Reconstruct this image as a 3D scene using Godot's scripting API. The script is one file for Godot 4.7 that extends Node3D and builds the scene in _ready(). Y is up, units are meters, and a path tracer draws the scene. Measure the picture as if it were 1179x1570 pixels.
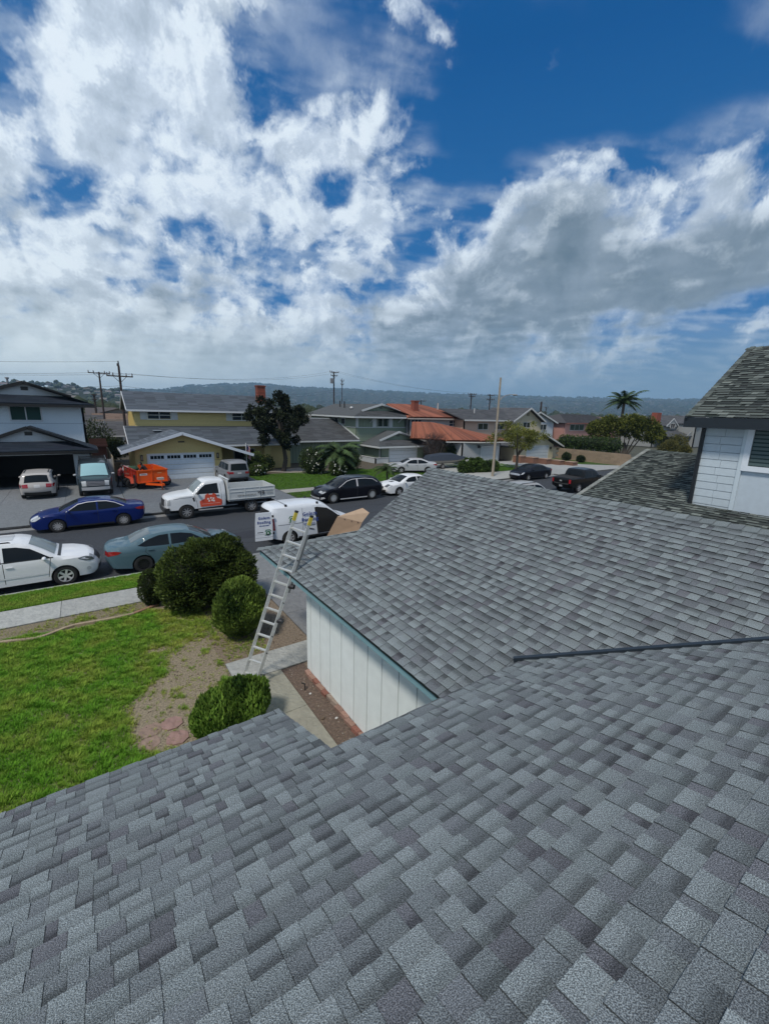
extends Node3D
# A residential street seen from a shingled roof. x runs along the street, -z across it, y up; metres; the ground is y = 0.

var M := {}
var used := {}
var rng := RandomNumberGenerator.new()
var cam_pos := Vector3(0, 6.2, 0)
var cam_basis := Basis(Vector3(0.8248, 0.0254, 0.56485), Vector3(0.10931, 0.97298, -0.20337), Vector3(-0.55475, 0.22948, 0.79974)).orthonormalized()


# ---------------------------------------------------------------- mesh building
class MB:
	var v := PackedVector3Array()
	var c := PackedColorArray()
	var col := Color.WHITE

	func tri(a: Vector3, b: Vector3, d: Vector3) -> void:
		v.append(a); v.append(d); v.append(b)
		c.append(col); c.append(col); c.append(col)

	func quad(a: Vector3, b: Vector3, d: Vector3, e: Vector3) -> void:
		tri(a, b, d); tri(a, d, e)

	func quad2(a: Vector3, b: Vector3, d: Vector3, e: Vector3, low: Color, high: Color) -> void:
		v.append(a); v.append(d); v.append(b); v.append(a); v.append(e); v.append(d)
		c.append(low); c.append(high); c.append(low); c.append(low); c.append(high); c.append(high)

	func hexa(p: Array) -> void:  # 4 bottom corners counter-clockwise seen from above, then 4 top
		quad(p[3], p[2], p[1], p[0]); quad(p[4], p[5], p[6], p[7])
		for i in 4:
			var j := (i + 1) % 4
			quad(p[i], p[j], p[4 + j], p[4 + i])

	func box(p: Vector3, s: Vector3, bs := Basis()) -> void:
		var h := s * 0.5
		var q := []
		for y in [-h.y, h.y]:
			for k in [Vector2(-1, 1), Vector2(1, 1), Vector2(1, -1), Vector2(-1, -1)]:
				q.append(p + bs * Vector3(k.x * h.x, y, k.y * h.z))
		hexa(q)

	func bar(a: Vector3, b: Vector3, w: float, h: float, up := Vector3.UP) -> void:  # a beam from a to b
		var f := (b - a).normalized()
		var s := f.cross(up).normalized()
		var u := s.cross(f)
		box((a + b) * 0.5, Vector3(w, h, a.distance_to(b)), Basis(s, u, -f))

	func cyl(a: Vector3, b: Vector3, r0: float, r1: float, n := 8, caps := true) -> void:
		var f := (b - a).normalized()
		var s := f.cross(Vector3.UP if absf(f.y) < 0.9 else Vector3.RIGHT).normalized()
		var u := s.cross(f)
		for i in n:
			var t0 := TAU * i / n
			var t1 := TAU * (i + 1) / n
			var d0 := s * cos(t0) + u * sin(t0)
			var d1 := s * cos(t1) + u * sin(t1)
			quad(a + d1 * r0, a + d0 * r0, b + d0 * r1, b + d1 * r1)
			if caps:
				tri(b, b + d1 * r1, b + d0 * r1); tri(a, a + d0 * r0, a + d1 * r0)

	func pipe(pts: Array, r0: float, r1: float, n := 7) -> void:
		for i in pts.size() - 1:
			cyl(pts[i], pts[i + 1], lerpf(r0, r1, float(i) / (pts.size() - 1)), lerpf(r0, r1, float(i + 1) / (pts.size() - 1)), n, i == 0 or i == pts.size() - 2)

	func lathe(prof: Array, xf: Transform3D, n := 20) -> void:  # prof: Vector2(radius, along y)
		for i in n:
			var t0 := TAU * i / n
			var t1 := TAU * (i + 1) / n
			for k in prof.size() - 1:
				var a: Vector2 = prof[k]
				var b: Vector2 = prof[k + 1]
				quad(xf * Vector3(a.x * cos(t1), a.y, a.x * sin(t1)), xf * Vector3(a.x * cos(t0), a.y, a.x * sin(t0)), xf * Vector3(b.x * cos(t0), b.y, b.x * sin(t0)), xf * Vector3(b.x * cos(t1), b.y, b.x * sin(t1)))

	func ball(p: Vector3, r: Vector3, n := 10) -> void:
		var pr := []
		for i in n / 2 + 1:
			var t := PI * i / (n / 2) - PI / 2
			pr.append(Vector2(cos(t), sin(t)))
		lathe(pr, Transform3D(Basis.from_scale(r), p), n)

	func slab(pts: PackedVector2Array, xf: Transform3D, depth: float) -> void:  # polygon in xf's xy plane, extruded from 0 to depth along z
		var p := pts
		if Geometry2D.is_polygon_clockwise(p):
			p = p.duplicate(); p.reverse()
		var idx := Geometry2D.triangulate_polygon(p)
		for i in range(0, idx.size(), 3):
			var a := p[idx[i]]; var b := p[idx[i + 1]]; var d := p[idx[i + 2]]
			if (b - a).cross(d - a) < 0.0:
				var sw := b; b = d; d = sw
			tri(xf * Vector3(a.x, a.y, depth), xf * Vector3(b.x, b.y, depth), xf * Vector3(d.x, d.y, depth))
			if depth > 0.0:
				tri(xf * Vector3(a.x, a.y, 0), xf * Vector3(d.x, d.y, 0), xf * Vector3(b.x, b.y, 0))
		if depth > 0.0:
			for i in p.size():
				var a := p[i]; var b := p[(i + 1) % p.size()]
				quad(xf * Vector3(a.x, a.y, 0), xf * Vector3(b.x, b.y, 0), xf * Vector3(b.x, b.y, depth), xf * Vector3(a.x, a.y, depth))

	func mesh(m: Material, crease := -1.0) -> ArrayMesh:
		var n := PackedVector3Array()
		n.resize(v.size())
		for i in range(0, v.size(), 3):
			var f := (v[i + 2] - v[i]).cross(v[i + 1] - v[i])
			n[i] = f; n[i + 1] = f; n[i + 2] = f
		if crease >= 0.0:
			var at := {}
			var limit := cos(deg_to_rad(crease))
			for i in v.size():
				var k := (v[i] * 2000.0).round()
				if at.has(k): at[k].append(i)
				else: at[k] = [i]
			var sm := n.duplicate()
			for k in at:
				var l: Array = at[k]
				for i in l:
					var s := Vector3.ZERO
					var ni := n[i].normalized()
					for j in l:
						if ni.dot(n[j].normalized()) >= limit: s += n[j]
					sm[i] = s
			n = sm
		for i in n.size():
			n[i] = n[i].normalized() if n[i].length_squared() > 1e-16 else Vector3.UP
		var arr := []
		arr.resize(Mesh.ARRAY_MAX)
		arr[Mesh.ARRAY_VERTEX] = v; arr[Mesh.ARRAY_NORMAL] = n; arr[Mesh.ARRAY_COLOR] = c
		var am := ArrayMesh.new()
		am.add_surface_from_arrays(Mesh.PRIMITIVE_TRIANGLES, arr)
		am.surface_set_material(0, m)
		return am


func numbered(called: String) -> String:
	if not used.has(called):
		used[called] = 0
		return called
	used[called] += 1
	return "%s_%03d" % [called, used[called]]


func tag(o: Node, label: String, category: String, group := "") -> Node:
	o.set_meta("label", label); o.set_meta("category", category)
	if group: o.set_meta("group", group)
	return o


func thing(called: String, label: String, category: String, at := Vector3.ZERO, turn := 0.0, group := "") -> Node3D:
	var o := Node3D.new()
	o.name = numbered(called)
	add_child(o)
	o.position = at; o.rotation.y = turn
	tag(o, label, category, group)
	return o


func part(called: String, b: MB, m: Material, parent: Node = self, crease := -1.0, stuff := false) -> MeshInstance3D:
	var o := MeshInstance3D.new()
	o.mesh = b.mesh(m, crease)
	if parent == self:
		o.name = numbered(called)
		parent.add_child(o)
	else:
		o.name = called
		parent.add_child(o, true)
	if stuff: o.set_meta("kind", "stuff")
	return o


func struct(called: String, b: MB, m: Material, crease := -1.0) -> MeshInstance3D:
	var o := part(called, b, m, self, crease)
	o.set_meta("kind", "structure")
	return o


func spread(mesh: Mesh, xfs: Array, cols: Array, called: String, parent: Node) -> MultiMeshInstance3D:
	var mm := MultiMesh.new()
	mm.transform_format = MultiMesh.TRANSFORM_3D
	mm.use_colors = cols.size() > 0
	mm.mesh = mesh
	mm.instance_count = xfs.size()
	for i in xfs.size():
		mm.set_instance_transform(i, xfs[i])
		if cols.size() > 0: mm.set_instance_color(i, cols[i])
	var o := MultiMeshInstance3D.new()
	o.multimesh = mm
	o.name = called
	parent.add_child(o, true)
	o.set_meta("kind", "stuff")
	return o


# ---------------------------------------------------------------- materials
func lin(r: float, g: float, b: float) -> Color:
	return Color(r, g, b)


func noise(freq: float, oct: int, sd: int, type := FastNoiseLite.TYPE_SIMPLEX_SMOOTH) -> FastNoiseLite:
	var n := FastNoiseLite.new()
	n.noise_type = type; n.frequency = freq; n.fractal_octaves = oct; n.seed = sd
	return n


func tex(freq: float, oct: int, lo: float, hi: float, size := 512, sd := 1, type := FastNoiseLite.TYPE_SIMPLEX_SMOOTH, steep := 0.0) -> NoiseTexture2D:
	var t := NoiseTexture2D.new()
	t.width = size; t.height = size; t.seamless = true
	t.noise = noise(freq, oct, sd, type)
	var g := Gradient.new()
	g.set_color(0, Color(lo, lo, lo).linear_to_srgb()); g.set_color(1, Color(hi, hi, hi).linear_to_srgb())
	g.set_offset(0, steep); g.set_offset(1, 1.0 - steep)
	t.color_ramp = g
	return t


func bump(freq: float, oct: int, strength: float, size := 512, sd := 1) -> NoiseTexture2D:
	var t := NoiseTexture2D.new()
	t.width = size; t.height = size; t.seamless = true
	t.noise = noise(freq, oct, sd)
	t.as_normal_map = true; t.bump_strength = strength
	return t


func mat(called: String, col: Color, rough: float, t: Texture2D = null, scale := 1.0, nm: Texture2D = null, world := true) -> StandardMaterial3D:
	var m := StandardMaterial3D.new()
	m.resource_name = called
	m.albedo_color = col.linear_to_srgb()
	m.roughness = rough
	m.vertex_color_use_as_albedo = true
	if t or nm:
		m.uv1_triplanar = true; m.uv1_world_triplanar = world
		m.uv1_scale = Vector3.ONE * scale
		m.albedo_texture = t
		if nm:
			m.normal_enabled = true; m.normal_texture = nm
	M[called] = m
	return m


func materials() -> void:
	var soft := tex(0.01, 5, 0.9, 1.0, 512, 3)
	var fine := tex(0.05, 4, 0.7, 1.0, 512, 4)
	var gran := tex(0.13, 3, 0.16, 1.0, 1024, 5, FastNoiseLite.TYPE_SIMPLEX_SMOOTH, 0.27)
	var granb := bump(0.13, 3, 8.0, 1024, 5)
	var fineb := bump(0.06, 4, 3.0, 512, 6)
	var m := mat("shingle", Color.WHITE, 0.95, gran, 0.9, granb)
	m.metallic_specular = 0.25
	m = mat("far_shingle", Color.WHITE, 0.95, fine, 0.9, fineb); m.metallic_specular = 0.25
	mat("paint", Color.WHITE, 0.6, soft, 0.5)
	mat("siding", Color.WHITE, 0.65, soft, 0.8)
	mat("trim", Color.WHITE, 0.5)
	mat("stucco", Color.WHITE, 0.9, fine, 0.8, fineb)
	mat("dark_metal", Color.WHITE, 0.4).metallic = 0.3
	m = mat("aluminium", Color.WHITE, 0.45, tex(0.02, 3, 0.8, 1.0, 256, 8), 3.0); m.metallic = 0.4
	mat("plastic", Color.WHITE, 0.45)
	mat("rubber", Color.WHITE, 0.85)
	m = mat("glass", Color.WHITE, 0.03); m.metallic_specular = 0.24
	m = mat("car_paint", Color.WHITE, 0.4); m.metallic_specular = 0.25; m.clearcoat_enabled = true; m.clearcoat = 0.55; m.clearcoat_roughness = 0.05
	m = mat("chrome", Color.WHITE, 0.25); m.metallic = 0.45
	m = mat("lamp", Color.WHITE, 0.1); m.metallic_specular = 0.7
	mat("concrete", Color.WHITE, 0.9, tex(0.012, 6, 0.74, 1.0, 1024, 9), 0.22, fineb)
	m = mat("asphalt", Color.WHITE, 0.88, tex(0.02, 6, 0.62, 1.0, 1024, 10), 0.3, bump(0.2, 3, 4.0, 512, 11))
	mat("dirt", Color.WHITE, 0.98, tex(0.02, 6, 0.5, 1.0, 1024, 12), 0.6, bump(0.04, 5, 8.0, 512, 13))
	mat("lawn", Color.WHITE, 0.95, tex(0.03, 5, 0.35, 1.0, 1024, 14), 0.6, bump(0.12, 3, 8.0, 512, 15))
	mat("brick", Color.WHITE, 0.92, tex(0.03, 5, 0.55, 1.0, 512, 16), 1.5, fineb)
	mat("bark", Color.WHITE, 0.95, tex(0.03, 5, 0.5, 1.0, 512, 17), 2.0, bump(0.05, 4, 6.0, 512, 18))
	m = mat("leaf", Color.WHITE, 0.6); m.backlight_enabled = true; m.backlight = Color(0.1, 0.13, 0.04)
	m.metallic_specular = 0.3; m.cull_mode = BaseMaterial3D.CULL_DISABLED
	m = mat("grass", Color.WHITE, 0.75); m.cull_mode = BaseMaterial3D.CULL_DISABLED; m.backlight_enabled = true; m.backlight = Color(0.1, 0.14, 0.03); m.metallic_specular = 0.25
	mat("cardboard", Color.WHITE, 0.9, tex(0.01, 4, 0.85, 1.0, 256, 19), 0.8)
	mat("fabric", Color.WHITE, 0.9, fine, 2.0)
	mat("skin", Color.WHITE, 0.6)
	mat("print", Color.WHITE, 0.6)
	mat("wire", Color.WHITE, 0.7)
	m = mat("tile", Color.WHITE, 0.85, fine, 1.2, fineb)
	m = mat("hill", Color.WHITE, 1.0, tex(0.03, 6, 0.45, 1.0, 1024, 20), 0.0016); m.metallic_specular = 0.0
	mat("town", Color.WHITE, 0.95).metallic_specular = 0.0


# ---------------------------------------------------------------- sky
const COVER := ["9999999998888755543322", "9999999988888765653322", "9999888888788776654311", "8899856888688877766434", "8888877777688899989889", "8887566556567899998999", "7657335645543699985787", "5765766867753378974555", "3478887754652025532333", "3368997587530000001111", "6358998457631000111223", "6547998423343101011233", "6666998532233111011233", "6666666632233111111233", "6666666666666666666666"]
const GREY := ["0000000011000000010000", "0000000112111111121000", "0024232322232321331000", "0312122211255554645541", "0001640002645676888891", "0000210001202567886670", "0000000000000147861220", "0000000000000024420210", "0000000000000000000100", "0000000000000000000210", "0000010000000000003300", "0000001210000000001000", "0000000000000000000000", "0000000000000000000000", "0000000000000000000000"]
var cover_v: Array[PackedFloat32Array] = []
var grey_v: Array[PackedFloat32Array] = []
var nz_a: FastNoiseLite
var nz_b: FastNoiseLite
var nz_c: FastNoiseLite
var nz_d: FastNoiseLite


func table(rows: Array[PackedFloat32Array], az: float, el: float, outside: float) -> float:
	var x := (az + 8.0) / 4.0
	var y := el / 3.0
	var w := clampf(minf(x, 21.0 - x) * 0.5 + 0.2, 0.0, 1.0) * clampf((14.0 - y) * 0.5, 0.0, 1.0)
	if w <= 0.0: return outside
	x = clampf(x, 0.0, 20.99); y = clampf(y, 0.0, 13.99)
	var i := int(x); var j := int(y)
	var fx := x - i; var fy := y - j
	fx = fx * fx * (3.0 - 2.0 * fx); fy = fy * fy * (3.0 - 2.0 * fy)
	var a := lerpf(rows[j][i], rows[j][i + 1], fx)
	var b := lerpf(rows[j + 1][i], rows[j + 1][i + 1], fx)
	return lerpf(outside, lerpf(a, b, fy), w)


func sky_color(az: float, el: float) -> Color:  # degrees; az 0 is -z, growing to +x
	var a := deg_to_rad(az); var e := deg_to_rad(el)
	var d := Vector3(sin(a) * cos(e), sin(e), -cos(a) * cos(e))
	var k := 1.0 / (d.y + 0.09)
	var px := d.x * k; var pz := d.z * k
	var flat := clampf((16.0 - el) / 16.0, 0.0, 1.0)
	# two layers of noise: one on the cloud deck seen from below, one on the heaped sides of clouds
	var deck := nz_a.get_noise_2d(px * 100.0, pz * 100.0)
	var heap := nz_b.get_noise_3dv(d * 100.0)
	var n := deck * 0.42 + heap * 0.72
	# wobble the table so that its cells do not show
	var wx := nz_c.get_noise_3dv(d * 60.0) * 5.0
	var wy := nz_c.get_noise_3dv(d * 60.0 + Vector3(300, 0, 0)) * 3.0
	var c := table(cover_v, az + wx, el + wy, 0.6)
	var g := table(grey_v, az + wx, el + wy, 0.25)
	var crumb := nz_d.get_noise_3d(d.x * 100.0, d.y * 130.0, d.z * 100.0)
	var thin := c
	c = (c - 0.5) * 1.25 + 0.5
	var calm := clampf(g * 1.4 - 0.35, 0.0, 0.75)
	n *= 1.0 - calm * 0.6
	crumb *= 1.0 - calm
	var t := c + n * 0.8 + crumb * 0.22 - 0.35
	var dens := smoothstep(-0.02, 0.54, t)
	# thin veils of high cloud, drawn out sideways
	var wisp := nz_a.get_noise_2d(px * 55.0 + pz * 40.0 + 900.0, pz * 130.0 - px * 60.0)
	dens = maxf(dens, smoothstep(0.08, 0.45, thin) * smoothstep(-0.25, 0.55, wisp + heap * 0.35) * 0.5)
	# light comes from the upper left: compare the density a little towards it
	var d2 := (d + Vector3(-0.016, 0.026, 0.0)).normalized()
	var heap2 := nz_b.get_noise_3dv(d2 * 100.0)
	var lit := clampf((heap - heap2) * 2.2, -1.0, 1.0)
	var blue := Color(0.0, 0.068, 0.235).lerp(Color(0.012, 0.125, 0.345), clampf((34.0 - el) / 22.0, 0.0, 1.0))
	blue = blue.lerp(Color(0.16, 0.29, 0.44), smoothstep(12.0, 1.0, el))
	var left := clampf((42.0 - az) / 50.0, 0.0, 1.0) if az < 160.0 else 0.5
	blue = blue.lerp(Color(0.03, 0.145, 0.36), left * 0.45)
	var white := Color(0.54, 0.63, 0.74).lerp(Color(0.68, 0.76, 0.81), clampf((22.0 - el) / 20.0, 0.0, 1.0) * left)
	white = white.lerp(Color(0.42, 0.50, 0.62), (1.0 - left) * 0.5)
	var shade := Color(0.10, 0.155, 0.21)
	var thick := smoothstep(0.25, 0.95, t)
	var dark := clampf(g * (1.0 + deck * 0.5 + heap * 0.35) * smoothstep(0.12, 0.5, t) + thick * 0.14 - lit * 0.30 + deck * 0.16 * flat - crumb * 0.10, 0.0, 1.0)
	white = white.lerp(Color(0.74, 0.82, 0.87), clampf(lit * 0.9, 0.0, 0.6) * (1.0 - g * 0.6))
	var cloud := white.lerp(shade, minf(dark, 0.80 + heap * 0.25 + deck * 0.12))
	var out := blue.lerp(cloud, dens)
	# veil of haze at the horizon
	var veil := Color(0.66, 0.75, 0.77).lerp(Color(0.15, 0.25, 0.36), clampf((az + 1.0) / 42.0, 0.0, 1.0) if az < 160.0 else 0.3)
	return out.lerp(veil, smoothstep(12.0, 1.0, el) * 0.92)


func fill_sky(az0: float, el1: float, step: float, w: int, h: int) -> Image:  # downward from el1
	var data := PackedByteArray()
	data.resize(w * h * 3)
	var o := 0
	for j in h:
		var el := el1 - (j + 0.5) * step
		for i in w:
			var az := az0 + (i + 0.5) * step
			var c := sky_color(az if az < 180.0 else az - 360.0, maxf(el, 0.0)).linear_to_srgb()
			data[o] = clampi(int(c.r * 255.0 + 0.5), 0, 255); data[o + 1] = clampi(int(c.g * 255.0 + 0.5), 0, 255); data[o + 2] = clampi(int(c.b * 255.0 + 0.5), 0, 255)
			o += 3
	return Image.create_from_data(w, h, false, Image.FORMAT_RGB8, data)


func sky_panorama() -> ImageTexture:
	for r in COVER:
		var p := PackedFloat32Array()
		for ch in r: p.append(float(ch) / 9.0)
		cover_v.append(p)
	for r in GREY:
		var p := PackedFloat32Array()
		for ch in r: p.append(float(ch) / 9.0)
		grey_v.append(p)
	nz_a = noise(0.024, 6, 21); nz_a.fractal_gain = 0.52
	nz_b = noise(0.075, 6, 22); nz_b.fractal_gain = 0.55; nz_b.domain_warp_enabled = true; nz_b.domain_warp_amplitude = 6.0; nz_b.domain_warp_frequency = 0.05
	nz_c = noise(0.05, 3, 23)
	nz_d = noise(0.22, 4, 24)
	var deg := 360.0 / 4096.0
	var whole := fill_sky(-180.0, 90.0, deg * 8.0, 512, 128)
	whole.crop(512, 256)
	whole.fill_rect(Rect2i(0, 128, 512, 128), Color(0.30, 0.33, 0.34))
	whole.resize(4096, 2048, Image.INTERPOLATE_CUBIC)
	# finer where clouds are small in the sky: the northern quarter
	var i0 := 1896
	var part_w := 1120
	var rows := 496
	var fine := fill_sky(-180.0 + i0 * deg, rows * deg, deg, part_w, rows)
	whole.blit_rect(fine, Rect2i(0, 0, part_w, rows), Vector2i(i0, 1024 - rows))
	var turned := Image.create(4096, 2048, false, Image.FORMAT_RGB8)  # Godot puts -z at the picture's left edge
	turned.blit_rect(whole, Rect2i(2048, 0, 2048, 2048), Vector2i(0, 0))
	turned.blit_rect(whole, Rect2i(0, 0, 2048, 2048), Vector2i(2048, 0))
	return ImageTexture.create_from_image(turned)


func set_up() -> void:
	var cam := Camera3D.new()
	cam.name = "camera"
	cam.transform = Transform3D(cam_basis, cam_pos)
	cam.fov = 100.06; cam.near = 0.05; cam.far = 20000.0
	add_child(cam)
	var env := Environment.new()
	env.background_mode = Environment.BG_SKY
	env.tonemap_mode = Environment.TONE_MAPPER_LINEAR
	env.tonemap_exposure = 1.22
	var sky := Sky.new()
	var sm := PanoramaSkyMaterial.new()
	sm.panorama = sky_panorama()
	sky.sky_material = sm
	env.sky = sky
	env.sdfgi_enabled = true; env.ssao_enabled = true; env.ssil_enabled = true
	env.fog_enabled = true
	env.fog_density = 0.00017
	env.fog_light_color = Color(0.55, 0.68, 0.78)
	var we := WorldEnvironment.new()
	we.name = "world_environment"
	we.environment = env
	add_child(we)
	var sun := DirectionalLight3D.new()
	sun.name = "sun"
	sun.light_energy = 0.75
	sun.light_angular_distance = 9.0
	sun.light_color = Color(1.0, 0.965, 0.92)
	sun.shadow_enabled = true
	add_child(sun)
	sun.look_at_from_position(Vector3(-5.4, 9.0, 3.0), Vector3.ZERO)


# ---------------------------------------------------------------- roofs
const GREYS := [[0.435, 0.50, 0.515], [0.395, 0.455, 0.47], [0.355, 0.405, 0.425], [0.31, 0.35, 0.37], [0.295, 0.325, 0.35], [0.275, 0.29, 0.32], [0.42, 0.48, 0.495]]
const GREENS := [[0.15, 0.175, 0.162], [0.12, 0.14, 0.132], [0.085, 0.10, 0.095], [0.05, 0.06, 0.058], [0.185, 0.21, 0.195], [0.066, 0.077, 0.073]]
var solo := []  # shingles that may be built one by one


func shingle_roof(parent: Node3D, o: Vector3, u: Vector3, s: Vector3, poly: PackedVector2Array, palette: Array, m: Material, lone: bool, widest := 0.21, expo := 0.155, lift := 1.0) -> void:
	var n := u.cross(s).normalized()
	var lo := poly[0]; var hi := poly[0]
	for p in poly:
		lo = lo.min(p); hi = hi.max(p)
	var rest := MB.new()
	var row := 0
	var y := lo.y
	while y < hi.y - 0.01:
		var y1 := minf(y + expo + 0.03, hi.y)
		var x := lo.x - rng.randf() * 0.3
		var tab := rng.randf() < 0.5
		while x < hi.x:
			var w := rng.randf_range(0.09, widest) if tab else rng.randf_range(0.06, widest * 0.85)
			var x1 := x + w
			var rect := PackedVector2Array([Vector2(x + 0.0015, y), Vector2(x1 - 0.0015, y), Vector2(x1 - 0.0015, y1), Vector2(x + 0.0015, y1)])
			var inside := true
			for p in rect:
				if not Geometry2D.is_point_in_polygon(p, poly): inside = false; break
			var pieces := [rect]
			if not inside: pieces = Geometry2D.intersect_polygons(rect, poly)
			for q: PackedVector2Array in pieces:
				if q.size() < 3: continue
				if Geometry2D.is_polygon_clockwise(q): q.reverse()
				var r := rng.randf()
				var pick: int
				if tab: pick = 0 if r < 0.26 else 1 if r < 0.48 else 6 % palette.size() if r < 0.7 else 2 if r < 0.9 else 3
				else: pick = 3 if r < 0.26 else 4 if r < 0.5 else 2 if r < 0.7 else 5 if r < 0.84 else 1
				var cc: Array = palette[pick]
				var f := rng.randf_range(0.88, 1.12)
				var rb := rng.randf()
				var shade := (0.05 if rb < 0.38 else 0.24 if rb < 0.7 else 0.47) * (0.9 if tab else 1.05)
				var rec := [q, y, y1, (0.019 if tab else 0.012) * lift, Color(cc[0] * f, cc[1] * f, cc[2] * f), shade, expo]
				if lone:
					var mid: Vector3 = o + u * (x + w * 0.5) + s * (y + 0.07)
					var c := cam_basis.inverse() * (mid - cam_pos)
					var hx := 0.895; var hy := 1.19
					if c.z < -0.2 and absf(c.x / c.z) < hx and absf(c.y / c.z) < hy and inside:
						var dd := mid - cam_pos
						solo.append([absf(dd.normalized().dot(n)) * w * expo / dd.length_squared(), rec, o, u, s, n, parent, rest, m])
						continue
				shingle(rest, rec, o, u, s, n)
			x = x1
			tab = not tab
		y += expo
		row += 1
	if not lone: part("shingles", rest, m, parent, -1.0, true)


func shingle(b: MB, rec: Array, o: Vector3, u: Vector3, s: Vector3, n: Vector3) -> void:
	var q: PackedVector2Array = rec[0]
	var top := []
	for p in q:
		var k := clampf((p.y - rec[1]) / (rec[2] - rec[1]), 0.0, 1.0)
		top.append(o + u * p.x + s * p.y + n * lerpf(rec[3], 0.002, k))
	var c: Color = rec[4]
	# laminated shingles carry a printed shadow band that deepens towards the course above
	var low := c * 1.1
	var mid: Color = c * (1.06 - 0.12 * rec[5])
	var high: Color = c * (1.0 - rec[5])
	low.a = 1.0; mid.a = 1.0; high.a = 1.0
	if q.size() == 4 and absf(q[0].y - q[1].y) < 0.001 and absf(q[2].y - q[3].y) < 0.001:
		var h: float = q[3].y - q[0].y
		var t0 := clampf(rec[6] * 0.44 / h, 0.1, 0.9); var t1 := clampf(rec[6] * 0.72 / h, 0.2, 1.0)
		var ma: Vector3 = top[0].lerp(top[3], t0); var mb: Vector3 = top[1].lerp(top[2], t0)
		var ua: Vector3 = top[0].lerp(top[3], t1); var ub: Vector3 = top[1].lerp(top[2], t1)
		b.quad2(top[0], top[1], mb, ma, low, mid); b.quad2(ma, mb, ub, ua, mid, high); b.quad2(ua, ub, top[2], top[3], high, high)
	else:
		b.col = c
		for i in range(1, q.size() - 1): b.tri(top[0], top[i], top[i + 1])
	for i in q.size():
		b.col = Color(0.035, 0.037, 0.04) if i == 0 else Color(c.r * 0.5, c.g * 0.5, c.b * 0.5)  # butt edge: bare asphalt, blackened further to paint the shadow line between courses
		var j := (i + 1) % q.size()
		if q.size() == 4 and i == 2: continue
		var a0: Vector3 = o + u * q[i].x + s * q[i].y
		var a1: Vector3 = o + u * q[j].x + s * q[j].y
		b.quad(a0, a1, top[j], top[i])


func lone_shingles() -> void:  # the 300 that show largest are meshes of their own, the rest of each roof is one part
	solo.sort_custom(func(a: Array, b: Array) -> bool: return a[0] > b[0])
	var rests := {}
	for i in solo.size():
		var e: Array = solo[i]
		rests[e[7]] = [e[6], e[8]]
		if i < 300:
			var b := MB.new()
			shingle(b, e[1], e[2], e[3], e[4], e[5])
			part("shingle", b, e[8], e[6])
		else:
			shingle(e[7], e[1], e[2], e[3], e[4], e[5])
	for r in rests: part("shingles", r, rests[r][1], rests[r][0], -1.0, true)


func caps(parent: Node3D, a: Vector3, b: Vector3, n0: Vector3, n1: Vector3, palette: Array, m: Material, wide := 0.15, called := "ridge_cap", thick := 0.02) -> void:
	# overlapping cap shingles from a (lowest) to b; n0 and n1 point down the two sides
	var f := (b - a).normalized()
	var up := (-(n0 + n1)).normalized()
	var len := a.distance_to(b)
	var k := int(len / 0.2)
	for i in k:
		var mb := MB.new()
		var t: Color = Color(palette[i * 7 % 3][0], palette[i * 7 % 3][1], palette[i * 7 % 3][2]) * rng.randf_range(0.8, 1.05)
		t.a = 1.0
		mb.col = t
		var p0 := a + f * (len * i / k) + up * (thick * 1.6)
		var p1 := a + f * (len * (i + 1.25) / k) + up * (thick * 0.55)
		for nn: Vector3 in [n0, n1]:
			var q0 := p0 + nn * wide; var q1 := p1 + nn * wide
			if nn == n0: mb.quad(q0, p0, p1, q1)
			else: mb.quad(p0, q0, q1, p1)
			mb.quad(p0, q0, q0 - up * thick, p0 - up * thick)
			mb.quad(q0, q1, q1 - up * thick, q0 - up * thick)
		part(called, mb, m, parent)


func empty(called: String, parent: Node3D, label := "") -> Node3D:
	var o := Node3D.new()
	o.name = called
	parent.add_child(o, true)
	if label: o.set_meta("label", label)
	return o


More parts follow.
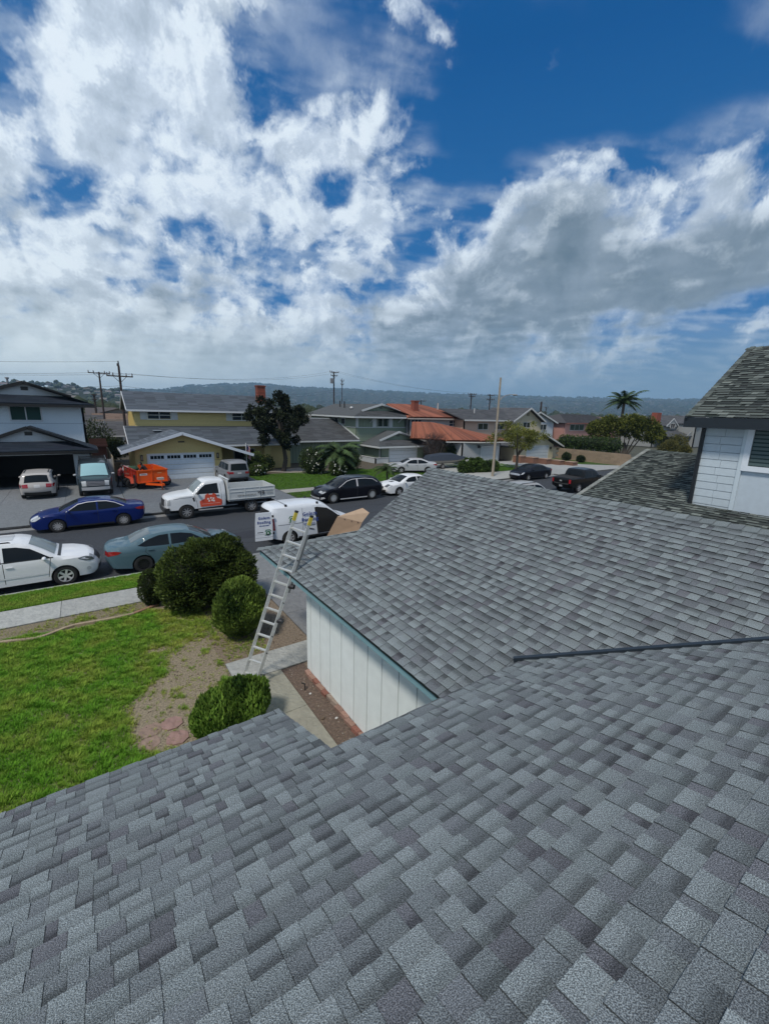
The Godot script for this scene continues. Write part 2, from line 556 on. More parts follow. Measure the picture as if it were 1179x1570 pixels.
func home() -> void:
	var h := thing("shingled_house", "foreground house with new grey shingles and a white garage wing reaching to the driveway", "house")
	var sh: Material = M.shingle
	rng.seed = 11
	# lower roof that the camera looks along: rises towards +z
	var main := empty("main_roof", h)
	var s0 := Vector3(0, 0.35, 1).normalized()
	var o0 := Vector3(0, 3.0, -3.15)
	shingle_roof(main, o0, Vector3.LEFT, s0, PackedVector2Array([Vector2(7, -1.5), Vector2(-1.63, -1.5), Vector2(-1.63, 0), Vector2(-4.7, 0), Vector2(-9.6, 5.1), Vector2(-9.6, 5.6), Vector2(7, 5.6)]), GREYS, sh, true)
	var b := MB.new()
	b.col = lin(0.06, 0.065, 0.075)
	var n0 := Vector3.LEFT.cross(s0)
	var xf := Transform3D(Basis(Vector3.LEFT, s0, n0), o0 - n0 * 0.03)
	b.slab(PackedVector2Array([Vector2(7, -1.48), Vector2(-1.61, -1.48), Vector2(-1.61, 0.02), Vector2(-4.7, 0.02), Vector2(-9.6, 5.1), Vector2(-9.6, 5.6), Vector2(7, 5.6)]), xf, 0.024)
	part("roof_deck", b, M.dark_metal, main)
	# garage wing: its near slope rises towards +x, the ridge runs to the street
	var wing := empty("garage_roof", h)
	var s1 := Vector3(1, 0.365, 0).normalized()
	var o1 := Vector3(3.41, 2.6, 0)
	var pw := PackedVector2Array([Vector2(-10.65, 0), Vector2(-2.9, 0), Vector2(-2.98, 1.14), Vector2(1.26, 5.578), Vector2(-10.05, 5.578), Vector2(-8.72, 1.895)])
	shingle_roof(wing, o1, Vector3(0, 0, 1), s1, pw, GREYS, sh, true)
	b = MB.new()
	b.col = lin(0.06, 0.065, 0.075)
	var n1 := Vector3(0, 0, 1).cross(s1)
	b.slab(pw, Transform3D(Basis(Vector3(0, 0, 1), s1, n1), o1 - n1 * 0.03), 0.024)
	# far slope and the hipped skirt over the street side
	var s2 := Vector3(-1, 0.365, 0).normalized()
	shingle_roof(wing, Vector3(13.89, 2.6, 0), Vector3(0, 0, -1), s2, PackedVector2Array([Vector2(10.65, 0), Vector2(8.72, 1.895), Vector2(10.05, 5.56), Vector2(-1.3, 5.56), Vector2(-1.3, 0)]), GREYS, M.far_shingle, false, 0.5, 0.17)
	var s3 := Vector3(0, 0.365, 1).normalized()
	shingle_roof(wing, Vector3(0, 2.6, -10.65), Vector3.LEFT, s3, PackedVector2Array([Vector2(-13.89, 0), Vector2(-3.41, 0), Vector2(-5.34, 2.055), Vector2(-11.96, 2.055)]), GREYS, M.far_shingle, false, 0.5, 0.17)
	part("roof_deck", b, M.dark_metal, wing)
	caps(wing, Vector3(8.65, 4.515, 1.2), Vector3(8.65, 4.515, -10.05), -s1, -s2, GREYS, sh, 0.16)
	caps(wing, Vector3(3.41, 2.61, -10.65), Vector3(5.19, 3.26, -8.72), Vector3(-0.6, -0.25, 0.6).normalized(), Vector3(0.6, -0.25, -0.6).normalized(), GREYS, sh, 0.13, "hip_cap")
	# dark metal along the cut edge where the wing laps over the lower roof, in two lengths
	b = MB.new()
	b.col = lin(0.035, 0.045, 0.055)
	var v0 := Vector3(4.40, 2.99, -3.22); var v1 := Vector3(6.55, 3.77, -0.95); var v2 := Vector3(8.7, 4.55, 1.32)
	var side := Vector3(0.72, 0, -0.69)
	b.bar(v0, v1, 0.055, 0.085); b.bar(v0 - side * 0.05 + Vector3(0, -0.03, 0), v1 - side * 0.05 + Vector3(0, -0.03, 0), 0.09, 0.02)
	part("edge_metal", b, M.dark_metal, wing)
	b = MB.new()
	b.col = lin(0.035, 0.045, 0.055)
	b.bar(v1 + Vector3(-0.15, -0.04, -0.16), v2, 0.065, 0.10)
	part("edge_metal", b, M.dark_metal, wing)
	# eave: blue fascia and dark drip edge
	b = MB.new()
	b.col = lin(0.20, 0.36, 0.40)
	b.box(Vector3(3.455, 2.515, -6.8), Vector3(0.03, 0.15, 7.66))
	b.box(Vector3(8.6, 2.515, -10.6), Vector3(10.3, 0.15, 0.03))
	part("fascia", b, M.paint, wing)
	b = MB.new()
	b.col = lin(0.015, 0.02, 0.026)
	b.box(Vector3(3.425, 2.585, -6.8), Vector3(0.03, 0.035, 7.72))
	b.box(Vector3(8.6, 2.585, -10.64), Vector3(10.4, 0.035, 0.03))
	part("drip_edge", b, M.dark_metal, wing)
	b = MB.new()
	b.col = lin(0.5, 0.55, 0.58)
	b.box(Vector3(3.67, 2.44, -6.6), Vector3(0.4, 0.02, 7.3))
	b.box(Vector3(8.6, 2.44, -9.6), Vector3(9.4, 0.02, 1.9))
	part("soffit", b, M.paint, wing)
	# prow gable wall over the skirt
	b = MB.new()
	b.col = lin(0.6, 0.64, 0.66)
	b.slab(PackedVector2Array([Vector2(5.4, 3.2), Vector2(11.9, 3.2), Vector2(8.65, 4.42)]), Transform3D(Basis(), Vector3(0, 0, -8.7)), 0.1)
	part("gable", b, M.paint, wing)
	# walls
	b = MB.new()
	b.col = lin(0.74, 0.81, 0.80)
	b.box(Vector3(3.93, 1.27, -5.9), Vector3(0.1, 2.34, 5.4))
	b.box(Vector3(8.65, 1.27, -8.59), Vector3(9.4, 2.34, 0.1))
	b.box(Vector3(13.37, 1.27, -4.0), Vector3(0.1, 2.34, 9.1))
	b.box(Vector3(-2.7, 1.2, -3.0), Vector3(8.6, 2.4, 0.1))
	b.box(Vector3(2.9, 1.4, -2.6), Vector3(2.6, 2.7, 0.1))
	var wall := part("wall", b, M.paint, h)
	var z := -8.64
	for zz: float in [-8.40, -7.91, -7.43, -6.94, -6.43, -5.94, -5.47, -4.98, -4.50, -4.0, -3.5]:
		b = MB.new()
		var g := rng.randf_range(0.95, 1.03)
		b.col = lin(0.78 * g, 0.84 * g, 0.83 * g)
		b.box(Vector3(3.855, 1.26, (z + zz) * 0.5), Vector3(0.048, 2.36, zz - z - 0.028))
		part("panel", b, M.paint, wall)
		z = zz
	b = MB.new()
	b.col = lin(0.2, 0.2, 0.2)
	b.box(Vector3(3.94, 0.06, -5.9), Vector3(0.09, 0.12, 5.38))
	part("footing", b, M.concrete, h)


func neighbour() -> void:
	var h := thing("neighbour_house", "white two-storey house at the right edge with mossy green-grey shingles and lap siding", "house")
	rng.seed = 12
	var up := empty("upper_roof", h)
	var s := Vector3(1, 0.52, 0).normalized()
	shingle_roof(up, Vector3(14.5, 6.25, 0), Vector3(0, 0, 1), s, PackedVector2Array([Vector2(-5.64, 0), Vector2(9, 0), Vector2(9, 5.07), Vector2(-5.85, 5.07)]), GREENS, M.far_shingle, false, 0.42, 0.16, 1.6)
	shingle_roof(up, Vector3(23.5, 6.25, 0), Vector3(0, 0, -1), Vector3(-1, 0.52, 0).normalized(), PackedVector2Array([Vector2(-9, 0), Vector2(5.64, 0), Vector2(5.85, 5.07), Vector2(-9, 5.07)]), GREENS, M.far_shingle, false, 0.6, 0.16, 1.6)
	caps(up, Vector3(19, 8.6, 9), Vector3(19, 8.6, -5.85), -s, Vector3(1, -0.52, 0).normalized(), GREENS, M.far_shingle, 0.15)
	caps(up, Vector3(14.52, 6.28, -5.62), Vector3(19, 8.62, -5.8), Vector3(0, 0, 1), Vector3(0, -1, -0.1).normalized(), GREENS, M.far_shingle, 0.12, "rake_cap")
	var b := MB.new()
	b.col = lin(0.024, 0.033, 0.043)
	b.box(Vector3(14.52, 6.10, 1.65), Vector3(0.05, 0.28, 14.6))
	b.bar(Vector3(14.5, 6.12, -5.6), Vector3(19, 8.46, -5.78), 0.06, 0.26)
	b.bar(Vector3(19, 8.46, -5.78), Vector3(23.5, 6.12, -5.6), 0.06, 0.26)
	part("fascia", b, M.dark_metal, up)
	b = MB.new()
	b.col = lin(0.5, 0.54, 0.57)
	b.box(Vector3(14.78, 6.0, 1.65), Vector3(0.5, 0.02, 14.5))
	part("soffit", b, M.paint, up)
	# walls
	b = MB.new()
	b.col = lin(0.48, 0.56, 0.62)
	b.box(Vector3(15.09, 3.0, 1.9), Vector3(0.14, 6.0, 14.26))
	b.box(Vector3(19, 3.0, -5.2), Vector3(7.8, 6.0, 0.1))
	b.slab(PackedVector2Array([Vector2(15.0, 6.0), Vector2(23, 6.0), Vector2(19, 8.3)]), Transform3D(Basis(), Vector3(0, 0, -5.25)), 0.1)
	b.box(Vector3(23, 3.0, 1.9), Vector3(0.1, 6.0, 14.3))
	b.box(Vector3(14.65, 1.6, -6.6), Vector3(0.1, 3.2, 2.8))
	b.box(Vector3(19, 1.6, -7.95), Vector3(8.8, 3.2, 0.1))
	b.slab(PackedVector2Array([Vector2(14.7, 3.2), Vector2(23.3, 3.2), Vector2(19, 4.6)]), Transform3D(Basis(), Vector3(0, 0, -8.0)), 0.1)
	var wall := part("wall", b, M.siding, h)
	var y := 2.86
	while y < 5.9:
		b = MB.new()
		var g := rng.randf_range(0.94, 1.04)
		b.col = lin(0.49 * g, 0.57 * g, 0.62 * g)
		var cut := -4.78 + rng.randf_range(-0.1, 0.1)
		for seg: Vector2 in [Vector2(-5.22, cut - 0.003), Vector2(cut + 0.003, -4.31)]:
			var p := []
			for q: Vector3 in [Vector3(14.975, y, seg.y), Vector3(15.02, y, seg.y), Vector3(15.02, y, seg.x), Vector3(14.975, y, seg.x), Vector3(14.985, y + 0.206, seg.y), Vector3(15.02, y + 0.206, seg.y), Vector3(15.02, y + 0.206, seg.x), Vector3(14.985, y + 0.206, seg.x)]: p.append(q)
			b.hexa([p[1], p[2], p[3], p[0], p[5], p[6], p[7], p[4]])
		part("siding_board", b, M.siding, wall)
		y += 0.2215
	b = MB.new()
	b.col = lin(0.52, 0.60, 0.65)
	b.box(Vector3(14.98, 4.3, -4.25), Vector3(0.06, 3.4, 0.1))
	part("corner_board", b, M.trim, wall)
	b = MB.new()
	b.col = lin(0.02, 0.024, 0.028)
	b.box(Vector3(14.96, 3.9, -5.27), Vector3(0.08, 4.2, 0.09))
	part("downspout", b, M.dark_metal, h)
	var win := empty("window", h)
	b = MB.new()
	b.col = lin(0.66, 0.72, 0.77)
	for k: Array in [[6.02, -3.3, 0.14, 1.84], [4.90, -3.3, 0.14, 1.84]]:
		b.box(Vector3(14.975, k[0], k[1]), Vector3(0.07, k[2], k[3]))
	b.box(Vector3(14.975, 5.46, -4.15), Vector3(0.07, 0.98, 0.14)); b.box(Vector3(14.975, 5.46, -2.45), Vector3(0.07, 0.98, 0.14))
	part("frame", b, M.trim, win)
	b = MB.new()
	b.col = lin(0.035, 0.055, 0.06)
	b.box(Vector3(15.005, 5.46, -3.3), Vector3(0.02, 0.98, 1.56))
	part("pane", b, M.glass, win)
	for i in 9:
		b = MB.new()
		b.col = lin(0.075, 0.115, 0.115)
		b.box(Vector3(14.992, 5.03 + i * 0.106, -3.3), Vector3(0.008, 0.07, 1.54))
		part("blind_slat", b, M.plastic, win)
	# single-storey garage in front
	var low := empty("garage_roof", h)
	var sl := Vector3(1, 0.3, 0).normalized()
	var o := Vector3(14.0, 3.39, 0)
	shingle_roof(low, o, Vector3(0, 0, 1), sl, PackedVector2Array([Vector2(-8.5, 0), Vector2(1.0, 0), Vector2(1.0, 1.0), Vector2(-5.26, 1.0), Vector2(-5.26, 5.22), Vector2(-8.6, 5.22)]), GREENS, M.far_shingle, false, 0.36, 0.15, 1.6)
	shingle_roof(low, Vector3(24, 3.39, 0), Vector3(0, 0, -1), Vector3(-1, 0.3, 0).normalized(), PackedVector2Array([Vector2(5.26, 0), Vector2(8.5, 0), Vector2(8.6, 5.22), Vector2(5.26, 5.22)]), GREENS, M.far_shingle, false, 0.6, 0.15, 1.6)
	caps(low, Vector3(19, 4.9, -5.3), Vector3(19, 4.9, -8.6), -sl, Vector3(1, -0.3, 0).normalized(), GREENS, M.far_shingle, 0.14)
	caps(low, Vector3(14.0, 3.42, -8.48), Vector3(19, 4.93, -8.58), Vector3(0, 0, 1), Vector3(0, -1, -0.1).normalized(), [[0.3, 0.32, 0.3], [0.26, 0.28, 0.26], [0.34, 0.36, 0.34]], M.far_shingle, 0.12, "rake_cap")
	b = MB.new()
	b.col = lin(0.03, 0.04, 0.05)
	b.bar(Vector3(14, 3.27, -8.5), Vector3(19, 4.77, -8.6), 0.06, 0.2)
	b.bar(Vector3(19, 4.77, -8.6), Vector3(24, 3.27, -8.5), 0.06, 0.2)
	b.box(Vector3(14.0, 3.27, -4), Vector3(0.05, 0.2, 9.0))
	part("fascia", b, M.dark_metal, low)


# ---------------------------------------------------------------- the ground
func slabs(called: String, x0: float, x1: float, z0: float, z1: float, nx: int, nz: int, top: float, col: Color, m: Material, thick := 0.1) -> void:
	var o := MeshInstance3D.new()
	o.name = numbered(called)
	add_child(o)
	o.set_meta("kind", "structure")
	var bed := MB.new()
	bed.col = col * 0.35; bed.col.a = 1.0
	bed.box(Vector3((x0 + x1) * 0.5, top - thick * 0.5 - 0.01, (z0 + z1) * 0.5), Vector3(x1 - x0, thick - 0.012, z1 - z0))
	o.mesh = bed.mesh(m)
	for i in nx:
		for j in nz:
			var b := MB.new()
			var f := rng.randf_range(0.92, 1.06)
			b.col = Color(col.r * f, col.g * f, col.b * f)
			var w := (x1 - x0) / nx; var d := (z1 - z0) / nz
			b.box(Vector3(x0 + (i + 0.5) * w, top - 0.025, z0 + (j + 0.5) * d), Vector3(w - 0.014, 0.05, d - 0.014))
			part("slab", b, m, o)


func sheet(called: String, x0: float, x1: float, z0: float, z1: float, y: float, col: Color, m: Material, thick := 0.0) -> void:
	var b := MB.new()
	b.col = col
	if thick > 0.0: b.box(Vector3((x0 + x1) * 0.5, y - thick * 0.5, (z0 + z1) * 0.5), Vector3(x1 - x0, thick, z1 - z0))
	else: b.quad(Vector3(x0, y, z1), Vector3(x1, y, z1), Vector3(x1, y, z0), Vector3(x0, y, z0))
	struct(called, b, m)


func ground() -> void:
	rng.seed = 13
	sheet("ground", -6500, 6500, -6500, 1500, -0.16, lin(0.10, 0.105, 0.075), M.dirt)
	sheet("road", -300, 70, -28.2, -17.3, -0.12, lin(0.052, 0.062, 0.074), M.asphalt)
	sheet("gutter", -300, 70, -27.75, -27.15, -0.113, lin(0.24, 0.25, 0.25), M.concrete)
	sheet("gutter", -300, 60, -17.85, -17.5, -0.113, lin(0.2, 0.21, 0.215), M.concrete)
	for q: Array in [[6.5, -21.2, 3.2, 1.5], [-3.5, -24.4, 4.4, 1.1], [22.0, -23.2, 5.0, 1.7]]:
		var pb := MB.new()
		pb.col = lin(0.036, 0.043, 0.051)
		var pp := PackedVector2Array()
		for k in 14: pp.append(Vector2(cos(TAU * k / 14) * q[2] * 0.5, sin(TAU * k / 14) * q[3] * 0.5) * rng.randf_range(0.85, 1.1))
		pb.slab(pp, Transform3D(Basis(Vector3.RIGHT, Vector3.FORWARD, Vector3.UP), Vector3(q[0], -0.1155, q[1])), 0.0)
		struct("asphalt_patch", pb, M.asphalt)
	for q: Array in [[-6.0, -22.6, 26.0, 0.25], [9.0, -24.6, 18.0, -0.3], [1.0, -20.3, 9.0, 0.8]]:
		var pb := MB.new()
		pb.col = lin(0.022, 0.025, 0.03)
		var x := float(q[0]); var z := float(q[1])
		while x < q[0] + q[2]:
			var x1 := x + rng.randf_range(0.3, 0.7); var z1: float = z + rng.randf_range(-0.22, 0.22) + q[3] * 0.03
			pb.quad(Vector3(x, -0.1145, z + 0.018), Vector3(x1, -0.1145, z1 + 0.018), Vector3(x1, -0.1145, z1 - 0.018), Vector3(x, -0.1145, z - 0.018))
			x = x1; z = z1
		struct("road_crack", pb, M.asphalt)
	var con := lin(0.40, 0.41, 0.385)
	# near side
	sheet("yard", -60, 60, -17.6, 30, -0.004, lin(0.27, 0.215, 0.155), M.dirt, 0.15)
	sheet("curb", -60, 4.2, -17.78, -17.62, 0.01, lin(0.38, 0.39, 0.38), M.concrete, 0.16)
	sheet("parkway", -60, 4.2, -17.62, -16.2, 0.006, lin(0.055, 0.075, 0.022), M.lawn, 0.05)
	slabs("sidewalk", -12.4, 4.4, -16.2, -14.9, 6, 1, 0.03, con, M.concrete)
	slabs("driveway", 4.5, 13.3, -17.75, -8.66, 2, 3, 0.025, lin(0.21, 0.22, 0.225), M.concrete)
	slabs("walkway", 2.22, 4.48, -9.9, -8.98, 1, 1, 0.04, con, M.concrete)
	slabs("walkway", 2.22, 3.29, -8.97, -4.4, 1, 3, 0.035, lin(0.33, 0.325, 0.265), M.concrete)
	sheet("planter_bed", 3.31, 3.88, -8.96, -3.2, 0.012, lin(0.17, 0.125, 0.095), M.dirt, 0.05)
	sheet("lawn", -14, 2.18, -13.95, -3.2, 0.002, lin(0.44, 0.365, 0.25), M.lawn)
	sheet("lawn_strip", -14, 1.3, -14.88, -14.2, 0.003, lin(0.36, 0.30, 0.19), M.lawn)
	# far side
	sheet("far_yard", -60, 58, -75, -27.9, -0.004, lin(0.12, 0.10, 0.07), M.dirt, 0.15)
	sheet("far_curb", -60, -8, -27.98, -27.78, 0.01, con, M.concrete, 0.16)
	sheet("far_curb", 11.9, 29.5, -27.98, -27.78, 0.01, lin(0.16, 0.165, 0.17), M.concrete, 0.16)
	sheet("far_curb", 37.5, 41.5, -27.98, -27.78, 0.01, con, M.concrete, 0.16)
	slabs("far_driveway", -8.0, 1.7, -41.2, -27.8, 3, 4, 0.02, lin(0.185, 0.20, 0.21), M.concrete)
	slabs("far_driveway", 1.72, 11.9, -40.6, -27.8, 3, 4, 0.02, lin(0.15, 0.165, 0.175), M.concrete)
	slabs("far_driveway", 29.5, 37.5, -44, -27.8, 2, 3, 0.02, con, M.concrete)
	slabs("far_driveway", 41.5, 58, -38.5, -27.2, 4, 3, 0.02, lin(0.36, 0.37, 0.36), M.concrete)
	slabs("far_sidewalk", 11.92, 29.4, -31.5, -30.2, 10, 1, 0.03, lin(0.36, 0.35, 0.31), M.concrete)
	slabs("far_sidewalk", 37.52, 41.4, -31.5, -30.2, 3, 1, 0.03, con, M.concrete)
	var lawn := lin(0.075, 0.15, 0.022)
	sheet("far_lawn", 11.92, 24.5, -39.8, -31.55, 0.012, lawn, M.lawn)
	sheet("far_lawn", 24.5, 29.3, -39.0, -31.55, 0.013, lin(0.09, 0.10, 0.03), M.lawn)
	sheet("far_parkway", 11.92, 29.4, -30.15, -28.0, 0.012, lin(0.08, 0.115, 0.03), M.lawn)
	sheet("far_lawn", 35.0, 43.5, -39.0, -31.55, 0.014, lawn, M.lawn)
	sheet("far_parkway", 37.52, 41.4, -30.15, -28.0, 0.012, lin(0.08, 0.11, 0.03), M.lawn)
	var b := MB.new()
	b.col = lawn
	b.slab(PackedVector2Array([Vector2(56.9, 38.0), Vector2(50.5, 38.0), Vector2(51.5, 35.0), Vector2(53.5, 31.5), Vector2(56.9, 29.0)]), Transform3D(Basis(Vector3.RIGHT, Vector3.FORWARD, Vector3.UP), Vector3(0, 0.03, 0)), 0.012)
	struct("far_lawn", b, M.lawn)
	# paving patch beside the dark tree
	b = MB.new()
	b.col = lin(0.3, 0.27, 0.23)
	b.slab(PackedVector2Array([Vector2(14.2, 41.8), Vector2(18.5, 37.6), Vector2(20.2, 39.0), Vector2(18.5, 43.0)]), Transform3D(Basis(Vector3.RIGHT, Vector3.FORWARD, Vector3.UP), Vector3(0, 0.015, 0)), 0.012)
	struct("path", b, M.concrete)


func lawn_density(x: float, z: float, nz: FastNoiseLite) -> float:
	# bare earth between the lawn and the walkway
	var d := Vector2((x - 1.25 + (z + 9.6) * 0.22) / 1.05, (z + 9.7) / 2.7).length()
	var n := nz.get_noise_2d(x * 10, z * 10)
	var k := smoothstep(0.5, 1.0, d + n * 0.75)
	k = maxf(k, smoothstep(0.12, 0.5, nz.get_noise_2d(x * 26 + 90, z * 26)) * 0.7)
	k = maxf(k, 0.07)
	if x > 2.4: k *= 0.35
	if z > -6.5: k *= clampf((-4.6 - z) / 1.9, 0.3, 1.0)
	return clampf(k, 0.0, 1.0)


func grass() -> void:
	rng.seed = 14
	# one tuft of blades, laid out many times
	var tufts := []
	for t in 2:
		var b := MB.new()
		for i in 9:
			var a := rng.randf() * TAU
			var r := rng.randf() * 0.03
			var p := Vector3(cos(a) * r, 0, sin(a) * r)
			var h := rng.randf_range(0.03, 0.062)
			var lean := Vector3(cos(a + rng.randf()), 0, sin(a + rng.randf())) * rng.randf_range(0.01, 0.045)
			var side := Vector3(-sin(a), 0, cos(a)) * 0.0035
			var f := rng.randf_range(0.7, 1.25)
			b.col = Color(f, f, f * 0.9)
			b.quad(p - side, p + side, p + side * 0.7 + lean * 0.5 + Vector3(0, h * 0.65, 0), p - side * 0.7 + lean * 0.5 + Vector3(0, h * 0.65, 0))
			b.tri(p - side * 0.7 + lean * 0.5 + Vector3(0, h * 0.65, 0), p + side * 0.7 + lean * 0.5 + Vector3(0, h * 0.65, 0), p + lean + Vector3(0, h, 0))
		tufts.append(b.mesh(M.grass))
	var nz := noise(0.06, 4, 31)
	var nc := noise(0.09, 3, 32)
	var sets := [[[], []], [[], []]]
	for i in 120000:
		var x := rng.randf_range(-6.5, 3.6)
		var z := rng.randf_range(-14.9, -4.0)
		if z < -14.0 - 0.15 * sin(x * 2.3) and z > -14.25: continue
		if x > 2.2 and z > -10.0: continue
		if x > 3.4: continue
		var d := lawn_density(x, z, nz)
		if z < -14.2: d = clampf(0.25 + nz.get_noise_2d(x * 14, z * 14) * 0.9, 0.05, 0.6)
		if z < -11.0 and x > 1.2: d *= 0.8
		if rng.randf() > d: continue
		var n := nc.get_noise_2d(x * 12, z * 12)
		var dry := clampf(0.25 + n * 0.8 + (1.0 - d) * 0.8 + (0.3 if z < -14.2 or (x > 1.1 and z < -10.5) else 0.0), 0.0, 1.0)
		var c := Color(0.145, 0.335, 0.032).lerp(Color(0.33, 0.385, 0.075), dry)
		var f := rng.randf_range(0.65, 1.3)
		var k := int(i % 2)
		sets[k][0].append(Transform3D(Basis(Vector3.UP, rng.randf() * TAU).scaled(Vector3.ONE * rng.randf_range(0.75, 1.5) * (0.55 + 0.45 * d) * (1.0 + 0.5 * smoothstep(0.05, 0.45, nc.get_noise_2d(x * 30 + 500, z * 30)))), Vector3(x, 0, z)))
		sets[k][1].append(Color(c.r * f, c.g * f, c.b * f))
	for i in 26000:  # parkway
		var x := rng.randf_range(-8.0, 4.1)
		var z := rng.randf_range(-17.6, -16.22)
		var f := rng.randf_range(0.6, 1.25)
		var n := clampf(0.4 + nc.get_noise_2d(x * 12, z * 12), 0.0, 1.0)
		var c := Color(0.16, 0.35, 0.035).lerp(Color(0.28, 0.38, 0.07), n)
		sets[i % 2][0].append(Transform3D(Basis(Vector3.UP, rng.randf() * TAU).scaled(Vector3.ONE * rng.randf_range(0.8, 1.4)), Vector3(x, 0.005, z)))
		sets[i % 2][1].append(Color(c.r * f, c.g * f, c.b * f))
	for k in 2:
		var o := spread(tufts[k], sets[k][0], sets[k][1], numbered("grass"), self)
		tag(o, ["bright green lawn grass growing in tufts on the front yard and parkway", "deep green lawn grass mixed through the front yard and parkway"][k], "grass")
	# far lawns
	var xs := []; var cs := []
	for r: Array in [[12.0, 24.4, -39.7, -31.6, 9000], [24.4, 29.2, -39.0, -31.6, 2600], [12.0, 29.3, -30.1, -28.05, 3200], [35.1, 43.4, -38.9, -31.6, 5000], [50.8, 56.7, -37.5, -32.0, 2600]]:
		for i in int(r[4]):
			var x := rng.randf_range(r[0], r[1]); var z := rng.randf_range(r[2], r[3])
			var f := rng.randf_range(0.7, 1.2)
			xs.append(Transform3D(Basis(Vector3.UP, rng.randf() * TAU).scaled(Vector3(2.4, 1.0, 2.4)), Vector3(x, 0.01, z)))
			cs.append(Color(0.09 * f, 0.19 * f, 0.022 * f))
	tag(spread(tufts[0], xs, cs, numbered("grass"), self), "short clipped grass on the lawns across the street", "grass")


func yard_things() -> void:
	rng.seed = 15
	# wavy edging between the sidewalk strip and the lawn
	var e := thing("lawn_edging", "wavy tan concrete edging between the lawn and the sidewalk strip", "edging")
	var path := [Vector2(-6, -13.7), Vector2(-4.2, -14.2), Vector2(-2.45, -13.99), Vector2(-1.62, -13.72), Vector2(-0.92, -14.1), Vector2(0.02, -14.0), Vector2(0.6, -14.02), Vector2(1.0, -14.2), Vector2(1.42, -14.42)]
	var cv := Curve2D.new()
	for i in path.size():
		var t: Vector2 = (path[mini(i + 1, path.size() - 1)] - path[maxi(i - 1, 0)]) / 6.0
		cv.add_point(path[i], -t, t)
	var len := cv.get_baked_length()
	var k := 0
	var s := 0.0
	while s < len - 0.2:
		var a := cv.sample_baked(s); var c := cv.sample_baked(s + 0.24)
		var b := MB.new()
		var f := rng.randf_range(0.85, 1.1)
		b.col = lin(0.42 * f, 0.33 * f, 0.22 * f) if s < len - 1.1 else lin(0.36 * f, 0.20 * f, 0.14 * f)
		b.bar(Vector3(a.x, 0.03, a.y), Vector3(c.x, 0.03, c.y), 0.10, 0.08)
		part("edging_piece", b, M.brick, e)
		s += 0.245
	# stepping stones
	var names := ["pinkish stepping stone in the bare patch, farthest of the four by the near bush", "pinkish stepping stone nearest the clipped bush by the roof edge", "faded stepping stone sunk in dirt at the lawn side", "worn stepping stone half buried, nearest the roof"]
	var i := 0
	for p: Vector2 in [Vector2(0.80, -8.40), Vector2(0.82, -7.93), Vector2(0.42, -8.42), Vector2(0.36, -8.06)]:
		var b := MB.new()
		var pts := PackedVector2Array()
		for q in 8: pts.append(Vector2.from_angle(TAU * q / 8 + 0.3) * rng.randf_range(0.19, 0.23))
		b.col = lin(0.33, 0.21, 0.18) if i < 2 else lin(0.30, 0.215, 0.165)
		b.slab(pts, Transform3D(Basis(Vector3.RIGHT, Vector3.FORWARD, Vector3.UP), Vector3(p.x, -0.01, p.y)), 0.035 if i < 2 else 0.02)
		tag(part("stepping_stone", b, M.concrete), names[i], "stepping stone", "stepping stones in the bare patch")
		i += 1
	# bricks along the garage wall
	var br := thing("brick_edging", "row of loose red and pale bricks lying along the foot of the white garage wall", "bricks")
	var z := -8.55
	while z < -4.6:
		var b := MB.new()
		var f := rng.randf_range(0.8, 1.15)
		b.col = [lin(0.30 * f, 0.13 * f, 0.095 * f), lin(0.36 * f, 0.22 * f, 0.17 * f), lin(0.33 * f, 0.26 * f, 0.21 * f)][rng.randi() % 3]
		var l := rng.randf_range(0.19, 0.27)
		b.box(Vector3(3.79 + rng.randf_range(-0.03, 0.02), 0.05, z + l * 0.5), Vector3(0.11, 0.085, l - 0.012), Basis(Vector3.UP, rng.randf_range(-0.12, 0.12)) * Basis(Vector3.FORWARD, rng.randf_range(-0.12, 0.12)))
		part("brick", b, M.brick, br)
		z += l
	var st := MB.new()
	st.col = lin(0.02, 0.02, 0.02)
	st.pipe([Vector3(3.46, 0, -7.95), Vector3(3.47, 0.16, -7.97), Vector3(3.40, 0.19, -8.0)], 0.014, 0.014)
	tag(part("irrigation_stake", st, M.plastic), "small black bent irrigation stake standing in the planter bed", "stake")
	for q: Array in [[3.5, -7.75, 0.025, "white pebble lying beside the black stake in the planter bed"], [3.62, -6.75, 0.028, "white pebble lying in the planter bed near the roof edge"], [3.38, -6.9, 0.04, "brown clod lying in the middle of the planter bed"]]:
		var pb := MB.new()
		pb.col = lin(0.6, 0.6, 0.58) if q[2] < 0.03 else lin(0.15, 0.11, 0.08)
		pb.ball(Vector3(q[0], 0.03, q[1]), Vector3(q[2] * 1.3, q[2] * 0.8, q[2]), 8)
		tag(part("pebble" if q[2] < 0.03 else "clod", pb, M.concrete, self, 60.0), q[3], "pebble" if q[2] < 0.03 else "clod")
	# clods, pebbles and dry leaves lying on the bare earth
	var lb := MB.new()
	lb.col = Color.WHITE
	lb.ball(Vector3.ZERO, Vector3(1, 0.6, 0.8), 6)
	var lx := []; var lc := []
	for k2 in 1500:
		var in_bed := k2 % 4 == 0
		var x2 := rng.randf_range(3.33, 3.72) if in_bed else rng.randf_range(0.0, 4.4)
		var z2 := rng.randf_range(-8.9, -5.0) if in_bed else rng.randf_range(-13.0, -7.0)
		if not in_bed and x2 > 2.15 and z2 > -10.0: continue
		var f2 := rng.randf_range(0.6, 1.5)
		lx.append(Transform3D(Basis(Vector3.UP, rng.randf() * TAU).scaled_local(Vector3.ONE * rng.randf_range(0.006, 0.022)), Vector3(x2, 0.008, z2)))
		lc.append(Color(0.20 * f2, 0.155 * f2, 0.11 * f2) if rng.randf() < 0.85 else Color(0.42, 0.38, 0.32))
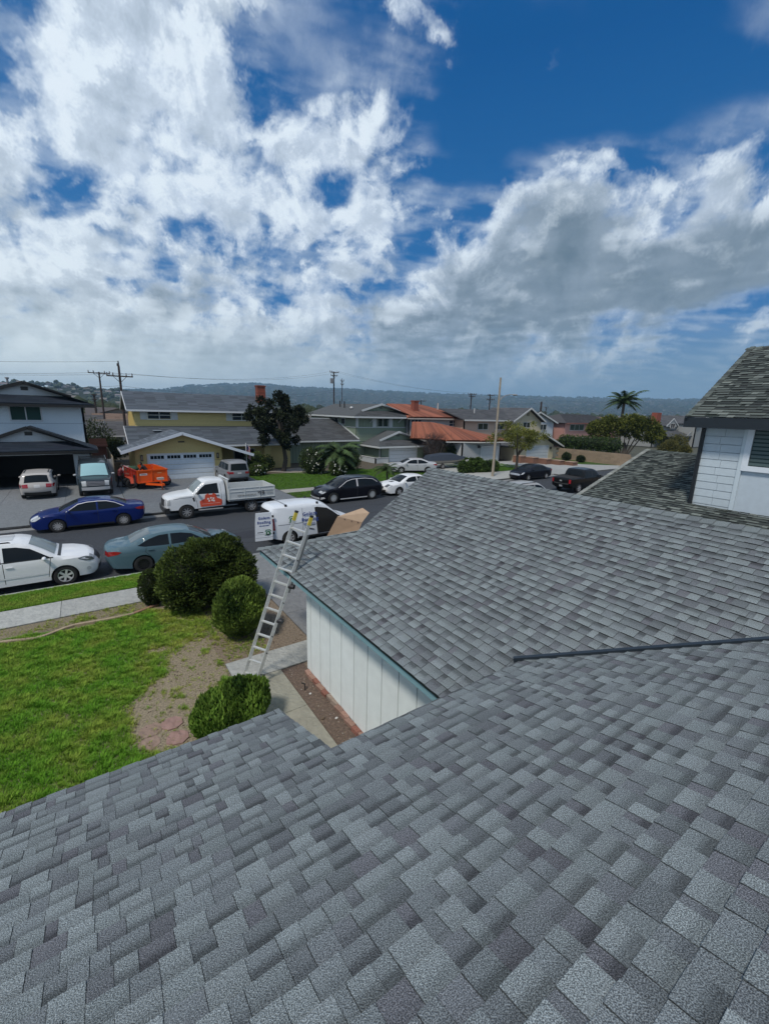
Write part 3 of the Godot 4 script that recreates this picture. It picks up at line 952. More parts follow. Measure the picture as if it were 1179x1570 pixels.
	tag(spread(lb.mesh(M.dirt, 80.0), lx, lc, numbered("soil_clods"), self), "small clods and pebbles scattered over the bare earth and the planter bed", "soil")
	# white scrap of paper on the lawn
	var sc := MB.new()
	sc.col = lin(0.55, 0.6, 0.58)
	sc.quad(Vector3(-0.02, 0.07, -7.1), Vector3(0.05, 0.05, -7.05), Vector3(0.03, 0.08, -7.2), Vector3(-0.03, 0.09, -7.22))
	tag(part("paper_scrap", sc, M.print), "small white scrap of paper caught in the lawn", "litter")


func ladder() -> void:
	var l := thing("ladder", "aluminium multi-position ladder with yellow tips leaning on the garage eave", "ladder")
	var a0 := Vector3(2.36, 0.05, -8.96); var a1 := Vector3(3.72, 3.92, -8.84)
	var gap0 := Vector3(0.20, 0.0, 0.31); var gap1 := Vector3(0.20, -0.06, 0.36)
	var out := Vector3(-0.93, 0.33, 0).normalized()
	for side in 2:
		var p := a0 + gap0 * side; var q := a1 + gap1 * side
		var b := MB.new()
		b.col = lin(0.62, 0.64, 0.63)
		b.bar(p, p.lerp(q, 0.955), 0.028, 0.072, out)
		part("rail", b, M.aluminium, l)
		b = MB.new()
		b.col = lin(0.55, 0.45, 0.06)
		b.bar(p.lerp(q, 0.955), q, 0.032, 0.078, out)
		b.col = lin(0.03, 0.03, 0.03)
		b.bar(q, q.lerp(p, -0.012), 0.034, 0.08, out)
		part("tip", b, M.plastic, l)
		b = MB.new()
		b.col = lin(0.03, 0.03, 0.03)
		b.box(p + Vector3(0, -0.01, 0), Vector3(0.1, 0.08, 0.06))
		part("foot", b, M.rubber, l)
	var n := 12
	for i in n:
		var t := 0.055 + 0.078 * i
		var b := MB.new()
		b.col = lin(0.68, 0.7, 0.69)
		var p := a0.lerp(a1, t); var q := (a0 + gap0).lerp(a1 + gap1, t)
		b.bar(p, q, 0.052, 0.03, Vector3.UP)
		part("rung", b, M.aluminium, l)
	# second section nested on the street-facing right rail, with black locks
	var b := MB.new()
	b.col = lin(0.16, 0.17, 0.175)
	var r0 := a0 + gap0; var r1 := a1 + gap1
	b.bar(r0.lerp(r1, 0.56) + Vector3(0.05, -0.01, 0.02), r0.lerp(r1, 0.9) + Vector3(0.05, -0.01, 0.02), 0.02, 0.045, out)
	part("inner_rail", b, M.dark_metal, l)
	for t: float in [0.06, 0.395, 0.6]:
		b = MB.new()
		b.col = lin(0.025, 0.025, 0.03)
		var p := r0.lerp(r1, t) + Vector3(0.06, -0.02, 0.03)
		b.cyl(p + Vector3(-0.04, 0, -0.05), p + Vector3(0.04, 0, 0.05), 0.055, 0.055, 10)
		part("hinge_lock", b, M.plastic, l, 40.0)
	for t: float in [0.2, 0.3, 0.5, 0.65, 0.75]:
		b = MB.new()
		b.col = lin(0.03, 0.03, 0.03)
		var p := r0.lerp(r1, t) + Vector3(0.0, 0, 0.016)
		b.cyl(p, p + Vector3(0.005, 0, 0.02), 0.014, 0.014, 6)
		part("bolt", b, M.plastic, l)


# ---------------------------------------------------------------- vehicles
# A body is an outline (x forward, y up, from the rear bottom over the roof to the front bottom) whose two sides bulge, taper and round off.
class Shell:
	var out := PackedVector2Array()
	var nrm := PackedVector2Array()
	var half := 0.9
	var long := 4.8
	var belt := 0.95
	var lean := 0.3
	var taper := 0.16
	var round_r := 0.10
	var mid := 0.0

	func set_outline(pts: Array) -> void:
		for i in pts.size() - 1:
			var p0: Vector2 = pts[maxi(i - 1, 0)]; var p1: Vector2 = pts[i]; var p2: Vector2 = pts[i + 1]; var p3: Vector2 = pts[mini(i + 2, pts.size() - 1)]
			for k in 4:
				var t := k / 4.0
				var m1 := (p2 - p0) * 0.35; var m2 := (p3 - p1) * 0.35
				var cap := p1.distance_to(p2)
				m1 = m1.limit_length(cap); m2 = m2.limit_length(cap)
				var t2 := t * t; var t3 := t2 * t
				out.append(p1 * (2 * t3 - 3 * t2 + 1) + m1 * (t3 - 2 * t2 + t) + p2 * (3 * t2 - 2 * t3) + m2 * (t3 - t2))
		out.append(pts[pts.size() - 1])
		for i in out.size():
			var d := (out[mini(i + 1, out.size() - 1)] - out[maxi(i - 1, 0)]).normalized()
			nrm.append(Vector2(-d.y, d.x))

	func w(p: Vector2) -> float:
		var r := half
		if p.y > belt: r -= (p.y - belt) * lean
		else: r -= pow((belt - p.y) / belt, 2.0) * 0.06
		var e := maxf(0.0, (absf(p.x - mid) / (long * 0.5) - 0.6) / 0.4)
		r -= taper * e * e * (1.0 if p.x > mid else 0.7)
		var d := 9.0
		for i in out.size() - 1:
			var q := Geometry2D.get_closest_point_to_segment(p, out[i], out[i + 1])
			d = minf(d, q.distance_squared_to(p))
		d = sqrt(d)
		if d < round_r: r -= round_r * 0.8 * (1.0 - sqrt(maxf(0.0, 1.0 - pow((round_r - d) / round_r, 2.0))))
		return r

	func near(p: Vector2) -> int:
		var best := 0
		for i in out.size():
			if out[i].distance_squared_to(p) < out[best].distance_squared_to(p): best = i
		return best

	func side(b: MB, poly: PackedVector2Array, off := 0.0, cell := 0.12, sides := [1.0, -1.0]) -> void:
		var lo := poly[0]; var hi := poly[0]
		for p in poly:
			lo = lo.min(p); hi = hi.max(p)
		var cache := {}
		var x := floorf(lo.x / cell) * cell
		while x < hi.x:
			var y := floorf(lo.y / cell) * cell
			while y < hi.y:
				var rect := PackedVector2Array([Vector2(x, y), Vector2(x + cell, y), Vector2(x + cell, y + cell), Vector2(x, y + cell)])
				for q: PackedVector2Array in Geometry2D.intersect_polygons(rect, poly):
					if q.size() < 3: continue
					var idx := Geometry2D.triangulate_polygon(q)
					for i in range(0, idx.size(), 3):
						var t := [q[idx[i]], q[idx[i + 1]], q[idx[i + 2]]]
						if (t[1] - t[0]).cross(t[2] - t[0]) < 0.0: t = [t[0], t[2], t[1]]
						var l := []
						for p: Vector2 in t:
							var key := (p * 1000.0).round()
							if not cache.has(key): cache[key] = w(p) + off
							l.append(cache[key])
						for s: float in sides:
							var a := Vector3(t[0].x, t[0].y, l[0] * s); var c := Vector3(t[1].x, t[1].y, l[1] * s); var d := Vector3(t[2].x, t[2].y, l[2] * s)
							if s > 0.0: b.tri(a, c, d)
							else: b.tri(a, d, c)
				y += cell
			x += cell

	func strip(b: MB, ia: int, ib: int, t0: float, t1: float, off := 0.0, n := 8) -> void:  # a piece of the skin that runs over the car
		var i0 := mini(mini(ia, ib), out.size() - 2)
		var i1 := maxi(maxi(ia, ib), i0 + 1)
		for i in range(i0, i1):
			for j in n:
				var q := []
				for k: Array in [[i, j], [i + 1, j], [i + 1, j + 1], [i, j + 1]]:
					var t := lerpf(t0, t1, float(k[1]) / n)
					var p := out[k[0]]; var m := nrm[k[0]]
					var r := w(p)
					var bulge := 0.025 + 0.09 * absf(m.x)
					var pp := p + m * (bulge * (1.0 - t * t) + off)
					q.append(Vector3(pp.x, pp.y, r * t))
				b.quad(q[3], q[2], q[1], q[0])


func arc_pts(c: Vector2, r: float, a0: float, a1: float, n := 12) -> PackedVector2Array:
	var p := PackedVector2Array()
	for i in n + 1: p.append(c + Vector2.from_angle(lerpf(a0, a1, float(i) / n)) * r)
	return p


func band(pts: Array, wide: float) -> PackedVector2Array:  # a thin ribbon along points
	var a := PackedVector2Array(); var z := PackedVector2Array()
	for i in pts.size():
		var d: Vector2 = (pts[mini(i + 1, pts.size() - 1)] - pts[maxi(i - 1, 0)]).normalized()
		a.append(pts[i] + d.orthogonal() * wide * 0.5); z.append(pts[i] - d.orthogonal() * wide * 0.5)
	z.reverse()
	a.append_array(z)
	return a


func wheel(parent: Node3D, at: Vector3, r: float, wide: float, spokes: int, rim_col: Color, out: float) -> void:
	var b := MB.new()
	b.col = lin(0.018, 0.018, 0.019)
	var xf := Transform3D(Basis(Vector3.RIGHT, Vector3(0, 0, 1), Vector3(0, -1, 0)), at)
	b.lathe([Vector2(r * 0.62, -wide * 0.5), Vector2(r * 0.9, -wide * 0.5), Vector2(r, -wide * 0.36), Vector2(r, wide * 0.36), Vector2(r * 0.9, wide * 0.5), Vector2(r * 0.66, wide * 0.5), Vector2(r * 0.62, wide * 0.3), Vector2(r * 0.62, -wide * 0.5)], xf, 24)
	var tyre := part("wheel", b, M.rubber, parent, 40.0)
	b = MB.new()
	b.col = lin(0.03, 0.03, 0.032)
	b.cyl(at + Vector3(0, 0, -0.05), at + Vector3(0, 0, out * wide * 0.22), r * 0.63, r * 0.63, 20)
	b.col = rim_col
	var face := at + Vector3(0, 0, out * wide * 0.36)
	b.cyl(at + Vector3(0, 0, out * wide * 0.2), face + Vector3(0, 0, out * 0.015), r * 0.15, r * 0.12, 10)
	var ring := [Vector2(r * 0.66, out * wide * 0.2), Vector2(r * 0.66, out * wide * 0.44), Vector2(r * 0.58, out * wide * 0.44), Vector2(r * 0.57, out * wide * 0.2)]
	b.lathe(ring, xf, 24)
	for i in spokes:
		var d := Vector3(cos(TAU * i / spokes + 0.3), sin(TAU * i / spokes + 0.3), 0)
		b.bar(face + d * r * 0.08, face + d * r * 0.6 + Vector3(0, 0, out * 0.01), 0.03 + 0.22 / spokes, 0.03, Vector3(0, 0, 1))
	part("rim", b, M.chrome, tyre, 30.0)


func vehicle(root: Node3D, k: Dictionary) -> Shell:
	var s := Shell.new()
	s.half = k.half; s.long = k.long; s.belt = k.belt; s.lean = k.lean
	s.taper = k.get("taper", 0.16); s.round_r = k.get("round", 0.10); s.mid = k.get("mid", 0.0)
	s.set_outline(k.pts)
	var ws: Array = k.wheels
	var wr: float = k.wr
	var open := wr + 0.055
	var poly := s.out.duplicate()
	var sill: float = k.get("sill", 0.24)
	var bottom := PackedVector2Array()
	for i in range(ws.size() - 1, -1, -1):  # from the front back
		var c := Vector2(ws[i], wr)
		if absf(ws[i]) > 50.0: continue
		var a := asin(clampf((sill - wr) / open, -1.0, 1.0))
		bottom.append_array(arc_pts(c, open, a, PI - a, 14))
	bottom[0].y = sill
	poly.append_array(bottom)
	var b := MB.new()
	b.col = k.col
	s.side(b, poly)
	s.strip(b, 0, s.out.size() - 1, -1.0, 1.0, 0.0, 10)
	var body := part("body", b, M.car_paint, root, 38.0)
	# dark insides seen through the wheel openings
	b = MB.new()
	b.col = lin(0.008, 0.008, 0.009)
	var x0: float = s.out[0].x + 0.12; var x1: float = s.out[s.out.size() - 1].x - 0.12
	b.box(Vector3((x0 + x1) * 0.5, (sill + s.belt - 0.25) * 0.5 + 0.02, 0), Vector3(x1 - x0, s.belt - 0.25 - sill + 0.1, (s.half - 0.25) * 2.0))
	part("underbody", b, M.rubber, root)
	for x: float in ws:
		if absf(x) > 50.0: continue
		for z: float in [1.0, -1.0]:
			wheel(root, Vector3(x, wr, z * (s.half - k.get("inset", 0.13))), wr, k.get("tyre_w", 0.22), k.get("spokes", 5), k.get("rim", lin(0.55, 0.56, 0.57)), z)
	for g: Array in k.get("glass", []):
		for z: float in [1.0, -1.0]:
			b = MB.new()
			b.col = k.get("glass_col", lin(0.012, 0.016, 0.02))
			s.side(b, PackedVector2Array(g), 0.005, 0.12, [z])
			part("window", b, M.glass, root, 40.0)
	for e: Array in k.get("shields", []):  # [name, from, to, width]
		b = MB.new()
		b.col = e[4] if e.size() > 4 else k.get("glass_col", lin(0.012, 0.016, 0.02))
		s.strip(b, s.near(e[1]), s.near(e[2]), -e[3], e[3], 0.006)
		part(e[0], b, M.glass, root, 40.0)
	for e: Array in k.get("skin", []):  # [name, from, to, t0, t1, colour, material]
		b = MB.new()
		b.col = e[5]
		s.strip(b, s.near(e[1]), s.near(e[2]), e[3], e[4], 0.008, 5)
		part(e[0], b, M[e[6]], root, 40.0)
	for e: Array in k.get("side", []):  # [name, polygon, colour, material, lift]
		for z: float in [1.0, -1.0]:
			b = MB.new()
			b.col = e[2]
			s.side(b, PackedVector2Array(e[1]), e[4] if e.size() > 4 else 0.007, 0.12, [z])
			part(e[0], b, M[e[3]], root, 40.0)
	for e: Vector2 in k.get("mirrors", []):
		for z: float in [1.0, -1.0]:
			b = MB.new()
			b.col = k.get("mirror_col", k.col)
			var r := s.w(e)
			b.ball(Vector3(e.x + 0.03, e.y + 0.03, z * (r + 0.13)), Vector3(0.07, 0.075, 0.11), 10)
			b.bar(Vector3(e.x, e.y - 0.03, z * (r - 0.03)), Vector3(e.x + 0.02, e.y, z * (r + 0.1)), 0.05, 0.03)
			part("mirror", b, M.car_paint, root, 50.0)
	for e: Vector2 in k.get("handles", []):
		for z: float in [1.0, -1.0]:
			b = MB.new()
			b.col = k.get("handle_col", k.col)
			b.box(Vector3(e.x, e.y, z * (s.w(e) + 0.018)), Vector3(0.2, 0.028, 0.025))
			part("door_handle", b, M.car_paint, root)
	for e: Array in k.get("rails", []):
		for z: float in [1.0, -1.0]:
			b = MB.new()
			b.col = k.get("rail_col", lin(0.03, 0.03, 0.032))
			b.pipe([Vector3(e[0], e[2] - 0.05, z * e[3]), Vector3(e[0] + 0.08, e[2] + 0.03, z * e[3]), Vector3(e[1] - 0.08, e[2] + 0.03, z * e[3]), Vector3(e[1], e[2] - 0.05, z * e[3])], 0.022, 0.022, 6)
			part("roof_rail", b, M.dark_metal, root)
	return s


const SEAM := Color(0.012, 0.012, 0.014)
const GLASSY := Color(0.012, 0.016, 0.02)


func v2(a: Array) -> Array:  # [x, y, x, y ...] to points
	var o := []
	for i in range(0, a.size(), 2): o.append(Vector2(a[i], a[i + 1]))
	return o


func seam(a: Array) -> PackedVector2Array:
	return band(v2(a), 0.016)


func sedan(label: String, at: Vector3, turn: float, col: Color, opt := {}) -> Node3D:
	var root := thing(opt.get("name", "parked_sedan"), label, "car", at, turn, opt.get("group", ""))
	var dark: Color = opt.get("trim", lin(0.02, 0.02, 0.022))
	var k := {
		"half": 0.90, "long": 4.84, "belt": 0.93, "lean": 0.42, "wr": 0.33, "wheels": [-1.42, 1.40], "col": col, "sill": 0.22,
		"pts": v2([-2.30, 0.30, -2.40, 0.55, -2.41, 0.82, -2.36, 1.02, -2.1, 1.08, -1.72, 1.11, -1.35, 1.27, -0.95, 1.41, -0.4, 1.46, 0.1, 1.45, 0.45, 1.38, 0.9, 1.19, 1.28, 1.0, 1.7, 0.94, 2.1, 0.84, 2.34, 0.70, 2.42, 0.52, 2.40, 0.32, 2.28, 0.21]),
		"glass": [v2([0.95, 1.02, 0.48, 1.30, 0.1, 1.37, -0.28, 1.385, -0.28, 0.99]), v2([-0.36, 0.99, -0.36, 1.385, -0.7, 1.37, -1.05, 1.27, -1.45, 1.08, -1.2, 1.02])],
		"shields": [["windshield", Vector2(0.45, 1.38), Vector2(1.24, 1.02), 0.9], ["rear_window", Vector2(-1.68, 1.13), Vector2(-0.95, 1.41), 0.84]],
		"skin": [["headlight", Vector2(2.12, 0.83), Vector2(2.38, 0.62), 0.6, 0.99, lin(0.5, 0.53, 0.56), "lamp"], ["headlight", Vector2(2.12, 0.83), Vector2(2.38, 0.62), -0.99, -0.6, lin(0.5, 0.53, 0.56), "lamp"],
			["taillight", Vector2(-2.41, 0.76), Vector2(-2.38, 0.95), 0.55, 0.99, lin(0.30, 0.012, 0.016), "lamp"], ["taillight", Vector2(-2.41, 0.76), Vector2(-2.38, 0.95), -0.99, -0.55, lin(0.30, 0.012, 0.016), "lamp"],
			["grille", Vector2(2.38, 0.64), Vector2(2.40, 0.30), -0.72, 0.72, dark, "plastic"], ["rear_bumper_trim", Vector2(-2.31, 0.3), Vector2(-2.37, 0.45), -0.8, 0.8, dark, "plastic"],
			["licence_plate", Vector2(-2.41, 0.62), Vector2(-2.41, 0.74), -0.2, 0.2, lin(0.5, 0.5, 0.5), "print"]],
		"side": [["headlight", v2([2.02, 0.80, 2.22, 0.66, 2.42, 0.62, 2.2, 0.82, 2.05, 0.88]), lin(0.5, 0.53, 0.56), "lamp"], ["taillight", v2([-2.42, 0.78, -2.42, 0.96, -2.2, 0.97, -1.98, 0.92, -2.1, 0.84]), lin(0.30, 0.012, 0.016), "lamp"],
			["door_seam", seam([1.02, 0.35, 1.06, 0.7, 0.98, 1.0]), SEAM, "plastic", 0.002], ["door_seam", seam([-0.32, 0.3, -0.32, 0.98]), SEAM, "plastic", 0.002], ["door_seam", seam([-1.16, 0.98, -1.2, 0.82, -1.02, 0.6]), SEAM, "plastic", 0.002],
			["sill_trim", v2([-1.0, 0.22, 1.0, 0.22, 1.0, 0.29, -1.0, 0.29]), dark, "plastic", 0.004]],
		"mirrors": [Vector2(0.86, 1.0)], "handles": [Vector2(-0.18, 0.86), Vector2(-1.02, 0.89)],
	}
	k.merge(opt.get("k", {}), true)
	if opt.has("chrome"): k.side = k.side + [["window_trim", band(v2([1.0, 1.0, 0.48, 1.325, 0.1, 1.395, -0.36, 1.41, -0.75, 1.39, -1.1, 1.29, -1.5, 1.08]), 0.028), lin(0.6, 0.6, 0.62), "trim", 0.006]]
	vehicle(root, k)
	return root


func suv(label: String, at: Vector3, turn: float, col: Color, opt := {}) -> Node3D:
	var root := thing(opt.get("name", "parked_suv"), label, "car", at, turn, opt.get("group", ""))
	var dark: Color = opt.get("trim", lin(0.02, 0.02, 0.022))
	var k := {
		"half": 0.92, "long": 4.62, "belt": 1.02, "lean": 0.30, "wr": 0.355, "wheels": [-1.34, 1.32], "col": col, "sill": 0.27,
		"pts": v2([-2.18, 0.36, -2.28, 0.60, -2.30, 0.85, -2.22, 1.05, -2.12, 1.25, -1.98, 1.52, -1.75, 1.64, -1.1, 1.69, -0.4, 1.70, 0.1, 1.68, 0.42, 1.58, 0.80, 1.35, 1.16, 1.10, 1.6, 1.03, 2.0, 0.93, 2.2, 0.78, 2.30, 0.58, 2.26, 0.36, 2.16, 0.26]),
		"glass": [v2([0.98, 1.10, 0.46, 1.46, 0.1, 1.56, -0.25, 1.58, -0.25, 1.08]), v2([-0.33, 1.08, -0.33, 1.58, -0.9, 1.58, -1.15, 1.56, -1.15, 1.08]), v2([-1.23, 1.08, -1.23, 1.55, -1.6, 1.50, -1.9, 1.32, -1.75, 1.16])],
		"shields": [["windshield", Vector2(0.42, 1.58), Vector2(1.12, 1.13), 0.9], ["rear_window", Vector2(-2.2, 1.1), Vector2(-1.99, 1.5), 0.84]],
		"skin": [["headlight", Vector2(2.04, 0.91), Vector2(2.24, 0.72), 0.6, 0.99, lin(0.5, 0.53, 0.56), "lamp"], ["headlight", Vector2(2.04, 0.91), Vector2(2.24, 0.72), -0.99, -0.6, lin(0.5, 0.53, 0.56), "lamp"],
			["taillight", Vector2(-2.30, 0.80), Vector2(-2.24, 1.02), 0.6, 0.99, lin(0.28, 0.012, 0.016), "lamp"], ["taillight", Vector2(-2.30, 0.80), Vector2(-2.24, 1.02), -0.99, -0.6, lin(0.28, 0.012, 0.016), "lamp"],
			["grille", Vector2(2.22, 0.78), Vector2(2.27, 0.38), -0.55, 0.55, dark, "plastic"], ["rear_bumper_trim", Vector2(-2.19, 0.37), Vector2(-2.27, 0.55), -0.9, 0.9, dark, "plastic"],
			["licence_plate", Vector2(-2.30, 0.82), Vector2(-2.27, 0.94), -0.2, 0.2, lin(0.5, 0.5, 0.5), "print"]],
		"side": [["headlight", v2([1.92, 0.88, 2.1, 0.76, 2.3, 0.72, 2.05, 0.92, 1.95, 0.95]), lin(0.5, 0.53, 0.56), "lamp"], ["taillight", v2([-2.32, 0.8, -2.3, 1.05, -2.0, 1.03, -1.9, 0.96, -2.1, 0.86]), lin(0.28, 0.012, 0.016), "lamp"],
			["door_seam", seam([0.86, 0.4, 0.92, 0.75, 0.98, 1.08]), SEAM, "plastic", 0.002], ["door_seam", seam([-0.29, 0.36, -0.29, 1.07]), SEAM, "plastic", 0.002], ["door_seam", seam([-1.19, 1.07, -1.14, 0.88, -0.92, 0.62]), SEAM, "plastic", 0.002],
			["cladding", v2([-0.95, 0.27, 0.94, 0.27, 0.94, 0.37, -0.95, 0.37]), dark, "plastic", 0.006], ["door_moulding", seam([-0.9, 0.58, 0.82, 0.55]), SEAM, "plastic", 0.002]],
		"mirrors": [Vector2(0.78, 1.08)], "handles": [Vector2(-0.14, 0.93), Vector2(-1.02, 0.95)], "rails": [[-1.55, 0.0, 1.69, 0.62]],
	}
	k.merge(opt.get("k", {}), true)
	vehicle(root, k)
	return root


func lettering(text: String, size: float, col: Color, xf: Transform3D, parent: Node, called := "lettering", bold := false) -> void:
	var t := TextMesh.new()
	t.text = text
	var f := SystemFont.new()
	f.font_names = PackedStringArray(["Droid Sans"])
	if bold: f.font_weight = 700
	t.font = f
	t.font_size = 48
	t.pixel_size = size / 48.0
	t.depth = 0.006
	var m := StandardMaterial3D.new()
	m.albedo_color = col.linear_to_srgb(); m.roughness = 0.6
	t.material = m
	var o := MeshInstance3D.new()
	o.mesh = t
	o.name = called
	o.transform = xf
	parent.add_child(o, true)


func flat(parent: Node, called: String, pts: Array, xf: Transform3D, col: Color, m: Material, depth := 0.004) -> void:
	var b := MB.new()
	b.col = col
	b.slab(PackedVector2Array(pts), xf, depth)
	part(called, b, m, parent)


func cars() -> void:
	rng.seed = 16
	suv("white crossover SUV with roof rails at the near kerb, cut by the left picture edge", Vector3(-2.43, -0.12, -18.95), 0.0, lin(0.72, 0.74, 0.75), {"k": {"spokes": 6, "rim": lin(0.75, 0.76, 0.77), "shields": [["windshield", Vector2(0.42, 1.58), Vector2(1.12, 1.13), 0.9, lin(0.22, 0.26, 0.27)], ["rear_window", Vector2(-2.2, 1.1), Vector2(-1.99, 1.5), 0.84]], "side": [  # windshield lightened: the sky reflection is painted into the glass colour
		["headlight", v2([1.72, 0.93, 1.95, 0.80, 2.22, 0.77, 2.15, 0.9, 1.98, 0.97]), lin(0.12, 0.13, 0.14), "lamp"], ["headlight_inner", v2([1.8, 0.92, 2.0, 0.84, 2.15, 0.83, 1.98, 0.93]), lin(0.5, 0.52, 0.54), "lamp", 0.012], ["fog_lamp", arc_pts(Vector2(2.02, 0.5), 0.07, 0, TAU, 10), lin(0.45, 0.47, 0.48), "plastic", 0.01],  # includes a paler patch inside the headlight
		["door_seam", seam([0.86, 0.4, 0.92, 0.75, 0.98, 1.08]), SEAM, "plastic", 0.002], ["door_seam", seam([-0.29, 0.36, -0.29, 1.07]), SEAM, "plastic", 0.002], ["door_seam", seam([-1.19, 1.07, -1.14, 0.88, -0.92, 0.62]), SEAM, "plastic", 0.002],
		["door_moulding", band(v2([-0.9, 0.55, 0.84, 0.55]), 0.05), lin(0.66, 0.68, 0.69), "car_paint", 0.014], ["arch_trim", band(Array(arc_pts(Vector2(1.32, 0.355), 0.43, -0.05, PI + 0.1, 14)), 0.05), lin(0.65, 0.67, 0.68), "car_paint", 0.012], ["window_trim", band(v2([1.05, 1.09, -1.9, 1.12]), 0.03), SEAM, "plastic", 0.006]],
		"skin": [["grille", Vector2(2.2, 0.82), Vector2(2.29, 0.62), -0.62, 0.62, lin(0.015, 0.015, 0.017), "plastic"], ["bumper_trim", Vector2(2.29, 0.55), Vector2(2.2, 0.3), -0.9, 0.9, lin(0.015, 0.015, 0.017), "plastic"], ["roof_panel", Vector2(-1.7, 1.65), Vector2(0.05, 1.69), -0.55, 0.55, lin(0.50, 0.52, 0.53), "car_paint"], ["wiper_cowl", Vector2(1.13, 1.12), Vector2(1.2, 1.09), -0.95, 0.95, lin(0.02, 0.02, 0.02), "plastic"], ["headlight", Vector2(2.04, 0.91), Vector2(2.2, 0.78), -0.99, -0.62, lin(0.2, 0.21, 0.22), "lamp"], ["headlight", Vector2(2.04, 0.91), Vector2(2.2, 0.78), 0.62, 0.99, lin(0.2, 0.21, 0.22), "lamp"]]}})
	sedan("blue-grey compact sedan at the near kerb, partly hidden by the big dark bush", Vector3(2.62, -0.12, -18.92), 0.0, lin(0.075, 0.135, 0.165), {"k": {"shields": [["windshield", Vector2(0.45, 1.38), Vector2(1.24, 1.02), 0.9, lin(0.05, 0.06, 0.065)], ["rear_window", Vector2(-1.68, 1.13), Vector2(-0.95, 1.41), 0.84, lin(0.16, 0.19, 0.20)]], "long": 4.66, "wheels": [-1.30, 1.40], "spokes": 10, "rim": lin(0.03, 0.03, 0.035)}})  # rear window colour carries a painted sky reflection
	sedan("glossy dark blue sedan with chrome window line parked across the street before the open garage", Vector3(-0.22, -0.12, -26.92), PI, lin(0.004, 0.016, 0.115), {"chrome": true, "k": {"spokes": 10, "rim": lin(0.5, 0.5, 0.5)}})
	suv("black crossover with chrome side trim parked across the street by the green lawn", Vector3(15.2, -0.12, -26.7), PI, lin(0.007, 0.007, 0.011), {"trim": lin(0.03, 0.03, 0.032), "k": {"half": 0.97, "long": 5.1, "spokes": 16, "rim": lin(0.55, 0.58, 0.58), "wr": 0.39, "wheels": [-1.55, 1.60], "rails": [],
		"pts": v2([-2.45, 0.36, -2.52, 0.60, -2.52, 0.85, -2.46, 1.05, -2.3, 1.22, -2.08, 1.46, -1.8, 1.60, -1.1, 1.67, -0.4, 1.69, 0.1, 1.66, 0.5, 1.55, 0.95, 1.32, 1.36, 1.08, 1.8, 1.02, 2.2, 0.92, 2.42, 0.78, 2.55, 0.58, 2.52, 0.36, 2.42, 0.26]),
		"glass": [v2([1.1, 1.09, 0.54, 1.43, 0.1, 1.54, -0.22, 1.56, -0.22, 1.08]), v2([-0.36, 1.08, -0.36, 1.56, -1.0, 1.56, -1.6, 1.48, -1.95, 1.28, -1.8, 1.12])],
		"shields": [["windshield", Vector2(0.5, 1.55), Vector2(1.32, 1.11), 0.9], ["rear_window", Vector2(-2.4, 1.1), Vector2(-2.1, 1.44), 0.84]],
		"skin": [["headlight", Vector2(2.3, 0.87), Vector2(2.46, 0.72), 0.6, 0.99, lin(0.4, 0.42, 0.44), "lamp"], ["headlight", Vector2(2.3, 0.87), Vector2(2.46, 0.72), -0.99, -0.6, lin(0.4, 0.42, 0.44), "lamp"], ["bumper_chrome", Vector2(2.54, 0.48), Vector2(2.5, 0.33), -0.95, 0.95, lin(0.6, 0.6, 0.6), "trim"], ["taillight", Vector2(-2.51, 0.88), Vector2(-2.46, 1.02), -0.99, 0.99, lin(0.2, 0.01, 0.012), "lamp"]],
		"side": [["window_trim", band(v2([1.2, 1.08, 0.54, 1.47, 0.1, 1.575, -0.4, 1.6, -1.0, 1.595, -1.62, 1.51, -2.0, 1.28]), 0.035), lin(0.55, 0.55, 0.56), "trim", 0.006], ["pillar_trim", v2([-0.35, 1.08, -0.23, 1.08, -0.23, 1.58, -0.35, 1.58]), lin(0.5, 0.5, 0.52), "trim", 0.008],
			["running_board", v2([-1.1, 0.24, 1.1, 0.24, 1.1, 0.31, -1.1, 0.31]), lin(0.6, 0.6, 0.6), "trim", 0.03], ["headlight", v2([2.15, 0.86, 2.35, 0.74, 2.5, 0.72, 2.3, 0.88]), lin(0.4, 0.42, 0.44), "lamp"], ["bumper_chrome", v2([2.2, 0.4, 2.55, 0.34, 2.5, 0.48, 2.3, 0.5]), lin(0.6, 0.6, 0.6), "trim"],
			["door_seam", seam([-0.29, 0.36, -0.29, 1.07]), lin(0.05, 0.05, 0.055), "plastic", 0.002]], "mirrors": [Vector2(0.95, 1.08)], "handles": [Vector2(-0.14, 0.93), Vector2(-1.2, 0.95)]}})
	sedan("white sports sedan with hood scoop parked behind the black crossover", Vector3(20.75, -0.12, -26.85), PI, lin(0.7, 0.72, 0.73), {"k": {"skin": [
		["hood_scoop", Vector2(1.42, 0.985), Vector2(1.66, 0.95), -0.2, 0.2, lin(0.03, 0.03, 0.03), "plastic"], ["headlight", Vector2(2.12, 0.83), Vector2(2.38, 0.64), 0.5, 0.95, lin(0.08, 0.08, 0.09), "lamp"], ["headlight", Vector2(2.12, 0.83), Vector2(2.38, 0.64), -0.95, -0.5, lin(0.08, 0.08, 0.09), "lamp"], ["grille", Vector2(2.36, 0.66), Vector2(2.42, 0.52), -0.42, 0.42, lin(0.02, 0.02, 0.02), "plastic"], ["bumper_trim", Vector2(2.42, 0.47), Vector2(2.36, 0.25), -0.85, 0.85, lin(0.02, 0.02, 0.02), "plastic"]]}})
	sedan("silver sedan parked nose-in at an angle on the driveway of the sage green house", Vector3(27.9, 0.0, -35.3), deg_to_rad(157), lin(0.42, 0.44, 0.46))
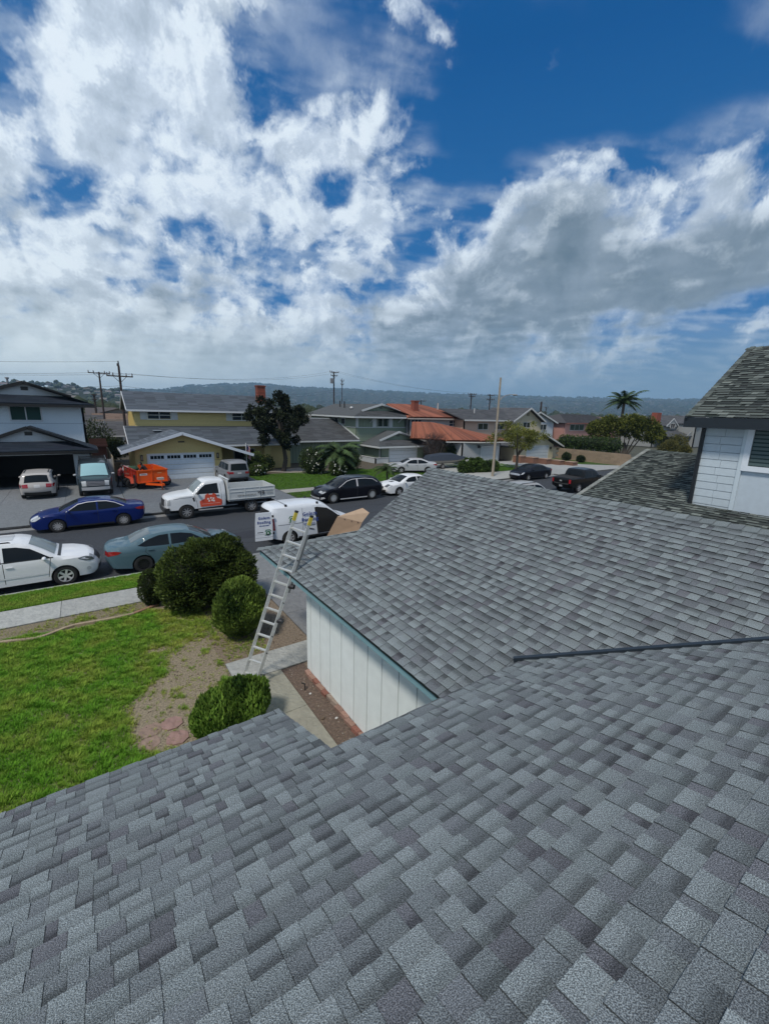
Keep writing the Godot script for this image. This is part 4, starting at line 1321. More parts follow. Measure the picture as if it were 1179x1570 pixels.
	sedan("black sedan parked across the street by the young tree, front towards the camera's left", Vector3(36.7, -0.12, -27.2), PI, lin(0.007, 0.007, 0.008), {"k": {"skin": [
		["bumper_chrome", Vector2(2.36, 0.68), Vector2(2.42, 0.5), -0.9, 0.9, lin(0.4, 0.42, 0.45), "chrome"], ["taillight", Vector2(-2.41, 0.76), Vector2(-2.38, 0.95), -0.99, 0.99, lin(0.2, 0.01, 0.012), "lamp"]]}})
	suv("silver SUV at the near kerb, its roof just showing over the shingled ridge", Vector3(25.6, -0.12, -19.1), 0.0, lin(0.36, 0.37, 0.38))
	suv("pale gold SUV seen from behind, parked in the driveway before the open dark garage", Vector3(-2.92, 0.02, -37.35), PI / 2, lin(0.42, 0.40, 0.38), {"k": {"half": 0.95}})
	suv("grey boxy off-road SUV seen from behind beside the yellow house's garage door", Vector3(10.1, 0.02, -37.9), PI / 2, lin(0.20, 0.215, 0.225), {"k": {"half": 0.93, "round": 0.06, "lean": 0.2, "glass_col": lin(0.01, 0.012, 0.015),
		"pts": v2([-2.15, 0.40, -2.24, 0.60, -2.26, 0.9, -2.24, 1.10, -2.18, 1.4, -2.10, 1.68, -1.9, 1.76, -1.1, 1.80, -0.4, 1.80, 0.1, 1.76, 0.36, 1.66, 0.62, 1.4, 0.86, 1.14, 1.5, 1.09, 1.95, 1.02, 2.15, 0.9, 2.24, 0.62, 2.2, 0.4, 2.1, 0.3]),
		"glass": [v2([0.7, 1.14, 0.34, 1.55, 0.1, 1.64, -0.25, 1.66, -0.25, 1.12]), v2([-0.33, 1.12, -0.33, 1.66, -1.15, 1.66, -1.15, 1.12]), v2([-1.23, 1.12, -1.23, 1.66, -2.0, 1.62, -2.08, 1.16])],
		"shields": [["windshield", Vector2(0.36, 1.66), Vector2(0.84, 1.16), 0.9], ["rear_window", Vector2(-2.24, 1.12), Vector2(-2.12, 1.62), 0.88]]}})
	# dark full-size van, nose to the street
	var van := thing("parked_van", "dark slate full-size van with roof rack and sunshade, nose towards the street", "van", Vector3(0.22, 0.02, -37.15), -PI / 2)
	var vk := {
		"half": 1.0, "long": 5.3, "belt": 1.2, "lean": 0.16, "wr": 0.37, "wheels": [-1.65, 1.75], "col": lin(0.022, 0.032, 0.042), "sill": 0.36, "round": 0.09, "taper": 0.12,
		"pts": v2([-2.6, 0.45, -2.64, 0.8, -2.64, 1.3, -2.58, 1.8, -2.4, 2.1, -1.5, 2.16, -0.3, 2.17, 0.6, 2.14, 1.0, 2.05, 1.35, 1.62, 1.62, 1.3, 2.2, 1.2, 2.5, 1.12, 2.6, 1.0, 2.62, 0.7, 2.6, 0.45]),
		"glass": [v2([1.4, 1.32, 1.05, 1.8, 0.5, 1.9, 0.5, 1.3]), v2([0.3, 1.3, 0.3, 1.9, -1.0, 1.9, -1.0, 1.3]), v2([-1.15, 1.3, -1.15, 1.9, -2.3, 1.88, -2.3, 1.3])],
		"shields": [["windshield", Vector2(1.0, 2.05), Vector2(1.6, 1.32), 0.88, lin(0.30, 0.50, 0.53)]],
		"skin": [["grille", Vector2(2.58, 1.04), Vector2(2.62, 0.74), -0.62, 0.62, lin(0.10, 0.10, 0.11), "dark_metal"], ["headlight", Vector2(2.56, 1.05), Vector2(2.62, 0.78), 0.64, 0.95, lin(0.5, 0.52, 0.52), "lamp"], ["headlight", Vector2(2.56, 1.05), Vector2(2.62, 0.78), -0.95, -0.64, lin(0.5, 0.52, 0.52), "lamp"],
			["bumper_chrome", Vector2(2.62, 0.68), Vector2(2.6, 0.48), -1.0, 1.0, lin(0.55, 0.56, 0.57), "chrome"]],
		"mirrors": [Vector2(1.3, 1.35)], "mirror_col": lin(0.4, 0.42, 0.43), "spokes": 8}
	vehicle(van, vk)
	for i in 3:
		var gb := MB.new()
		gb.col = lin(0.55, 0.56, 0.57)
		gb.bar(Vector3(2.73, 0.80 + i * 0.09, -0.56), Vector3(2.73, 0.80 + i * 0.09, 0.56), 0.02, 0.02)
		part("grille_bar", gb, M.chrome, van)
	for i in 5:
		var rb := MB.new()
		rb.col = lin(0.03, 0.033, 0.037)
		rb.bar(Vector3(-1.8 + i * 0.65, 2.32, -0.8), Vector3(-1.8 + i * 0.65, 2.32, 0.8), 0.04, 0.04)
		part("rack_bar", rb, M.dark_metal, van)
	for z: float in [-0.8, 0.8]:
		var rb := MB.new()
		rb.col = lin(0.03, 0.033, 0.037)
		rb.bar(Vector3(-2.0, 2.34, z), Vector3(1.0, 2.34, z), 0.05, 0.06)
		for x: float in [-1.8, -0.5, 0.8]: rb.bar(Vector3(x, 2.08, z), Vector3(x, 2.34, z), 0.05, 0.05, Vector3.RIGHT)
		part("rack_rail", rb, M.dark_metal, van)
	pickup()
	roofing_van()
	work_truck()
	trailer()
	boat()


func pickup() -> void:
	var root := thing("pickup_truck", "black crew-cab pickup at the near kerb seen from behind, past the green-grey roof edge", "pickup", Vector3(35.4, -0.12, -21.0), 0.0)
	var c := lin(0.007, 0.0065, 0.007)
	vehicle(root, {
		"half": 1.0, "long": 5.7, "belt": 1.2, "lean": 0.3, "wr": 0.4, "wheels": [-1.7, 1.85], "col": c, "sill": 0.42, "round": 0.07, "taper": 0.1,
		"pts": v2([-2.75, 0.5, -2.82, 0.75, -2.83, 1.15, -2.76, 1.24, -2.0, 1.25, -1.15, 1.25, -1.05, 1.3, -0.95, 1.75, -0.75, 1.87, 0.0, 1.9, 0.5, 1.87, 0.9, 1.7, 1.3, 1.32, 2.0, 1.24, 2.6, 1.15, 2.8, 1.0, 2.84, 0.7, 2.78, 0.5]),
		"glass": [v2([1.1, 1.3, 0.8, 1.62, 0.4, 1.75, 0.15, 1.76, 0.15, 1.28]), v2([0.05, 1.28, 0.05, 1.76, -0.6, 1.74, -0.85, 1.65, -0.9, 1.3])],
		"shields": [["windshield", Vector2(0.9, 1.7), Vector2(1.28, 1.34), 0.9], ["rear_window", Vector2(-1.03, 1.36), Vector2(-0.93, 1.76), 0.84]],
		"skin": [["bed_cover", Vector2(-2.7, 1.245), Vector2(-1.2, 1.25), -0.9, 0.9, lin(0.02, 0.02, 0.021), "fabric"], ["taillight", Vector2(-2.82, 0.8), Vector2(-2.82, 1.12), 0.8, 0.99, lin(0.35, 0.015, 0.02), "lamp"], ["taillight", Vector2(-2.82, 0.8), Vector2(-2.82, 1.12), -0.99, -0.8, lin(0.35, 0.015, 0.02), "lamp"],
			["tailgate_seam", Vector2(-2.81, 0.72), Vector2(-2.815, 0.76), -0.78, 0.78, lin(0.05, 0.05, 0.05), "plastic"], ["badge", Vector2(-2.83, 0.98), Vector2(-2.83, 1.05), -0.12, 0.12, lin(0.5, 0.5, 0.5), "chrome"], ["licence_plate", Vector2(-2.78, 0.56), Vector2(-2.8, 0.66), -0.16, 0.16, lin(0.5, 0.5, 0.5), "print"]],
		"mirrors": [Vector2(1.05, 1.28)], "handles": [Vector2(0.25, 1.12), Vector2(-0.75, 1.12)], "spokes": 6})


func roofing_van() -> void:
	var root := thing("roofing_van", "white roofing company van with open rear door and blue lettering, behind the ladder top", "van", Vector3(8.85, -0.12, -19.42), 0.0)
	var white := lin(0.66, 0.70, 0.74)
	var s := vehicle(root, {
		"half": 0.91, "long": 4.5, "belt": 1.1, "lean": 0.17, "wr": 0.34, "wheels": [-1.38, 1.4], "col": white, "sill": 0.28, "round": 0.09, "taper": 0.12,
		"pts": v2([-2.18, 0.4, -2.24, 0.7, -2.25, 1.2, -2.2, 1.68, -2.02, 1.84, -1.3, 1.88, -0.3, 1.88, 0.3, 1.83, 0.62, 1.68, 1.05, 1.34, 1.38, 1.12, 1.8, 1.02, 2.1, 0.86, 2.24, 0.62, 2.22, 0.4, 2.1, 0.3]),
		"glass": [v2([1.25, 1.12, 0.86, 1.42, 0.56, 1.6, 0.2, 1.66, 0.12, 1.08])],
		"shields": [["windshield", Vector2(0.62, 1.68), Vector2(1.34, 1.14), 0.9]],
		"side": [["taillight", v2([-2.24, 0.78, -2.24, 1.35, -2.12, 1.35, -2.08, 0.8]), lin(0.30, 0.015, 0.03), "lamp", 0.012], ["door_seam", seam([-0.72, 0.32, -0.72, 1.7]), SEAM, "plastic", 0.002], ["door_rail", band(v2([-1.95, 1.02, -0.72, 1.03]), 0.025), lin(0.25, 0.26, 0.27), "plastic", 0.006], ["sill_trim", v2([-0.95, 0.28, 0.95, 0.28, 0.95, 0.36, -0.95, 0.36]), lin(0.03, 0.03, 0.03), "plastic", 0.006]],
		"skin": [["rear_opening", Vector2(-2.2, 0.5), Vector2(-2.2, 1.66), -0.85, 0.85, lin(0.012, 0.012, 0.013), "rubber"], ["grille", Vector2(2.2, 0.72), Vector2(2.2, 0.36), -0.7, 0.7, lin(0.03, 0.03, 0.03), "plastic"]],
		"mirrors": [Vector2(1.1, 1.12)], "mirror_col": lin(0.02, 0.02, 0.02), "spokes": 7})
	# front door open: dark doorway on the near side, window and cab behind it
	var b := MB.new()
	b.col = lin(0.008, 0.009, 0.01)
	s.side(b, PackedVector2Array(v2([1.0, 0.4, 1.16, 0.75, 1.22, 1.1, 0.86, 1.42, 0.56, 1.6, 0.05, 1.7, -0.08, 1.68, -0.02, 0.9, 0.05, 0.38])), 0.009, 0.12, [1.0])
	part("doorway", b, M.rubber, root, 40.0)
	for q: Array in [[0.45, 1.0, 0.09], [0.62, 0.85, 0.06], [0.3, 0.78, 0.08], [0.8, 1.12, 0.05]]:
		b = MB.new()
		b.col = lin(0.14, 0.145, 0.15)
		b.ball(Vector3(q[0], q[1], 0.885), Vector3(q[2], q[2] * 1.2, 0.02), 8)
		part("cab_detail", b, M.plastic, root, 50.0)
	# rear barn door swung out on the near side, with its inner and outer skin
	var door := empty("rear_door", root)
	b = MB.new()
	b.col = white
	var dx := Transform3D(Basis(Vector3.UP, deg_to_rad(-5)), Vector3(-2.22, 0, 0.93))
	b.slab(PackedVector2Array([Vector2(-0.82, 0.42), Vector2(-0.03, 0.42), Vector2(-0.02, 1.2), Vector2(-0.06, 1.72), Vector2(-0.76, 1.72), Vector2(-0.8, 1.2)]), dx, 0.05)
	part("panel", b, M.car_paint, door)
	b = MB.new()
	b.col = lin(0.02, 0.02, 0.02)
	b.slab(PackedVector2Array([Vector2(-0.2, 0.66), Vector2(-0.1, 0.66), Vector2(-0.1, 0.72), Vector2(-0.2, 0.72)]), dx.translated_local(Vector3(-0.1, 0, 0.05)), 0.02)
	part("latch", b, M.plastic, door)
	for i in 2: flat(door, "crease", v2([-0.8, 0.56 + i * 0.16, -0.04, 0.56 + i * 0.16, -0.04, 0.575 + i * 0.16, -0.8, 0.575 + i * 0.16]), dx.translated_local(Vector3(0, 0, 0.05)), lin(0.3, 0.31, 0.33), M.print)
	var navy := lin(0.03, 0.06, 0.24)
	lettering("Golem", 0.17, navy, dx * Transform3D(Basis(), Vector3(-0.40, 1.47, 0.055)), door, "lettering", true)
	lettering("Roofing", 0.165, navy, dx * Transform3D(Basis(), Vector3(-0.41, 1.27, 0.055)), door, "lettering", true)
	lettering("000-000-0000".replace("0", "8"), 0.07, navy, dx * Transform3D(Basis(), Vector3(-0.41, 1.12, 0.055)), door)
	house_mark(door, dx * Transform3D(Basis(), Vector3(-0.24, 0.80, 0.055)), 0.30)
	flat(door, "stripe", v2([-0.72, 0.8, -0.46, 0.8, -0.46, 0.83, -0.72, 0.83]), dx.translated_local(Vector3(0, 0, 0.05)), lin(0.02, 0.03, 0.04), M.print)
	b = MB.new()
	b.col = lin(0.02, 0.02, 0.02)
	for y: float in [0.7, 1.5]: b.box(Vector3(-2.2, y, 0.9), Vector3(0.08, 0.1, 0.07))
	part("hinge", b, M.dark_metal, root)
	# lettering on the near side follows the flank
	var up := Basis(Vector3.RIGHT, -0.05)
	var z0 := 0.935
	house_mark(root, Transform3D(up, Vector3(-1.28, 1.26, 0.922)), 0.34)
	lettering("Golem", 0.24, navy, Transform3D(up, Vector3(-0.36, 1.42, z0 - 0.03)), root, "lettering", true)
	lettering("Roofing", 0.24, navy, Transform3D(up, Vector3(-0.36, 1.15, z0 - 0.012)), root, "lettering", true)
	lettering("888-888-8888", 0.1, navy, Transform3D(up, Vector3(-0.4, 0.95, z0)), root)
	flat(root, "stripe", v2([-0.55, 0.84, -0.1, 0.84, -0.1, 0.86, -0.55, 0.86]), Transform3D(Basis(), Vector3(0, 0, 0.915)), lin(0.02, 0.02, 0.025), M.print)
	flat(root, "hammer_mark", v2([-0.6, 0.72, -0.15, 0.6, -0.14, 0.64, -0.5, 0.75, -0.46, 0.8, -0.58, 0.8]), Transform3D(Basis(), Vector3(0, 0, 0.912)), lin(0.02, 0.03, 0.06), M.print)
	# roof rack feet
	for q: Vector2 in [Vector2(-1.5, 0.72), Vector2(-1.5, -0.72), Vector2(0.1, 0.72), Vector2(0.1, -0.72)]:
		b = MB.new()
		b.col = lin(0.025, 0.025, 0.03)
		b.box(Vector3(q.x, 1.88, q.y), Vector3(0.1, 0.12, 0.06))
		part("rack_foot", b, M.plastic, root)
	b = MB.new()
	b.col = lin(0.4, 0.42, 0.44)
	b.bar(Vector3(-1.5, 1.93, -0.72), Vector3(-1.5, 1.93, 0.72), 0.03, 0.03)
	part("rack_bar", b, M.aluminium, root)
	# cardboard sheets leaning by the front door
	var c := thing("cardboard_sheet", "large tan cardboard sheet standing folded by the van's open front door", "cardboard", Vector3(10.7, 0, -17.3))
	b = MB.new()
	b.col = lin(0.42, 0.29, 0.185)
	plate(b, [Vector3(-2.1, 0.45, 0.25), Vector3(-0.8, 0.0, 0.5), Vector3(-0.2, 0.95, 0.3), Vector3(-1.45, 1.36, 0.15)], 0.008)
	part("front_panel", b, M.cardboard, c)
	b = MB.new()
	b.col = lin(0.50, 0.36, 0.24)
	plate(b, [Vector3(-1.45, 1.365, 0.15), Vector3(-0.2, 0.955, 0.3), Vector3(0.4, 1.3, 0.0), Vector3(0.25, 1.48, -0.4)], 0.008)
	part("flap", b, M.cardboard, c)
	for q: Vector3 in [Vector3(-1.1, 1.2, 0.2), Vector3(-0.75, 1.08, 0.24), Vector3(-0.42, 0.98, 0.28)]:
		b = MB.new()
		b.col = lin(0.05, 0.035, 0.03)
		b.cyl(q, q + Vector3(-0.01, 0.0, 0.03), 0.025, 0.025, 8)
		part("hole", b, M.rubber, c)
	b = MB.new()
	b.col = lin(0.6, 0.61, 0.6)
	plate(b, [Vector3(10.0, 0.35, -17.5), Vector3(10.6, 0.35, -17.25), Vector3(10.62, 0.5, -17.5), Vector3(10.02, 0.5, -17.75)], 0.01)
	tag(part("white_board", b, M.print), "white board lying at the foot of the tan cardboard by the van", "board")


func plate(b: MB, p: Array, thick: float) -> void:  # a sheet through 3D points, given thickness downwards along its normal
	var n: Vector3 = (p[1] - p[0]).cross(p[2] - p[0]).normalized()
	if n.y < 0.0 and absf(n.y) > 0.05:
		p = p.duplicate(); p.reverse(); n = -n
	for i in range(1, p.size() - 1):
		b.tri(p[0], p[i], p[i + 1]); b.tri(p[0] - n * thick, p[i + 1] - n * thick, p[i] - n * thick)
	for i in p.size():
		var j := (i + 1) % p.size()
		b.quad(p[i] - n * thick, p[j] - n * thick, p[j], p[i])


func house_mark(parent: Node, xf: Transform3D, size: float) -> void:  # the small green house mark beside the lettering
	var g := lin(0.02, 0.14, 0.06)
	var k := size
	flat(parent, "mark_roof", v2([-0.5 * k, 0.12 * k, -0.3 * k, 0.42 * k, 0.32 * k, 0.42 * k, 0.5 * k, 0.12 * k, 0.36 * k, 0.12 * k, 0.24 * k, 0.3 * k, -0.22 * k, 0.3 * k, -0.36 * k, 0.12 * k]), xf, g, M.print)
	flat(parent, "mark_wall", v2([-0.34 * k, -0.34 * k, 0.3 * k, -0.34 * k, 0.42 * k, -0.12 * k, 0.3 * k, 0.1 * k, 0.1 * k, 0.22 * k, -0.3 * k, 0.1 * k]), xf, g, M.print)
	flat(parent, "mark_door", v2([-0.12 * k, -0.26 * k, 0.1 * k, -0.26 * k, 0.1 * k, 0.02 * k, -0.12 * k, 0.02 * k]), xf.translated_local(Vector3(0, 0, 0.004)), lin(0.55, 0.6, 0.6), M.print)
	flat(parent, "mark_swoosh", v2([-0.55 * k, -0.46 * k, 0.3 * k, -0.44 * k, 0.55 * k, -0.2 * k, 0.25 * k, -0.36 * k, -0.4 * k, -0.38 * k]), xf, g, M.print)


func work_truck() -> void:
	var root := thing("rental_truck", "white work truck with a flat dump bed and red apron emblem on its door", "truck", Vector3(6.36, -0.12, -26.92), PI)
	var white := lin(0.66, 0.69, 0.70)
	var s := vehicle(root, {
		"half": 1.0, "long": 6.2, "belt": 1.32, "lean": 0.2, "wr": 0.40, "wheels": [2.05, 1.0e6], "col": white, "sill": 0.55, "round": 0.09, "taper": 0.10, "tyre_w": 0.26, "inset": 0.15, "rim": lin(0.4, 0.41, 0.42),
		"pts": v2([-0.12, 0.6, -0.14, 1.0, -0.14, 1.5, -0.1, 2.0, 0.05, 2.11, 0.5, 2.14, 0.9, 2.1, 1.15, 1.95, 1.45, 1.66, 1.68, 1.42, 2.2, 1.36, 2.75, 1.27, 3.0, 1.16, 3.06, 0.95, 3.06, 0.7, 3.0, 0.55]),
		"glass": [v2([1.55, 1.40, 1.2, 1.74, 0.98, 1.9, 0.3, 1.96, 0.25, 1.36])],
		"shields": [["windshield", Vector2(1.12, 1.97), Vector2(1.64, 1.46), 0.9, lin(0.2, 0.24, 0.25)], ["rear_window", Vector2(-0.14, 1.5), Vector2(-0.1, 1.96), 0.7]],  # windshield paled by a painted-in reflection of the sky
		"skin": [["grille", Vector2(3.04, 1.1), Vector2(3.06, 0.76), -0.66, 0.66, lin(0.02, 0.02, 0.022), "plastic"], ["headlight", Vector2(2.99, 1.16), Vector2(3.06, 0.84), 0.68, 0.98, lin(0.45, 0.47, 0.48), "lamp"], ["headlight", Vector2(2.99, 1.16), Vector2(3.06, 0.84), -0.98, -0.68, lin(0.45, 0.47, 0.48), "lamp"]],
		"side": [["headlight", v2([2.86, 0.86, 3.04, 0.84, 3.0, 1.14, 2.86, 1.18]), lin(0.4, 0.42, 0.43), "lamp"], ["door_seam", seam([1.45, 0.6, 1.5, 1.0, 1.62, 1.38]), SEAM, "plastic", 0.002], ["door_seam", seam([0.1, 0.6, 0.12, 1.36, 0.14, 1.9]), SEAM, "plastic", 0.002], ["fender_vent", v2([1.58, 1.0, 1.66, 0.98, 1.72, 1.2, 1.62, 1.24]), lin(0.03, 0.03, 0.03), "plastic"],
			["body_line", band(v2([1.75, 1.24, 2.4, 1.22, 2.7, 1.18]), 0.03), lin(0.22, 0.24, 0.26), "plastic", 0.003]],
		"mirrors": [Vector2(1.4, 1.42)], "mirror_col": lin(0.025, 0.025, 0.028), "handles": [Vector2(0.35, 1.26)], "handle_col": lin(0.02, 0.02, 0.02), "spokes": 8})
	var b := MB.new()
	b.col = lin(0.02, 0.02, 0.022)
	b.box(Vector3(3.06, 0.55, 0), Vector3(0.26, 0.3, 1.96))
	part("front_bumper", b, M.plastic, root)
	b = MB.new()
	b.col = lin(0.015, 0.015, 0.016)
	b.box(Vector3(-1.6, 0.62, 0), Vector3(3.0, 0.24, 0.9)); b.box(Vector3(-3.02, 0.5, 0), Vector3(0.1, 0.3, 1.9)); b.box(Vector3(-0.35, 0.55, 0.7), Vector3(0.5, 0.4, 0.3)); b.box(Vector3(-2.7, 0.56, 0.75), Vector3(0.4, 0.3, 0.3))
	part("chassis", b, M.rubber, root)
	b = MB.new()
	b.col = lin(0.5, 0.5, 0.5)
	b.box(Vector3(0.75, 0.46, 0.98), Vector3(1.35, 0.05, 0.16)); b.box(Vector3(0.75, 0.46, -0.98), Vector3(1.35, 0.05, 0.16))
	part("step", b, M.aluminium, root)
	for z: float in [1.0, -1.0]:
		wheel(root, Vector3(-1.65, 0.40, z * 0.82), 0.40, 0.4, 8, lin(0.4, 0.41, 0.42), z)
	# bed with headboard, three ribbed side boards and a tailgate
	var bed := empty("bed", root)
	var grey := lin(0.52, 0.55, 0.55)
	b = MB.new()
	b.col = lin(0.3, 0.31, 0.31)
	b.box(Vector3(-1.7, 0.86, 0), Vector3(2.86, 0.1, 2.14))
	part("floor", b, M.paint, bed)
	for z: float in [1.0, -1.0]:
		b = MB.new()
		b.col = grey
		b.box(Vector3(-1.7, 1.24, z * 1.06), Vector3(2.84, 0.68, 0.05))
		b.col = grey * 1.08
		for y: float in [0.93, 1.36, 1.56]: b.box(Vector3(-1.7, y, z * 1.09), Vector3(2.84, 0.045, 0.03))
		for i in 4: b.box(Vector3(-0.32 - i * 0.92, 1.24, z * 1.09), Vector3(0.05, 0.66, 0.035))
		part("side_board", b, M.paint, bed)
	b = MB.new()
	b.col = grey
	b.box(Vector3(-3.1, 1.24, 0), Vector3(0.05, 0.68, 2.06))
	part("tailgate", b, M.paint, bed)
	b = MB.new()
	b.col = lin(0.55, 0.58, 0.58)
	b.box(Vector3(-0.27, 1.5, 0), Vector3(0.06, 1.25, 2.1)); b.bar(Vector3(-0.3, 2.12, -1.0), Vector3(-0.3, 2.12, 1.0), 0.12, 0.06)
	part("headboard", b, M.paint, bed)
	# what is lettered on the flank that faces the street
	var flip := Basis(Vector3.UP, PI)
	var ink := lin(0.05, 0.05, 0.055)
	lettering("RENT ME STARTING AT", 0.11, ink, Transform3D(flip, Vector3(-1.35, 1.12, -1.115)), bed)
	lettering("$", 0.16, ink, Transform3D(flip, Vector3(-2.06, 1.24, -1.115)), bed, "lettering", true)
	lettering("19", 0.34, ink, Transform3D(flip, Vector3(-2.26, 1.19, -1.115)), bed, "lettering", true)
	for i in 2: flat(bed, "small_print", v2([2.56, 1.14 + i * 0.1, 2.98, 1.14 + i * 0.1, 2.98, 1.17 + i * 0.1, 2.56, 1.17 + i * 0.1]), Transform3D(flip, Vector3(0, 0, -1.112)), lin(0.25, 0.26, 0.26), M.print)
	var red := lin(0.62, 0.075, 0.035)
	var dz := Transform3D(Basis(Vector3.UP, PI), Vector3(0.72, 0.98, -1.012))
	flat(root, "apron_emblem", v2([-0.58, -0.34, 0.58, -0.34, 0.62, -0.02, 0.5, 0.06, 0.34, 0.12, 0.30, 0.34, 0.14, 0.42, 0.08, 0.34, -0.08, 0.34, -0.14, 0.42, -0.30, 0.34, -0.34, 0.12, -0.5, 0.06, -0.62, -0.02]), dz, red, M.print)
	for q: Array in [[-0.16, 0.10, 0.12], [0.0, 0.14, 0.13], [0.14, 0.10, 0.1], [-0.1, -0.02, 0.12], [0.06, 0.0, 0.14], [0.16, -0.04, 0.1]]:
		flat(root, "emblem_stroke", v2([q[0] - 0.05, q[1] - 0.04, q[0] + 0.03, q[1] - 0.06, q[0] + 0.06, q[1] + 0.04, q[0] - 0.03, q[1] + 0.055]), dz.translated_local(Vector3(0, 0, 0.004)), lin(0.75, 0.7, 0.66), M.print)
	flat(root, "emblem_band", v2([-0.5, -0.2, 0.5, -0.2, 0.5, -0.17, -0.5, -0.17]), dz.translated_local(Vector3(0, 0, 0.004)), lin(0.72, 0.3, 0.25), M.print)


func trailer() -> void:
	var root := thing("dump_trailer", "orange dump trailer in the yellow house's driveway, tongue towards the street", "trailer", Vector3(3.55, 0.02, -37.9), deg_to_rad(9))
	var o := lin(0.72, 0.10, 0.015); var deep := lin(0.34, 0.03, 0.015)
	# local: +z is the front
	var b := MB.new()
	b.col = o
	b.box(Vector3(0, 0.98, 1.75), Vector3(2.05, 0.86, 0.06))
	for x: float in [-1.0, -0.05, 1.0]: b.box(Vector3(x, 0.98, 1.80), Vector3(0.07, 0.86, 0.06))
	b.box(Vector3(0, 1.42, 1.77), Vector3(2.12, 0.07, 0.12)); b.box(Vector3(0, 0.54, 1.79), Vector3(2.08, 0.08, 0.1))
	part("front_wall", b, M.car_paint, root)
	for s: float in [-1.0, 1.0]:
		b = MB.new()
		b.col = o if s > 0 else deep  # left wall painted darker red to stand in for its shade
		b.box(Vector3(s * 1.03, 0.98, 0), Vector3(0.06, 0.86, 3.5)); b.box(Vector3(s * 1.05, 1.42, 0), Vector3(0.12, 0.07, 3.56))
		for i in 5: b.box(Vector3(s * 1.08, 0.96, -1.6 + i * 0.8), Vector3(0.05, 0.84, 0.07))
		part("side_wall", b, M.car_paint, root)
	b = MB.new()
	b.col = o
	b.box(Vector3(0.45, 1.0, -1.72), Vector3(1.05, 0.9, 0.06))
	part("rear_gate", b, M.car_paint, root)
	b = MB.new()
	b.col = lin(0.06, 0.03, 0.02)
	b.box(Vector3(0, 0.55, 0), Vector3(2.0, 0.06, 3.5))
	b.bar(Vector3(-0.5, 0.42, -1.7), Vector3(-0.5, 0.42, 1.8), 0.1, 0.14); b.bar(Vector3(0.5, 0.42, -1.7), Vector3(0.5, 0.42, 1.8), 0.1, 0.14)
	part("floor", b, M.dark_metal, root)
	b = MB.new()
	b.col = o
	b.bar(Vector3(-0.5, 0.42, 1.75), Vector3(0.35, 0.42, 2.9), 0.1, 0.14); b.bar(Vector3(0.5, 0.42, 1.75), Vector3(0.42, 0.42, 2.9), 0.1, 0.14)
	part("tongue", b, M.car_paint, root)
	b = MB.new()
	b.col = lin(0.36, 0.10, 0.05)
	b.cyl(Vector3(0.4, 0.02, 2.5), Vector3(0.4, 0.75, 2.5), 0.05, 0.05, 8); b.box(Vector3(0.4, 0.02, 2.5), Vector3(0.2, 0.03, 0.2))
	b.col = lin(0.4, 0.38, 0.34)
	b.box(Vector3(0.38, 0.82, 2.3), Vector3(0.42, 0.16, 0.3))
	part("jack", b, M.paint, root)
	flat(root, "notice", v2([-0.85, 1.06, -0.35, 1.06, -0.35, 1.2, -0.85, 1.2]), Transform3D(Basis(), Vector3(0, 0, 1.782)), lin(0.6, 0.58, 0.55), M.print)
	flat(root, "notice_print", v2([-0.78, 1.11, -0.42, 1.11, -0.42, 1.15, -0.78, 1.15]), Transform3D(Basis(), Vector3(0, 0, 1.787)), lin(0.2, 0.1, 0.09), M.print)
	flat(root, "reflector", v2([0.35, 1.16, 0.65, 1.16, 0.65, 1.19, 0.35, 1.19]), Transform3D(Basis(), Vector3(0, 0, 1.782)), lin(0.7, 0.45, 0.2), M.print)
	for s: float in [-1.0, 1.0]:
		for z: float in [-0.1, 0.75]:
			wheel(root, Vector3(s * 1.22, 0.36, z), 0.36, 0.2, 6, lin(0.1, 0.1, 0.1), s)
		b = MB.new()
		b.col = lin(0.5, 0.09, 0.05)
		for q: Array in [[-0.62, 0.45, -0.4, 0.78], [-0.4, 0.78, 1.05, 0.78], [1.05, 0.78, 1.28, 0.45]]:
			b.bar(Vector3(s * 1.22, q[1], q[0]), Vector3(s * 1.22, q[3], q[2]), 0.3, 0.03)
		part("fender", b, M.car_paint, root)
	b = MB.new()
	b.col = lin(0.02, 0.02, 0.02)
	b.box(Vector3(-1.12, 0.72, 1.45), Vector3(0.12, 0.75, 0.34))
	part("tool_box", b, M.plastic, root)
	var bag := MB.new()
	bag.col = lin(0.03, 0.075, 0.04)
	bag.ball(Vector3(2.75, 1.22, -38.9), Vector3(0.5, 0.28, 0.5), 10)
	tag(part("green_bag", bag, M.fabric, self, 60.0), "dark green bag of debris heaped in the orange trailer", "bag")


